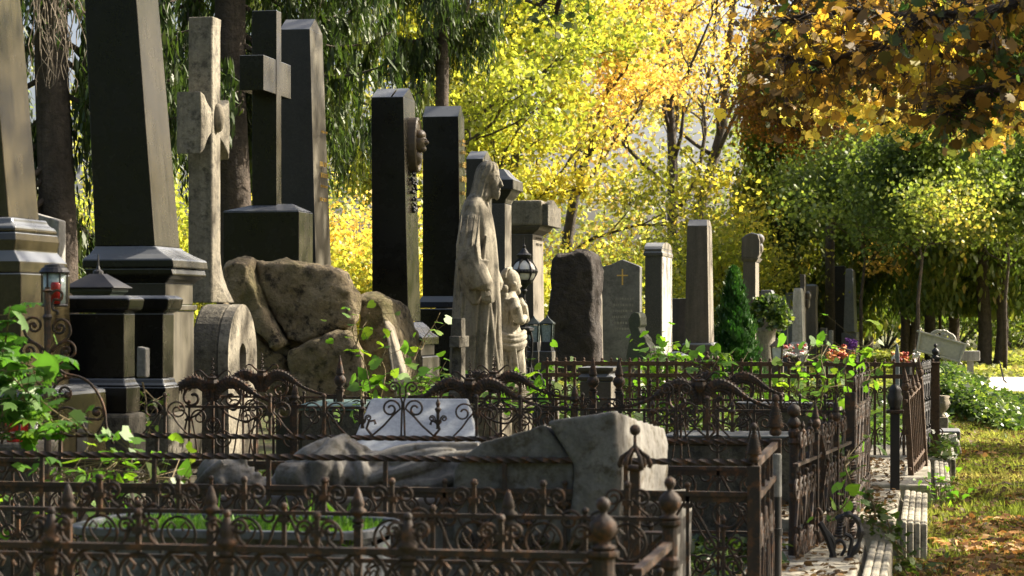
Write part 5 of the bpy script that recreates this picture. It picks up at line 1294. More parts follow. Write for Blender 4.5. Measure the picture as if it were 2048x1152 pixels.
for i in range(9): t = i * .6; m.sphere((p.x + 15 * k2 * math.cos(t), p.y + 15 * k2 * math.sin(t), zt + (26 + 4 * math.sin(i * 1.9)) * k2), 3.6 * k2, 6)
m.build('garland', M['sand'], r0, smooth=True)
# distant white steps and low walls
for (xa, xb, yt, yb, D, dep, lab, mt) in ((1893, 1975, 757, 795, 33, .8, 'pale stone kerb wall beyond the ivy, longer step', 'pale'), (1890, 1922, 744, 757, 34.5, .8, 'short upper stone step behind the tilted plaque', 'pale'),
                                      (1922, 1960, 702, 722, 40, .3, 'low grey stone bench slab on a post between the trunks', 'grey')):
    pp = G(xb, yb, D); r0 = empty('stone_step' if yb > 730 else 'bench', ((X_at(xa, pp.y) + pp.x) / 2, pp.y, 0), 0, lab, 'step' if yb > 730 else 'bench')
    m = MB(); m.box(X_at(xa, pp.y), pp.x, pp.y, pp.y + dep, -.05 if yb > 730 else ZH(yb, D), ZH(yt, D)); m.build('block', M[mt], r0, bevel=.015)
    if yb < 730: m = MB(); xm = (X_at(xa, pp.y) + pp.x) / 2; m.box(xm - .06, xm + .06, pp.y + .1, pp.y + .2, -.05, ZH(yb, D)); m.build('leg', M['grey'], r0)
p = G(2012, 775, 41); m = MB(); pts = [(p.x - .12, p.y, ZH(722, 41)), (p.x - .04, p.y, ZH(760, 41)), (p.x + .12, p.y, -.05)]
m.tube(pts, .018, 6); tag(m.build('iron_rod', M['ironblack']), 'thin dark leaning rod beside the white path', 'rod')
# ---------------------------------------------------------------- tilted plaque with rococo crest
D_ = 26.0; c = G(1881, 695, D_); k2 = D_ / FPX * .97
pq = empty('plaque', c, 0, 'tilted off-white cast iron name board with a rococo crest, seen from behind', 'plaque'); pq.rotation_euler = (0, math.radians(15.5), 0)
def lp(u, v): return (u * k2, v * k2)
def prism_local(name, pts, y0, y1, bev=.004):
    m = MB(); m.prism([lp(*q) for q in pts], y0, y1); return m.build(name, M['whitemetal'], pq, world=False, bevel=bev)
prism_local('board', [(-46, -18), (46, -18), (50, 20), (-50, 20)], 0, .03)
m = MB()
for (u0, v0, u1, v1) in ((-50, 20, 50, 20), (-46, -18, 46, -18), (-48, 20, -44, -18), (48, 20, 44, -18)):
    a, b = lp(u0, v0), lp(u1, v1); m.tube([(a[0], -.005, a[1]), (b[0], -.005, b[1])], .016, 6)
for (u0, v0, u1, v1) in ((-43, 15, 43, 15), (-40, -13, 40, -13), (-42, 15, -39, -13), (42, 15, 39, -13)):
    a, b = lp(u0, v0), lp(u1, v1); m.tube([(a[0], -.003, a[1]), (b[0], -.003, b[1])], .006, 6)
m.build('frame', M['whitemetal'], pq, world=False)
m = MB()
for i in range(15):
    t = i / 14; u = -22 + 44 * t; v = 22 + 13 * math.sin(t * math.pi); a = lp(u, v); m.sphere((a[0], .01, a[1]), (3.2 if i % 2 else 4.2) * k2 * .8, 7)
for sg in (1, -1):
    pts = smooth_path([lp(sg * u, v) for u, v in ((26, 20), (22, 27), (14, 32), (6, 30), (4, 24), (9, 21), (13, 25))], 4); m.tube([(x, .01, z) for x, z in pts], .016, 6)
    for (u, v) in ((50, 22), (53, 20), (49, 26), (46, -20), (49, -21), (45, -23)):
        a = lp(sg * u, v); m.sphere((a[0], .01, a[1]), 2.6 * k2, 6)
a = lp(0, 28); m.sphere((a[0], .01, a[1]), 5 * k2, 8)
for i in range(9): a = lp(-18 + 4.5 * i, -21 - 2 * math.sin(i)); m.sphere((a[0], .01, a[1]), 2.2 * k2, 6)
m.build('crest', M['whitemetal'], pq, world=False, smooth=True)
m = MB(); a, b = lp(-3, 2), lp(-8, -26); m.box(a[0] - .02, a[0] + .03, -.03, 0, b[1], a[1]); m.build('bracket', M['whitemetal'], pq, world=False)
m = MB(); m.tube([c + Vector((-.03, .03, -.10)), Vector((c.x - .05, c.y + .03, -.05))], .022, 8); m.build('support', M['ironblack'], pq)
# pale pointed marker behind the rail
p = G(1794, 735, 24.5); m = MB(); hw = 4.5 * 24.5 / FPX; zt = ZH(687, 24.5)
m.prism([(p.x - hw, -.05), (p.x + hw, -.05), (p.x + hw, zt - .12), (p.x + hw * .5, zt - .03), (p.x, zt), (p.x - hw * .5, zt - .03), (p.x - hw, zt - .12)], p.y, p.y + .05)
tag(m.build('marker', M['bluegrey'], bevel=.006), 'slim pale blue-grey pointed grave marker left of the tilted plaque', 'marker')
# ---------------------------------------------------------------- raised planter with grass bed (rounded kerb)
def rrect(x0, x1, y0, y1, r, n=5):
    P_ = []
    for cx_, cy_, a0 in ((x1 - r, y0 + r, -90), (x1 - r, y1 - r, 0), (x0 + r, y1 - r, 90), (x0 + r, y0 + r, 180)):
        for i in range(n + 1): a = math.radians(a0 + 90 * i / n); P_.append((cx_ + r * math.cos(a), cy_ + r * math.sin(a)))
    return P_
zp = .625; yb0 = G(600, 0, 7.0).y; yb1 = yb0 + .58; xl, xrr = X_at(110, yb0), X_at(735, yb0)
pl = empty('planter', ((xl + xrr) / 2, yb0 + .3, 0), 0, 'long raised grave planter with a rounded pale metal rim full of bright grass', 'planter')
m = MB(); outer = rrect(xl, xrr, yb0, yb1, .16, 6); inner = rrect(xl + .03, xrr - .03, yb0 + .03, yb1 - .03, .14, 6); n = len(outer)
for P_, z in ((outer, zp - .025), (outer, zp), (inner, zp), (inner, zp - .06)): m.v += [(x, y, z) for x, y in P_]
for l in range(3):
    for j in range(n): j2 = (j + 1) % n; m.f.append((l * n + j, l * n + j2, (l + 1) * n + j2, (l + 1) * n + j))
m.build('rim', M['bluestone'], pl, bevel=.004)
m = MB(); m.rings([[(x, y, -.05) for x, y in rrect(xl + .03, xrr - .03, yb0 + .03, yb1 - .03, .14, 6)], [(x, y, zp - .045) for x, y in rrect(xl + .03, xrr - .03, yb0 + .03, yb1 - .03, .14, 6)]]); m.build('box', M['bluestone'], pl)
PLANTER = (xl + .06, xrr - .06, yb0 + .06, yb1 - .06, zp - .045)
# red flower pot and white candle, left
p = G(33, 848, 10.3); m = MB(); m.lathe(p.x, p.y, [(.045, p.z - .08), (.055, p.z + .03), (.06, p.z + .03), (.06, p.z + .05), (.05, p.z + .05)], 16)

tag(m.build('flower_pot', M['redglass']), 'dull red plastic flower pot half hidden by leaves at the left edge', 'flower pot')
p = G(68, 848, 10.3); m = MB(); m.lathe(p.x, p.y, [(.016, p.z - .3), (.018, p.z - .05), (.018, p.z + .05), (.006, p.z + .06)], 12)
tag(m.build('grave_candle', M['water']), 'slim white grave candle beside the dull red flower pot', 'candle')
m = MB(); p = G(770, 612, 17.3); lump(m, (p.x, p.y, p.z - .02), (.025, .03, .035)); tag(m.build('candle_cup', M['red'], smooth=True), 'tiny red candle cup on top of the small brown rock', 'candle')
# flower bunches (each a bouquet)
def bouquet(label, px, py, D, mats, w=.16, h=.14, n=16, seed=0):
    r_ = random.Random(seed); p = G(px, py, D); r0 = empty('flower_bouquet', (p.x, p.y, 0), 0, label, 'flowers')
    for mt in mats:
        m = MB()
        for i in range(n // len(mats)):
            c = (p.x + r_.uniform(-w, w), p.y + r_.uniform(-w, w) * .6, p.z + r_.uniform(-h, h)); m.sphere(c, .045, 6, rz=.03)
            for j in range(7):
                a = j * .9; b_ = r_.uniform(-1, 1); m.tube([c, (c[0] + .04 * math.cos(a), c[1] + .04 * math.sin(a), c[2] + .03 * b_ + .01), (c[0] + .055 * math.cos(a), c[1] + .055 * math.sin(a), c[2] + .055 * b_)], [.012, .02, .004], 4, flat=.5)
        m.build('blossoms', M[mt], r0, smooth=True)
    m = MB(); m.lathe(p.x, p.y, [(.10, -.05), (.12, p.z - h - .05), (.13, p.z - h)], 12); m.build('vase', M['ironblack'], r0)
bouquet('white and pink flower bunch before the white obelisk', 1590, 702, 44, ['white_p', 'white_p', 'red'], .22, .10, 27, 1)
bouquet('orange and red flower bunch below the purple flowers', 1682, 706, 43, ['orange', 'orange', 'red'], .24, .14, 27, 2)
bouquet('purple flower bunch at the foot of the blue-grey obelisk', 1697, 693, 47, ['purple'], .15, .15, 20, 3)
bouquet('red and white flower bunch left of the tilted plaque', 1812, 718, 36, ['red', 'orange', 'white_p', 'white_p'], .2, .08, 24, 4)
p = G(33, 848, 10.3); m = MB(); m.box(p.x - .35, p.x + .14, p.y - .10, p.y + .22, -.05, p.z - .082)
tag(m.build('stone_ledge', M['sanddark'], bevel=.02), 'dark stone ledge carrying the red flower pot and white candle', 'ledge')
# ================================================================ leaves
T_QUAD = np.array([(0, -.5, 0), (.32, 0, .06), (0, .5, 0), (-.32, 0, .06)])
T_DIAM = np.array([(0, -.5, 0), (.22, -.1, .04), (.12, .3, .02), (0, .5, 0), (-.12, .3, .02), (-.22, -.1, .04)])
T_MAPLE = np.array([(0, -.42, 0), (.12, -.34, .02), (.32, -.32, -.05), (.33, -.12, .02), (.50, .02, -.08), (.36, .12, .01), (.38, .32, -.06), (.22, .26, .03), (.13, .40, 0), (0, .58, -.10), (-.13, .40, 0), (-.22, .26, .03), (-.38, .32, -.06), (-.36, .12, .01), (-.50, .02, -.08), (-.33, -.12, .02), (-.32, -.32, -.05), (-.12, -.34, .02)])
T_IVY = np.array([(0, -.35, 0), (.26, -.48, .02), (.42, -.2, -.03), (.30, .05, .03), (.20, .28, .0), (0, .55, -.04), (-.20, .28, 0), (-.30, .05, .03), (-.42, -.2, -.03), (-.26, -.48, .02)])
T_HEART = np.array([(0, -.38, .03), (.2, -.5, 0), (.40, -.34, -.03), (.44, -.05, -.04), (.28, .25, -.01), (0, .6, -.06), (-.28, .25, -.01), (-.44, -.05, -.04), (-.40, -.34, -.03), (-.2, -.5, 0)])
T_NEEDLE = np.array([(0, -.5, 0), (.10, -.1, .01), (.05, .3, 0), (0, .5, -.02), (-.05, .3, 0), (-.10, -.1, .01)])
T_BLADE = np.array([(-.04, 0, 0), (.04, 0, 0), (.03, .5, .05), (0, 1, .2), (-.02, .5, .05)])
def rotmats(n, tilt=None, rng=nrg, up=None):
    """random rotations; tilt None = any, else the leaf normal stays within 'tilt' radians of up"""
    if tilt is None:
        q = rng.normal(size=(n, 4)); q /= np.linalg.norm(q, axis=1)[:, None]
        w, x, y, z = q.T
        return np.stack([np.stack([1 - 2 * (y * y + z * z), 2 * (x * y - z * w), 2 * (x * z + y * w)], 1), np.stack([2 * (x * y + z * w), 1 - 2 * (x * x + z * z), 2 * (y * z - x * w)], 1), np.stack([2 * (x * z - y * w), 2 * (y * z + x * w), 1 - 2 * (x * x + y * y)], 1)], 1)
    az = rng.uniform(0, 2 * np.pi, n); ti = rng.normal(0, tilt, n); sp = rng.uniform(0, 2 * np.pi, n)
    c, s = np.cos(sp), np.sin(sp); Rz = np.zeros((n, 3, 3)); Rz[:, 0, 0] = c; Rz[:, 0, 1] = -s; Rz[:, 1, 0] = s; Rz[:, 1, 1] = c; Rz[:, 2, 2] = 1
    kx, ky = np.cos(az), np.sin(az); ct, st_ = np.cos(ti), np.sin(ti); R = np.zeros((n, 3, 3))
    R[:, 0, 0] = ct + kx * kx * (1 - ct); R[:, 0, 1] = kx * ky * (1 - ct); R[:, 0, 2] = ky * st_
    R[:, 1, 0] = kx * ky * (1 - ct); R[:, 1, 1] = ct + ky * ky * (1 - ct); R[:, 1, 2] = -kx * st_
    R[:, 2, 0] = -ky * st_; R[:, 2, 1] = kx * st_; R[:, 2, 2] = ct
    return R @ Rz
def leaves(name, C_, size, mat, T=T_QUAD, parent=None, tilt=None, rnd_=None, R=None, lift=0, rng=nrg):
    C_ = np.asarray(C_, float); n = len(C_)
    if n == 0: return None
    size = np.broadcast_to(np.asarray(size, float), (n,)) * rng.uniform(.5, 1.35, n)
    if R is None: R = rotmats(n, tilt, rng)
    k = len(T); TT = np.repeat(np.asarray(T)[None], n, 0); TT[:, :, 2] = TT[:, :, 2] * rng.uniform(.3, 2.8, n)[:, None] + (TT[:, :, 0] ** 2 + .6 * TT[:, :, 1] ** 2) * rng.normal(0, .45, n)[:, None]; V = np.einsum('nij,nkj->nki', R, TT) * size[:, None, None] + C_[:, None, :]
    me = bpy.data.meshes.new(name); me.vertices.add(n * k); me.vertices.foreach_set('co', V.reshape(-1).astype(np.float32))
    me.loops.add(n * k); me.loops.foreach_set('vertex_index', np.arange(n * k, dtype=np.int32))
    me.polygons.add(n); me.polygons.foreach_set('loop_start', np.arange(0, n * k, k, dtype=np.int32))
    me.update(calc_edges=True)
    a = me.attributes.new('rnd', 'FLOAT', 'FACE')
    if rnd_ is None: rnd_ = rng.uniform(0, 1, n)
    a.data.foreach_set('value', np.clip(rnd_, 0, 1).astype(np.float32))
    return link(name, me, M[mat], parent)
def limb_tree(base, trunk_pts, r0, rng, levels=3, nb=(7, 5, 4), spread=.9, up=.35, lens=(.5, .5, .5), k=7, height=None, start=.35):
    """trunk polyline -> recursive limbs; returns MB, list of twig points"""
    m = MB(); tips = []
    tp = [Vector(p) for p in trunk_pts]; n = len(tp)
    m.tube(tp, [r0 * (1 - .75 * i / (n - 1)) for i in range(n)], k)
    total = sum((tp[i + 1] - tp[i]).length for i in range(n - 1))
    def pos(t):
        f = t * (n - 1); i = min(int(f), n - 2); return tp[i].lerp(tp[i + 1], f - i), (tp[i + 1] - tp[i]).normalized()
    def grow(p, d, L, r, lev):
        pts = [p.copy()]; cur = p.copy(); dd = d.copy(); ns = 4
        for i in range(ns):
            dd = (dd + Vector((rng.gauss(0, .22), rng.gauss(0, .22), rng.gauss(0, .16) + up * .12))).normalized(); cur = cur + dd * L / ns; pts.append(cur.copy())
            if lev >= levels - 1 or i >= 2: tips.append(cur.copy())
        m.tube(pts, [r * (1 - .7 * i / ns) for i in range(ns + 1)], 5 if lev == 0 else 4)
        if lev < levels - 1:
            for j in range(nb[lev + 1] if lev + 1 < len(nb) else 3):
                t = rng.uniform(.25, 1); f = t * ns; i = min(int(f), ns - 1); q = pts[i].lerp(pts[i + 1], f - i)
                a = rng.uniform(0, 2 * math.pi); v = Vector((math.cos(a), math.sin(a), rng.uniform(-.2, .7))).normalized()
                grow(q, (dd * .6 + v * spread).normalized(), L * lens[min(lev + 1, len(lens) - 1)] * rng.uniform(.7, 1.2), r * .5 * (1 - .5 * t), lev + 1)
    for j in range(nb[0]):
        t = start + (1 - start) * (j + rng.random()) / nb[0]; q, d = pos(min(t, .99)); a = j * 2.4 + rng.uniform(-.4, .4)
        v = Vector((math.cos(a), math.sin(a), up + rng.uniform(-.1, .5))).normalized()
        grow(q, (v + d * .35).normalized(), total * lens[0] * rng.uniform(.6, 1.1) * (1.15 - t * .6), r0 * .42 * (1.1 - t * .7), 0)
    return m, np.array([tuple(t) for t in tips])
def scatter(pts, n, sig, rng=nrg, zs=.8):
    i = rng.integers(0, len(pts), n); return pts[i] + rng.normal(0, sig, (n, 3)) * np.array([1, 1, zs])
def clumprnd(C_, s, mix=.55, seed=0):
    """per-leaf value that varies by clump, for light and dark clumps of colour"""
    v = np.array([noise.noise(Vector((c[0] * s + seed, c[1] * s, c[2] * s))) for c in C_]); v = .5 + v * .9
    return np.clip(v * mix + nrg.uniform(0, 1, len(C_)) * (1 - mix), 0, 1)
def tree(name, label, trunk_px, D, r0, nl, lsize, mat, sig=.45, group=None, bark='barkgrey', seed=0, T=T_QUAD, tilt=None, cat='tree', keep=None, **kw):
    """trunk given as pixels at distance D"""
    rg = random.Random(seed); b = G(trunk_px[0][0], HOR, D); base = (b.x, b.y, 0)
    root = empty(name, base, 0, label, cat, group)
    pts = [Vector((b.x, b.y, -.1))] + [G(x, y, D + (q[0] if q else 0)) for x, y, *q in trunk_px]
    m, tips = limb_tree(base, pts, r0, rg, **kw); m.build('trunk', M[bark], root, smooth=True, fixn=False)
    C_ = scatter(tips, nl, sig)
    if keep is not None: C_ = C_[keep(C_)]
    C_ = C_[C_[:, 2] > .15]
    leaves('crown', C_, lsize, mat, T, root, tilt, clumprnd(C_, .45, .6, seed)); return root, tips
# ---------------------------------------------------------------- background maples
tree('maple_tree', 'dense yellow-green maple filling the upper centre-left, behind the black steles', [(905, 420), (915, 250), (930, 60), (950, -200)], 58, .22, 36000, .16, 'leaf_lime', sig=.36, seed=1, nb=(14, 6, 4), lens=(.42, .55, .5), start=.12)
tree('maple_tree', 'yellowish maple right of the robed statue, in front of the orange tree', [(1035, 500), (1030, 300), (1060, 100), (1050, -100)], 62, .18, 26000, .16, 'leaf_ygreen', sig=.36, seed=22, nb=(12, 6, 4), lens=(.38, .5, .5), start=.1)
tree('maple_tree', 'orange maple with a leaning grey trunk left of the centre trees', [(1135, 480), (1150, 390), (1178, 300), (1215, 190), (1250, 60), (1270, -120)], 66, .20, 12000, .15, 'leaf_orange', sig=.36, seed=3, nb=(11, 6, 4), lens=(.36, .5, .45), start=.3)
tree('maple_tree', 'tall open maple with forked bare limbs in the centre background', [(1348, 520), (1346, 400), (1345, 300), (1338, 180), (1330, 40), (1335, -160)], 74, .26, 8000, .15, 'leaf_orange', sig=.36, seed=14, nb=(12, 6, 4), lens=(.42, .5, .45), start=.28, up=.7, spread=.7)
tree('maple_tree', 'slender golden maple leaning right, its trunk curving up to the white sky', [(1400, 420), (1425, 330), (1446, 250), (1455, 120), (1470, -20), (1480, -160)], 78, .26, 8000, .15, 'leaf_yellow', sig=.36, seed=5, nb=(11, 6, 4), lens=(.4, .5, .45), start=.3, up=.7, spread=.7)
# low bright shrubs
def shrub(label, px, py0, D, w, h, n, ls, mat, seed=0, group='low shrubs behind the graves', T=T_QUAD, name='shrub'):
    b = G(px, HOR, D); root = empty(name, (b.x, b.y, 0), 0, label, 'shrub', group); rg = random.Random(seed); m = MB(); tips = []
    for i in range(12):
        a = rg.uniform(0, 6.28); s_ = rg.uniform(.2, 1); p0 = Vector((b.x, b.y, -.05)); p2 = Vector((b.x + math.cos(a) * w * s_, b.y + math.sin(a) * w * .6 * s_, h * rg.uniform(.5, 1.0) * (1.15 - s_ * .5))); p1 = (p0 + p2) / 2 + Vector((0, 0, h * .15))
        m.tube([p0, p1, p2], [.03, .02, .008], 4)
        for t in (.4, .6, .8, 1): tips.append(tuple((p1.lerp(p2, (t - .4) / .6))))
    m.build('stems', M['barkgrey'], root, fixn=False)
    C_ = scatter(np.array(tips), n, .32 * h ** .5); C_ = C_[C_[:, 2] > .02]
    leaves('foliage', C_, ls, mat, T, root, None, clumprnd(C_, .8, .5, seed)); return root
for i, (px, D, w, h, n, mat, lab) in enumerate((
    (1180, 60, 3, 3.4, 9000, 'leaf_yellow', 'golden shrub behind the blue-grey ogee headstone'), (1270, 52, 2.6, 2.6, 9000, 'leaf_lime', 'lime green shrub above and left of the banded stele'),
    (1370, 58, 3, 3.2, 10000, 'leaf_lime', 'lime green shrub behind the tall brown pillar'), (1455, 56, 2.5, 3.6, 9000, 'leaf_lime', 'bright yellow-green shrub left of the shield-headed column'),
    (1120, 48, 2.2, 2.6, 8000, 'leaf_lime', 'yellow-green shrub behind the rough upright boulder'), (800, 46, 2.4, 3.2, 9000, 'leaf_ygreen', 'sunlit shrub between the two black steles and the boulder pile'),
    (690, 50, 2.6, 3.8, 10000, 'leaf_yellow', 'sunlit yellow shrub right of the dark obelisk'), (420, 48, 2.8, 4.2, 9000, 'leaf_lime', 'sunlit shrub left of the spruce trunk, behind the curved cross'),
    (180, 46, 2.6, 3.8, 9000, 'leaf_lime', 'sunlit yellow-green shrub between the brown and black obelisks'), (940, 55, 2.6, 3, 7000, 'leaf_yellow', 'golden shrub hidden behind the robed statue'), (560, 50, 2.6, 4, 6000, 'leaf_yellow', 'yellow shrub behind the granite cross'))):
    shrub(lab, px, 0, D, w, h, n, .12, mat, seed=i + 30)
# far belt of woodland with sky gaps
xs_ = nrg.uniform(-62, 14, 60000); ys_ = nrg.uniform(98, 116, 60000); top = np.array([12.5 + 4.0 * noise.noise(Vector((x * .13, 3, 0))) + 2.4 * noise.noise(Vector((x * .5, 8, 0))) for x in xs_])
zs_ = nrg.uniform(0, 1, 60000) ** .9 * top
C_ = np.stack([xs_, ys_, zs_], 1); dens = np.array([noise.noise(Vector((c[0] * .35, c[1] * .1, c[2] * .35))) for c in C_]); C_ = C_[dens > -.17 + .06 * (C_[:, 2] > 8)]
tag(leaves('far_woodland', C_, .34, 'leaf_far', T_QUAD, None, None, clumprnd(C_, .18, .75, 3)), 'far belt of yellow and green woodland closing the background', 'woodland', kind='stuff')
# far belt right (behind the thuja trunks) darker, greener
n_ = 26000; C_ = np.stack([nrg.uniform(2, 30, n_), nrg.uniform(86, 104, n_), nrg.uniform(0, 1, n_) * 9], 1)
tag(leaves('distant_hedge', C_, .30, 'leaf_green', T_QUAD, None, None, clumprnd(C_, .3, .7, 9)), 'soft green distant hedge seen between the dark trunks on the right', 'hedge', kind='stuff')
# unseen leaves behind and beside the viewer, added to darken the stones' reflections
n_ = 16000; a_ = nrg.uniform(math.radians(150), math.radians(395), n_); r_ = nrg.uniform(22, 30, n_); zz_ = nrg.uniform(0, 13, n_)
C_ = np.stack([r_ * np.cos(a_), r_ * np.sin(a_) - 4, zz_], 1); C_ = C_[(C_[:, 1] < 2)]
tag(leaves('unseen_leaf_ring', C_, .95, 'leaf_green', T_QUAD, None, None, clumprnd(C_, .2, .6, 2)), 'unseen ring of leaves behind the viewer, added to darken the granite reflections', 'woodland', kind='stuff')

# ---------------------------------------------------------------- spruces on the left
def spruce(label, px, D, r0, lean, nbr, seed, zmin, H=14, nstr=32, reach=3.2, twigs=False, side=None, kz=1.0):
    rg = random.Random(seed); rn = np.random.default_rng(seed); b = G(px, HOR, D); root = empty('spruce_tree', (b.x, b.y, 0), 0, label, 'tree')
    m = MB(); tp = [Vector((b.x + lean * z + .04 * math.sin(z), b.y, z)) for z in [-.1, .25, .7, 2, 4, 7, 10, H]]
    m.tube(tp, [r0 * q for q in (1.6, 1.25, 1.08, 1, .9, .7, .45, .1)], 14); m.build('trunk', M['bark'], root, smooth=True, fixn=False)
    bm_ = MB(); cs, Rs, sz = [], [], []
    for i in range(nbr):
        z0 = zmin + (H - 1 - zmin) * (i / nbr) ** 1.45; a = rg.uniform(0, 2 * math.pi); L = reach * (1 - .55 * (z0 / H)) * rg.uniform(.7, 1.1)
        d = Vector((math.cos(a), math.sin(a), 0)); p0 = Vector((b.x + lean * z0, b.y, z0)); pts = []
        for j in range(9): t = j / 8; pts.append(p0 + d * L * t + Vector((0, 0, -.28 * L * math.sin(t * 2.2) + .10 * L * t * t)))
        bm_.tube(pts, [.035 * (1 - .8 * j / 8) for j in range(9)], 5)
        for s_ in range(nstr):
            t = rg.uniform(.12, 1); f = t * 8; k = min(int(f), 7); q = pts[k].lerp(pts[k + 1], f - k); ln = rg.uniform(.3, 1.25) * (1.2 - .6 * t)
            sd = d.cross(Vector((0, 0, 1))) * rg.uniform(-.35, .35); n = int(ln * 34)
            e = q + sd + Vector((0, 0, -ln)); bm_.tube([q, q + sd * .7 + Vector((0, 0, -ln * .3)), e], [.006, .004, .002], 3)
            for u in range(n):
                tt = (u + .5) / n; c = q + sd * min(1, tt * 1.6) + Vector((0, 0, -ln * tt)) ; cs.append((c.x + rg.gauss(0, .035), c.y + rg.gauss(0, .035), c.z)); sz.append(.085 * (1.25 - .6 * tt))
    bm_.build('branches', M['twig' if twigs else 'bark'], root, fixn=False)
    # sprays hang: long axis near vertical
    n = len(cs); az = rn.uniform(0, 2 * np.pi, n); dp = rn.normal(0, .55, n); R = np.zeros((n, 3, 3))
    yv = np.stack([np.cos(az) * np.sin(dp), np.sin(az) * np.sin(dp), -np.cos(dp)], 1); xv = np.stack([-np.sin(az), np.cos(az), np.zeros(n)], 1); zv = np.cross(xv, yv)
    R[:, :, 0] = xv; R[:, :, 1] = yv; R[:, :, 2] = zv
    cs = np.array(cs); v = clumprnd(cs, 1.2, .6, seed)
    leaves('needles', cs, np.array(sz) * 2.3, 'leaf_spruce', T_NEEDLE, root, R=R, rnd_=v); return root
spruce('tall spruce with a reddish brown trunk and weeping dark branches behind the curved cross', 467, 27, .22, -.006, 40, 3, 3.9, reach=2.9)
spruce('spruce with a thick dark brown trunk behind the small grey gravestone at far left', 116, 24, .20, -.012, 44, 5, 2.5, reach=2.5)
spruce('dark weeping spruce rising behind the dark obelisk, hanging towards the medallion stele', 622, 34, .2, .0, 36, 8, 4.7, reach=2.9)
spruce('farther weeping spruce behind the second black stele, fringe ending at the yellow maple', 885, 39, .14, .0, 22, 9, 6.2, reach=1.7)
spruce('background spruce filling the gap between the two tall obelisks', 320, 40, .22, .0, 26, 11, 5.6, reach=2.6)
# bare hanging dead twigs by the left spruce
r_ = random.Random(3); m = MB()
for i in range(26):
    x, y = r_.uniform(70, 150), -40; pts = [(x, y)]
    for j in range(7): x += r_.gauss(0, 9); y += r_.uniform(18, 42); pts.append((x, y))
    m.tube([G(a, b, 20.5 + r_.uniform(0, .05) + i * .03) for a, b in smooth_path(pts, 2)], [.008 * (1 - .06 * j) + .001 for j in range(15)], 4)
# tie them to one limb
m.tube([G(40, -50, 20.6), G(100, -44, 20.9), G(170, -52, 21.3)], .02, 6)
tag(m.build('dead_branch', M['twig'], fixn=False), 'bare hanging dead twigs in front of the left spruce', 'branch')

# ---------------------------------------------------------------- thujas and dark trees on the right
def thuja(label, px, D, h, w, z0, n, seed, trunks, mat='leaf_thuja', ls=.27, group='dark thuja trees on the right'):
    rg = random.Random(seed); rn = np.random.default_rng(seed + 50); b = G(px, HOR, D); root = empty('thuja_tree', (b.x, b.y, 0), 0, label, 'tree', group)
    m = MB()
    for (dx, lean, r0) in trunks:
        m.tube([Vector((b.x + dx + lean * z + .05 * math.sin(z * 1.7), b.y, z)) for z in [-.1, .3, 1, 2, 3.5, 5, h * .7]], [r0 * q for q in (1.4, 1.15, 1, .95, .8, .6, .2)], 9)
    # drooping sprays
    cs = []; 
    nl_ = int(h * w * 8)
    for i in range(nl_):
        t = rg.random(); z = z0 + (h - z0) * t; rad = w * (1 - t ** 2.2 * .75) * rg.uniform(.55, 1.0); a = rg.uniform(0, 6.283)
        c = np.array([b.x + rad * math.cos(a), b.y + rad * math.sin(a), z]); 
        if rg.random() < .35: m.tube([(b.x, b.y, z + .5), (b.x + rad * .6 * math.cos(a), b.y + rad * .6 * math.sin(a), z + .45), tuple(c)], [.03, .02, .006], 3)
        k = n // nl_; p = rn.normal(0, 1, (k, 3)) * np.array([.26, .26, .42]); p[:, 2] -= .15 * (p[:, 0] ** 2 + p[:, 1] ** 2) * 4; cs.append(c + p)
    m.build('trunk', M['bark'], root, smooth=True, fixn=False)
    C_ = np.concatenate(cs); C_ = C_[C_[:, 2] > z0 * .75]; nn = len(C_)
    az = rn.uniform(0, 2 * np.pi, nn); dp = rn.normal(0, .7, nn); R = np.zeros((nn, 3, 3))
    yv = np.stack([np.cos(az) * np.sin(dp), np.sin(az) * np.sin(dp), -np.cos(dp)], 1); xv = np.stack([-np.sin(az), np.cos(az), np.zeros(nn)], 1)
    R[:, :, 0] = xv; R[:, :, 1] = yv; R[:, :, 2] = np.cross(xv, yv)
    leaves('crown', C_, ls, mat, T_DIAM, root, R=R, rnd_=clumprnd(C_, .7, .65, seed)); return root
thuja('dark green thuja whose foliage reaches the ground behind the far gravestones, leftmost', 1560, 72, 8.5, 1.6, .3, 22000, 1, [(0, 0, .12)])
thuja('russet-tipped thuja standing at the left end of the dark trees', 1555, 63, 9.5, 1.15, .3, 20000, 21, [(0, 0, .12)], ls=.22)
thuja('tall dark thuja behind the blue-grey obelisk', 1650, 70, 9.5, 2.0, .8, 26000, 2, [(0, 0, .14)])
thuja('thuja between the obelisk and the two-trunked tree, its skirts low', 1735, 71, 9, 1.9, 1.3, 22000, 12, [(0, 0, .13)])
thuja('thuja with two trunks leaning apart right of the blue-grey obelisk', 1810, 66, 9, 2.4, 1.6, 24000, 3, [(0, -.03, .14), (.15, .09, .13)])
thuja('thuja with a straight dark trunk behind the tilted plaque', 1905, 62, 8.5, 1.9, 1.7, 20000, 4, [(0, 0, .15)])
thuja('thuja with a pair of brown trunks near the pale stone steps', 1975, 54, 8.5, 2.2, 1.75, 30000, 5, [(-.1, 0, .16), (.28, .03, .14)], ls=.21)
thuja('thuja at the right edge of the photo', 2090, 58, 8.5, 2.2, 1.7, 16000, 6, [(0, 0, .16)])
tree('copper_beech', 'russet-brown maple above the thujas left of the overhanging branch', [(1660, 420), (1664, 300), (1662, 160), (1670, -40)], 57, .14, 34000, .105, 'leaf_russet', sig=.45, seed=41, nb=(14, 6, 4), lens=(.26, .5, .5), start=.25)
tree('maple_tree', 'russet tree behind the thujas at the upper right', [(1860, 400), (1850, 250), (1856, 100), (1850, -100)], 60, .16, 30000, .11, 'leaf_russet', sig=.55, seed=43, nb=(14, 6, 4), lens=(.36, .5, .5), start=.3)
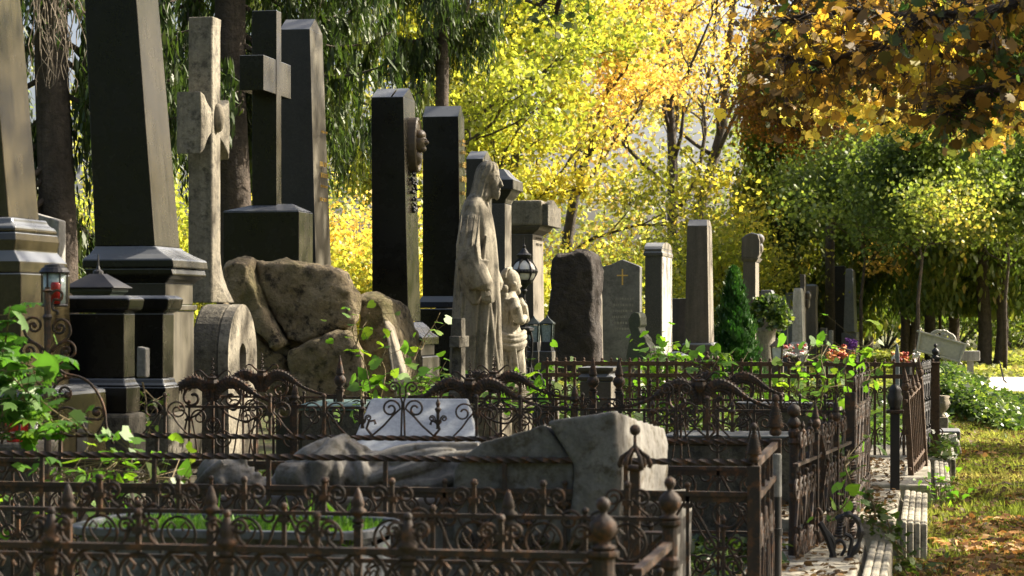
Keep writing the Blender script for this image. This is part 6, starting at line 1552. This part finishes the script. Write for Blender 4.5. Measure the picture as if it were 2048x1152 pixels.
for (px, D, tp, lab, n, sd, mt) in ((1722, 53, 420, 'green maple sapling with yellow tips in front of the leftmost thuja', 7500, 61, 'leaf_green'), (1836, 48, 400, 'light green maple in front of the two-trunked thuja', 9000, 62, 'leaf_green'),
        (2010, 50, 390, 'light green maple before the right-hand thujas', 9000, 63, 'leaf_green'), (1880, 60, 520, 'orange-tinged young maple among the thuja trunks', 5000, 64, 'leaf_orange')):
    tree('maple_tree', lab, [(px, 600), (px + 8, 520), (px - 6, tp + 40), (px + 4, tp - 60)], D, .05, int(n * 2.1), .088, mt, sig=.34, seed=sd, nb=(12, 5, 4), lens=(.62, .5, .5), start=.42, T=T_MAPLE, bark='bark', keep=lambda c: c[:, 2] > 2.45 + .35 * np.sin(c[:, 0] * 2.1) + .25 * np.sin(c[:, 0] * 5.3 + 1))
for (px, D, w, h, n, mt, lab) in ((1905, 78, 3.5, 3.4, 5000, 'leaf_green', 'soft green shrub far behind the plaque'), (2030, 80, 3.2, 3.0, 5000, 'leaf_green', 'soft green shrub beyond the white path'), (1770, 80, 3.5, 3.2, 5000, 'leaf_thuja', 'dark shrub behind the two-trunked thuja')):
    shrub(lab, px, 0, D, w, h, n, .16, mt, seed=int(px))
# overhanging maple bough, near, upper right
def near_bough(label, D, paths, n, ls, seed, px_tr, mat='leaf_near'):
    rg = random.Random(seed); root = empty('maple_tree', (X_at(px_tr, D), D, 0), 0, label, 'tree'); m = MB(); cs = []; bx = X_at(px_tr, D)
    m.tube([Vector((bx, D, -.1)), Vector((bx, D, 1.5)), Vector((bx - .05, D, 3.2)), Vector((bx - .3, D, 6))], [.28, .22, .2, .13], 12)
    for pts in paths:
        P_ = [Vector((bx - .1, D, 3.6))] + [G(x, y, d) for x, y, d in pts]; P_ = [Vector(v) for v in P_]
        m.tube(P_, [.035 * (1 - .85 * i / len(P_)) + .003 for i in range(len(P_))], 6)
        for i in range(n):
            t = rg.uniform(.9, len(P_) - 1); k = min(int(t), len(P_) - 2); q = P_[k].lerp(P_[k + 1], t - k); e = q + Vector((rg.gauss(0, .16), rg.gauss(0, .3), rg.gauss(-.08, .10)))
            m.tube([q, (q + e) / 2 + Vector((0, 0, .02)), e], [.004, .003, .0015], 3); cs.append(tuple(e)); 
            if rg.random() < .5: f = q.lerp(e, .6); cs.append((f.x, f.y, f.z - .03))
    m.build('branches', M['bark'], root, smooth=True, fixn=False); cs = np.array(cs); k = len(cs)
    leaves('leaves', cs, ls, mat, T_MAPLE, root, None, clumprnd(cs, 2.0, .55, seed)); return root, cs
rt, cs = near_bough('big-leaved maple reaching in from the right with dark green and gold leaves', 13.0,
    [[(2060, 10, 13), (1880, 40, 13), (1700, 20, 13), (1560, 40, 13)], [(2060, 60, 12.6), (1900, 110, 12.6), (1760, 90, 12.8), (1640, 130, 13), (1560, 110, 13)], [(2060, 150, 12.4), (1960, 180, 12.2), (1880, 230, 12.2)],
     [(2060, 0, 12.2), (1950, 30, 12.0), (1850, 30, 12), (1780, 80, 12)], [(2060, -60, 13.5), (1850, -30, 13.5), (1650, -30, 13.5), (1500, -20, 13.5)], [(1760, 80, 14.5), (1680, 150, 14.5), (1600, 150, 14.5), (1550, 170, 14.5)], [(2060, 120, 13.6), (1980, 110, 13.6), (1900, 150, 13.6), (1840, 160, 13.6)], [(1900, 0, 14.6), (1750, 50, 14.6), (1620, 60, 14.6), (1540, 60, 14.6)], [(2070, 60, 14.8), (1950, 80, 14.8), (1850, 120, 14.8), (1700, 120, 14.8)]],
    200, .076, 6, 2500)
# seed-cluster tassels
r_ = random.Random(6); m = MB()
for i in range(60):
    c = cs[r_.randrange(len(cs))]; 
    for j in range(6):
        a = r_.uniform(0, 6.28); e = (c[0] + .03 * math.cos(a), c[1] + .03 * math.sin(a), c[2] - r_.uniform(.03, .10)); m.tube([tuple(c), e], [.002, .006], 3)
m.build('seed_clusters', M['ironrust'], rt, fixn=False)['kind'] = 'stuff'
near_bough('gold maple bough hanging farther off behind the near dark leaves', 24.0,
    [[(2080, 120, 24), (1950, 190, 24), (1840, 220, 24), (1760, 250, 24)], [(2080, 60, 25), (1900, 130, 25), (1750, 180, 25), (1640, 170, 25), (1560, 190, 25)], [(2080, 220, 23), (2000, 230, 23), (1930, 260, 23)], [(1760, 170, 26), (1680, 200, 26), (1600, 240, 26)], [(2080, 30, 26), (1800, 60, 26), (1650, 100, 26)], [(1850, 200, 25), (1780, 210, 25), (1740, 235, 25)], [(2090, 160, 26), (1990, 160, 26), (1900, 190, 26), (1820, 190, 26)]],
    110, .12, 9, 2420, 'leaf_yellow')
# dark leaves dangling at the top centre
near_bough('few dark maple leaves dangling from above at the top centre', 17.0, [[(1200, -80, 17), (1110, -20, 17), (1080, 10, 17), (1050, 0, 17)], [(1180, -90, 17), (1120, -10, 17.2), (1112, 30, 17.2)]], 26, .085, 12, 2520, 'leaf_thuja')

# ---------------------------------------------------------------- shading canopy above and right of the path, out of frame
SD = np.array([math.sin(math.radians(58)) * math.cos(math.radians(36)), math.cos(math.radians(58)) * math.cos(math.radians(36)), math.sin(math.radians(36))])
SUN_GAPS = [((.3, 13, 3), .6), ((-.3, 13, 2.9), .5), ((.7, 12.4, 2.7), .5), ((-.2, 13.6, 3.2), .5), ((.9, 24, 4.2), .8), ((-.35, 12.7, .2), .55), ((.25, 12.7, 0), .55), ((.35, 14.8, 0), .7), ((.5, 17.2, 0), .25), ((.6, 19.8, 0), .3), ((.7, 24, 0), .5), ((.9, 29, 0), .7), ((-.5, 16.5, .2), .4), ((-3.16, 12.8, 1.1), .55), ((-.57, 13, 1.2), .45), ((-3.5, 8.6, .9), .4), ((-4.3, 13.2, 1.2), .25), ((-5, 15.2, 3.2), .3), ((-5.2, 17.6, 3), .3), ((-4.45, 14.9, .9), .35), ((-3.4, 17.5, 1.2), .5), ((-3.2, 18.3, .9), .5), ((-4.8, 14.0, 2.6), .3), ((-4.6, 20, 2.2), .4), ((-1.0, 8.6, .9), .4), ((-1.2, 12.0, .8), .4), ((-2.4, 31, 2), .9), ((-2, 34, 2), .8), ((-2.7, 47.3, 1), 1.1), ((-2.5, 55.5, 1), 1.2), ((-3.6, 16.2, 1), .5), ((-1.5, 18.4, .9), .6)]
def canopy(label, cx, cy, w, d, z0, z1, n, ls, seed, thr, mat='leaf_green', tr=(0, 0)):
    rn = np.random.default_rng(seed); root = empty('avenue_tree', (tr[0], tr[1], 0), 0, label, 'tree', 'avenue trees over the path'); rg = random.Random(seed); m = MB()
    zt = (z0 + z1) / 2; m.tube([Vector((tr[0], tr[1], z)) for z in (-.1, 1, 3, z0, zt)], [.4, .32, .28, .22, .1], 12)
    for i in range(16): m.tube([(tr[0], tr[1], z0 * .8 + i * .08), ((tr[0] + cx) / 2 + rg.gauss(0, w * .2), (tr[1] + cy) / 2 + rg.gauss(0, d * .2), z0 + .8), (cx + rg.uniform(-w, w) * .8, cy + rg.uniform(-d, d) * .8, rg.uniform(z0 + .5, z1))], [.1, .06, .02], 5)
    m.build('trunk', M['bark'], root, smooth=True, fixn=False)
    u = rn.normal(0, 1, (n * 3, 3)); u /= np.linalg.norm(u, axis=1)[:, None]; u *= rn.uniform(0, 1, (n * 3, 1)) ** .4
    P_ = np.array([cx, cy, zt]) + u * np.array([w, d, (z1 - z0) / 2]); dn = np.array([noise.noise(Vector((c[0] * .8, c[1] * .8, c[2] * .8 + seed))) + .6 * noise.noise(Vector((c[0] * 2.4, c[1] * 2.4, c[2] * 2.4))) for c in P_])
    D_ = P_ @ np.array([FW.x, FW.y, 0]); P_ = P_[(dn > thr) & (P_[:, 2] > EYE + .55 + D_ * (HOR / FPX))][:n]
    keep = np.ones(len(P_), bool)      # openings cut along the sun direction so chosen spots are lit
    for q, r_ in SUN_GAPS:
        v = P_ - np.array(q); t = v @ SD; d2 = np.linalg.norm(v - t[:, None] * SD, axis=1); keep &= d2 > r_ * (.7 + .5 * rn.uniform(0, 1, len(P_)))
    leaves('crown', P_[keep], ls, mat, T_QUAD, root, None, None); return root
canopy('avenue maple standing outside the frame to the right, shading the front plots', 5.5, 13.5, 5.0, 6.0, 3.6, 9.5, 12000, .18, 4, .10, tr=(6.5, 13))
canopy('avenue maple farther along the path outside the frame', 3.2, 25, 5.0, 6.5, 5.0, 11.5, 10000, .18, 7, .14, tr=(7.5, 25))
canopy('unseen maple on the far side of the path, added to shade the grass', 10.5, 21, 4.5, 6.5, 4.5, 10.5, 10000, .18, 15, .08, tr=(11, 21))  # extra crown out of view, put here to shade the grass
canopy('avenue maple beyond, arching high over the path', 4.0, 39, 5.5, 7, 6.8, 14, 5000, .2, 9, .2, tr=(9, 39))
# ================================================================ ground cover, grass, litter, vines
def gz(x, y): return ground_z(x, y)
# grass on the right (blades stand up)
def blades(name, X, Y, Z, h, mat, parent=None, lean=.35, wid=1.0):
    n = len(X); az = nrg.uniform(0, 2 * np.pi, n); ti = np.abs(nrg.normal(0, lean, n)); R = np.zeros((n, 3, 3))
    yv = np.stack([np.cos(az) * np.sin(ti), np.sin(az) * np.sin(ti), np.cos(ti)], 1); a2 = nrg.uniform(0, 2 * np.pi, n); xv = np.stack([np.cos(a2), np.sin(a2), np.zeros(n)], 1)
    xv -= yv * np.sum(xv * yv, 1)[:, None]; xv /= np.linalg.norm(xv, axis=1)[:, None]
    R[:, :, 0] = xv * wid; R[:, :, 1] = yv; R[:, :, 2] = np.cross(xv, yv)
    C_ = np.stack([X, Y, Z], 1); return leaves(name, C_, h, mat, T_BLADE, parent, R=R, rnd_=clumprnd(C_, .9, .6, 4))
n = 90000; Y = 10 + 32 * nrg.uniform(0, 1, n) ** 1.3; X = -.25 + nrg.uniform(0, 1, n) * (.045 * Y + .9); nn = np.array([noise.noise(Vector((x * .8, y * .5, 1))) for x, y in zip(X, Y)]); k_ = nn > -9; X, Y = X[k_], Y[k_]
Z = np.array([gz(x, y) for x, y in zip(X, Y)])
tag(blades('grass', X, Y, Z, .06, 'grass', wid=1.5), 'short sunlit grass along the right side of the kerbs', 'grass', kind='stuff')
# fallen leaves on the right
n = 14000; Y = 9.5 + 26 * nrg.uniform(0, 1, n) ** 2.2; X = -.1 + nrg.uniform(0, 1, n) * (.045 * Y + .8); nn = np.array([noise.noise(Vector((x * 1.1, y * .6, 7))) for x, y in zip(X, Y)]) + np.where(Y < 13.2, .35, -.32); k_ = nn > .0; X, Y = X[k_], Y[k_]
Z = np.array([gz(x, y) + .03 for x, y in zip(X, Y)]) + nrg.uniform(0, .02, len(X))
T_CURL = T_MAPLE.copy(); T_CURL[:, 2] += .5 * T_CURL[:, 0] ** 2 + .25 * T_CURL[:, 1] ** 2
tag(leaves('fallen_leaves', np.stack([X, Y, Z], 1), .062, 'litter', T_CURL, None, .55), 'brown and orange fallen maple leaves on the grass', 'fallen leaves', kind='stuff')
n = 4500; Y = 10 + 24 * nrg.uniform(0, 1, n) ** 1.5; X = -.2 + nrg.uniform(0, 1, n) * (.045 * Y + .8)
tag(leaves('leaf_crumbs', np.stack([X, Y, np.array([gz(x, y) for x, y in zip(X, Y)]) + .045], 1), .05, 'litterdark', T_CURL, None, .5), 'small dark dry leaves sprinkled over the grass', 'fallen leaves', kind='stuff')
# twigs lying on the grass
r_ = random.Random(9); m = MB()
for i in range(26):
    y = r_.uniform(11, 22); x = r_.uniform(.1, 1.0) + (y - 11) * .05; a = r_.uniform(-.6, .6); L = r_.uniform(.15, .5); z = gz(x, y) + .03
    m.tube([(x, y, z), (x + L * .5 * math.cos(a), y + L * .5 * math.sin(a), z + .03), (x + L * math.cos(a + .3), y + L * math.sin(a + .3), z)], [.008, .006, .003], 5)
tag(m.build('twigs', M['bark'], fixn=False), 'scattered dry twigs on the leaf-strewn grass', 'twigs', kind='stuff')
# dry crumbs on the kerbs and in the plots
n = 9000; Y = nrg.uniform(7.6, 18, n); X = -nrg.uniform(.05, 1, n) ** 1.0 * 3.6 + .0; Z = np.full(n, .0)
P_ = np.stack([X, Y, Z], 1)
for i in range(n):
    x, y = P_[i, 0], P_[i, 1]; z = gz(x, y)
    for (a, b, c, d, h) in ((-.80, -.32, 7.6, 11.35, .19), (-.85, -.19, 12.3, 14.6, .19), (-.7, .0, 15.2, 17.9, .17)):
        if a < x < b and c < y < d: z = h
    P_[i, 2] = z + .006 + rnd.random() * .008
tag(leaves('leaf_litter', P_, .038, 'litterdark', T_CURL, None, .4), 'dry dark leaf crumbs lying on the kerbs and soil', 'leaf litter', kind='stuff')
n = 2200; C_ = np.stack([nrg.uniform(-4, -1.0, n), nrg.uniform(12.9, 16, n), np.zeros(n)], 1); zz1 = ZH(873, 13.1); zz2 = ZH(806, 15.6)
# ground ivy / weeds between the graves: low clumps of leaves, one mass
n = 26000; Y = nrg.uniform(7.0, 30, n); X = nrg.uniform(-6.5, -.9, n) * (Y / 30) ** .35; nn = np.array([noise.noise(Vector((x * .9, y * .9, 2))) for x, y in zip(X, Y)]); k_ = nn > -.08; X, Y, nn = X[k_], Y[k_], nn[k_]
Z = np.array([gz(x, y) for x, y in zip(X, Y)]) + nrg.uniform(.02, 1, len(X)) * (.08 + .35 * np.clip(nn, 0, 1))
tag(leaves('ground_ivy', np.stack([X, Y, Z], 1), .06, 'leaf_ivy', T_IVY, None, .7), 'dark ivy and weeds covering the ground between the graves', 'ground cover', kind='stuff')
n = 30000; Y = nrg.uniform(20, 48, n); X = nrg.uniform(-7, 0, n) * (Y / 48) ** .5 + .25; nn = np.array([noise.noise(Vector((x * .7, y * .5, 12))) for x, y in zip(X, Y)])
Z = np.array([gz(x, y) for x, y in zip(X, Y)]) + nrg.uniform(.0, 1, n) * (.06 + .4 * np.clip(nn, 0, 1))
tag(leaves('ground_cover', np.stack([X, Y, Z], 1), .08, 'leaf_ivy', T_IVY, None, .7, clumprnd(np.stack([X, Y, Z], 1), .6, .6, 6)), 'green weeds covering the ground among the farther gravestones', 'ground cover', kind='stuff')
n = 26000; Y = nrg.uniform(38, 84, n); X = nrg.uniform(-9, 6, n); k_ = ~((X > .6) & (Y < 47)); X, Y = X[k_], Y[k_]
Z = np.array([gz(x, y) for x, y in zip(X, Y)]) + nrg.uniform(.0, .16, len(X))
tag(leaves('meadow', np.stack([X, Y, Z], 1), .14, 'grass', T_IVY, None, .6, clumprnd(np.stack([X, Y, Z], 1), .3, .6, 8)), 'rough grass and fallen leaves beneath the far trees', 'grass', kind='stuff')
# planter grass
x0, x1, y0, y1, z = PLANTER; n = 5200; X, Y = nrg.uniform(x0, x1, n), nrg.uniform(y0, y1, n); 
o = blades('bed_grass', X, Y, np.full(n, z), .045, 'leaf_bright', None, .5, 1.8); tag(o, 'bright green grass growing in the long grave planter', 'grass', kind='stuff')
n = 30; X, Y = nrg.uniform(x0 + .2, x1 - .05, n), nrg.uniform(y1 - .10, y1, n); o = blades('tall_grass', X, Y, np.full(n, z), .10, 'leaf_bright', None, .25, 1.0); tag(o, 'taller lush grass blades along the back rim of the planter', 'grass', kind='stuff')

# ---------------------------------------------------------------- leafy shoots, vines
def shoot(label, stems, D, ls, per, mat='leaf_bright', T=T_HEART, seed=0, name='vine', r=.005, jit=1.2, cat='plant', tilt=1.0, group=None, dj=.15):
    """stems: pixel polylines"""
    rg = random.Random(seed); rn = np.random.default_rng(seed); p0 = G(stems[0][0][0], stems[0][0][1], D); root = empty(name, (p0.x, p0.y, 0), 0, label, cat, group); m = MB(); cs = []
    for st in stems:
        P_ = smooth_path(st, 4); dd = rg.uniform(-dj, dj); W = [G(x, y, D + dd + .02 * math.sin(i)) for i, (x, y) in enumerate(P_)]
        m.tube(W, [r * (1 - .5 * i / len(W)) for i in range(len(W))], 5)
        for i in range(per):
            t = rg.uniform(.1, 1) * (len(W) - 1); k = min(int(t), len(W) - 2); q = W[k].lerp(W[k + 1], t - k); e = q + Vector((rg.gauss(0, ls * jit), rg.gauss(0, ls * jit), rg.gauss(0, ls * jit * .8)))
            m.tube([q, e], [r * .4, r * .25], 3); cs.append(tuple(e))
    m.build('stems', M['stem'], root, fixn=False); cs = np.array(cs)
    # leaves face roughly up and outwards
    leaves('leaves', cs, ls, mat, T, root, tilt, rnd_=np.clip(clumprnd(cs, 4, .4, seed), 0, 1)); return root
shoot('bright green creeper sprouting in front of the small brown rock', [[(745, 860), (742, 790), (730, 730), (712, 690), (704, 655)], [(745, 850), (765, 780), (770, 740), (758, 715)], [(740, 850), (722, 800), (726, 770), (738, 740)], [(760, 860), (790, 800), (812, 780)], [(712, 690), (722, 660), (735, 640), (738, 625)], [(735, 850), (720, 830), (708, 812)]], 12.9, .072, 12, seed=1)
shoot('heart-leaved vine arching over the picket railing', [[(1600, 830), (1598, 760), (1620, 700), (1660, 692), (1712, 705), (1740, 730)], [(1612, 830), (1650, 770), (1642, 720), (1645, 690)], [(1700, 800), (1690, 740), (1705, 700), (1740, 690), (1750, 668)], [(1640, 810), (1600, 790), (1592, 770)], [(1690, 800), (1725, 770), (1745, 740)], [(1640, 820), (1650, 780), (1690, 770)], [(1660, 700), (1620, 720), (1592, 735)]], 12.9, .066, 13, seed=2)
shoot('large lobed green leaves of a climber at the left edge', [[(-30, 900), (10, 820), (60, 790), (120, 830), (190, 868)], [(-30, 850), (0, 760), (40, 730), (90, 745)], [(-30, 800), (-5, 720), (10, 690), (20, 612)], [(-20, 900), (30, 850), (90, 850), (150, 870)], [(-30, 860), (20, 800), (70, 810), (120, 860)], [(-30, 760), (5, 740), (40, 770), (70, 800)]], 9.0, .10, 24, 'leaf_mid', T=T_MAPLE, seed=3, tilt=.6, jit=.7)
shoot('low green weeds behind the third railing at far left', [[(60, 990), (110, 950), (180, 930), (260, 915)], [(40, 1000), (120, 960), (200, 940), (300, 950)], [(150, 990), (220, 930), (280, 900)], [(380, 960), (300, 955), (260, 960)]], 8.9, .06, 26, seed=4, T=T_IVY, jit=1.5)
shoot('thin green sprig at the corner of the black stele base', [[(828, 720), (845, 680), (868, 650), (880, 625)], [(850, 680), (842, 700), (830, 690)]], 17.0, .085, 5, seed=5)
shoot('lush low leaves at the feet of the robed statue', [[(820, 790), (860, 770), (900, 775)], [(830, 800), (880, 780), (860, 760)], [(1000, 800), (1030, 785), (1060, 780)], [(800, 790), (830, 765), (850, 780)], [(1040, 800), (1080, 780), (1100, 790)], [(940, 800), (970, 785), (1000, 800)]], 14.6, .075, 22, seed=6, jit=1.4)
shoot('ivy trailing over the near kerb onto the fallen leaves', [[(1742, 1000), (1770, 1030), (1790, 1080), (1830, 1120), (1850, 1150)], [(1750, 1005), (1740, 1040), (1775, 1060)], [(1790, 1080), (1800, 1120), (1820, 1160)], [(1735, 985), (1750, 1020), (1745, 1050)], [(1795, 1100), (1840, 1140), (1900, 1150)]], 11.2, .05, 30, 'leaf_ivy', T_IVY, seed=7, jit=.9, tilt=.8)
shoot('yellow-green trailing shoots at the foot of the leaning gate', [[(1850, 960), (1870, 975), (1880, 1000), (1875, 1030)], [(1852, 955), (1880, 960), (1905, 965), (1925, 970)], [(1870, 975), (1890, 985), (1895, 1010)]], 14.9, .05, 26, seed=8, jit=1.2, T=T_IVY)
shoot('pale green ivy clump at the base of the black side railing', [[(1852, 915), (1870, 900), (1895, 905)], [(1860, 920), (1885, 912), (1905, 930)], [(1858, 900), (1880, 890), (1890, 915)]], 18.2, .06, 34, 'leaf_ivy', T_IVY, seed=9, jit=1.1)
shoot('ivy hanging down the edge of the black pedestal footing', [[(285, 765), (292, 800), (296, 840), (300, 870)], [(290, 780), (310, 800), (330, 820)]], 12.0, .05, 16, 'leaf_ivy', T_IVY, seed=10)
shoot('young plants between the railings in the nearest plots', [[(1240, 1140), (1260, 1090), (1250, 1060)], [(1700, 960), (1690, 930), (1700, 900)], [(1660, 1040), (1690, 1010), (1700, 990)], [(960, 1010), (980, 980), (1010, 990)]], 10.5, .06, 12, seed=11)
shoot('yellow-green leaves glowing behind the picket railing', [[(1130, 800), (1140, 770), (1120, 745)], [(1250, 800), (1330, 770), (1400, 790)], [(1300, 760), (1340, 740), (1380, 745)], [(1450, 800), (1520, 770), (1600, 790)], [(1180, 790), (1230, 770), (1260, 790)], [(1360, 720), (1330, 712), (1310, 722)], [(1600, 800), (1660, 780), (1720, 790)], [(1380, 790), (1420, 760), (1480, 780)], [(1280, 830), (1340, 810), (1400, 820)]], 19.6, .085, 60, seed=12, jit=1.6)
shoot('broad pale-green maple seedling leaf rising over the picket railing', [[(1420, 800), (1425, 740), (1440, 715)], [(1428, 760), (1420, 740), (1400, 735)], [(1424, 800), (1400, 780), (1390, 775)], [(1450, 710), (1465, 712)], [(1240, 840), (1260, 820)]], 13.2, .13, 4, T=T_MAPLE, seed=13, jit=.35, tilt=.4)
# leafy top of ivy stump
p = G(1530, 700, 41); r0 = empty('ivy_stump', (p.x, p.y, 0), 0, 'pale tree stump monument crowned with glossy ivy beside the dwarf conifer', 'stump')
k4 = 41 / FPX; m = MB(); rs = []
for i, (py, w_) in enumerate(((745, 24), (715, 21), (690, 17), (665, 19), (655, 22))): rs.append([(p.x + w_ * k4 * (1 + .12 * math.sin(3 * t + i * .4) + .07 * math.sin(7 * t)) * math.cos(t), p.y + w_ * k4 * math.sin(t), ZH(py, 41) if i else -.05) for t in [2 * math.pi * j / 20 for j in range(20)]])
m.rings(rs); m.build('trunk', M['sand'], r0, smooth=True)
n = 2600; u = nrg.normal(0, 1, (n, 3)); u /= np.linalg.norm(u, axis=1)[:, None]; C_ = np.array([p.x, p.y, ZH(628, 41)]) + u * np.array([40, 30, 38]) * k4 * nrg.uniform(.45, 1.1, (n, 1)) + np.array([.1, 0, -.02]); C_ = C_[np.array([noise.noise(Vector((a * 3.5, b * 3.5, c * 3.5))) for a, b, c in C_]) > -.08]
leaves('ivy', C_, .10, 'leaf_ivy', T_IVY, r0)
# dwarf conifer
p = G(1468, 720, 38); r0 = empty('dwarf_conifer', (p.x, p.y, 0), 0, 'small dense bright green conical dwarf conifer beside the brown pillar', 'conifer'); k4 = 38 / FPX; zt = ZH(538, 38)
m = MB(); m.tube([(p.x, p.y, -.05), (p.x, p.y, zt * .9)], [.05, .01], 7); m.build('trunk', M['bark'], r0)
n = 15000; t = nrg.uniform(0, 1, n) ** 1.25; a = nrg.uniform(0, 2 * np.pi, n); rad = 60 * k4 * (1 - t) ** .8 * (.72 + .28 * nrg.uniform(0, 1, n) ** .4) * (1 + .16 * np.sin(a * 4 + t * 15) + .14 * np.sin(t * 38 + a * 3) + .12 * np.sin(a * 11 + t * 70)) + nrg.normal(0, .03, n)
C_ = np.stack([p.x + rad * np.cos(a), p.y + rad * np.sin(a), t * zt + .03], 1); ti = nrg.normal(.5, .3, n)
R = np.zeros((n, 3, 3)); yv = np.stack([np.cos(a) * np.sin(ti), np.sin(a) * np.sin(ti), np.cos(ti)], 1); xv = np.stack([-np.sin(a), np.cos(a), np.zeros(n)], 1); R[:, :, 0] = xv; R[:, :, 1] = yv; R[:, :, 2] = np.cross(xv, yv)
leaves('foliage', C_, .09, 'leaf_cypress', T_DIAM, r0, R=R, rnd_=clumprnd(C_, 3, .5, 3))
# ivy mound on the right
n = 15000; t = nrg.uniform(0, 1, n); q = np.stack([1880 + 160 * t, 770 + 45 * t], 1); D_ = 31 - 5 * t + nrg.normal(0, .7, n)
C_ = np.array([tuple(G(x, HOR, d)) for (x, y), d in zip(q, D_)]); C_[:, 2] = 0; C_[:, 0] += nrg.normal(0, .12, n)
hh = np.array([.62 - .52 * tt + .12 * noise.noise(Vector((tt * 9, 0, 0))) for tt in t]); C_[:, 2] = nrg.uniform(0, 1, n) ** .6 * np.maximum(.1, hh)
tag(leaves('ivy_bank', C_, .065, 'leaf_ivy', T_IVY, None, .9), 'glossy ivy mound sloping down from the stone steps to the grass', 'ivy bank', kind='stuff')
n = 3000; D_ = nrg.uniform(29, 31, n); px_ = nrg.uniform(2010, 2200, n); C_ = np.array([tuple(G(x, HOR, d)) for x, d in zip(px_, D_)]); C_[:, 2] = nrg.uniform(0, .22, n)
tag(leaves('ivy_bank', C_, .085, 'leaf_ivy', T_IVY, None, .9), 'low strip of glossy ivy at the right edge before the white path', 'ivy bank', kind='stuff')
# ---------------------------------------------------------------- camera, light, world
cam = bpy.data.cameras.new('camera'); co = bpy.data.objects.new('camera', cam); COL.objects.link(co)
co.location = (0, 0, EYE); co.rotation_euler = (math.pi / 2, 0, TH)
cam.sensor_width = 36; cam.lens = 36 * FPX / 2048; cam.shift_y = (HOR - 576) / 2048
cam.clip_start = .1; cam.clip_end = 2000
cam.dof.use_dof = True; cam.dof.focus_distance = 19; cam.dof.aperture_fstop = 8.0
S.camera = co
SUN_AZ = math.radians(58); SUN_EL = math.radians(36)     # azimuth from +Y towards +X
w = bpy.data.worlds.new('World'); S.world = w; w.use_nodes = True
nt = w.node_tree; bg = nt.nodes['Background']
sky = nt.nodes.new('ShaderNodeTexSky'); sky.sky_type = 'NISHITA'; sky.sun_disc = False
sky.sun_elevation = SUN_EL; sky.sun_rotation = SUN_AZ; sky.air_density = .7; sky.dust_density = 6; sky.ozone_density = .3
nt.links.new(sky.outputs[0], bg.inputs[0]); bg.inputs[1].default_value = .095
sl = bpy.data.lights.new('sun', 'SUN'); sl.energy = 5.0; sl.angle = math.radians(.6); sl.color = (1, .90, .74)
so = bpy.data.objects.new('sun', sl); COL.objects.link(so)
d = Vector((math.sin(SUN_AZ) * math.cos(SUN_EL), math.cos(SUN_AZ) * math.cos(SUN_EL), math.sin(SUN_EL)))
so.rotation_euler = d.to_track_quat('Z', 'Y').to_euler(); so.location = (8, 5, 20)
vs = S.view_settings; vs.view_transform = 'Standard'; vs.look = 'None'; vs.exposure = 1.6; vs.gamma = 1; vs.use_curve_mapping = False
S.render.engine = 'CYCLES'
S.cycles.max_bounces = 6; S.cycles.transparent_max_bounces = 4; S.cycles.transmission_bounces = 4
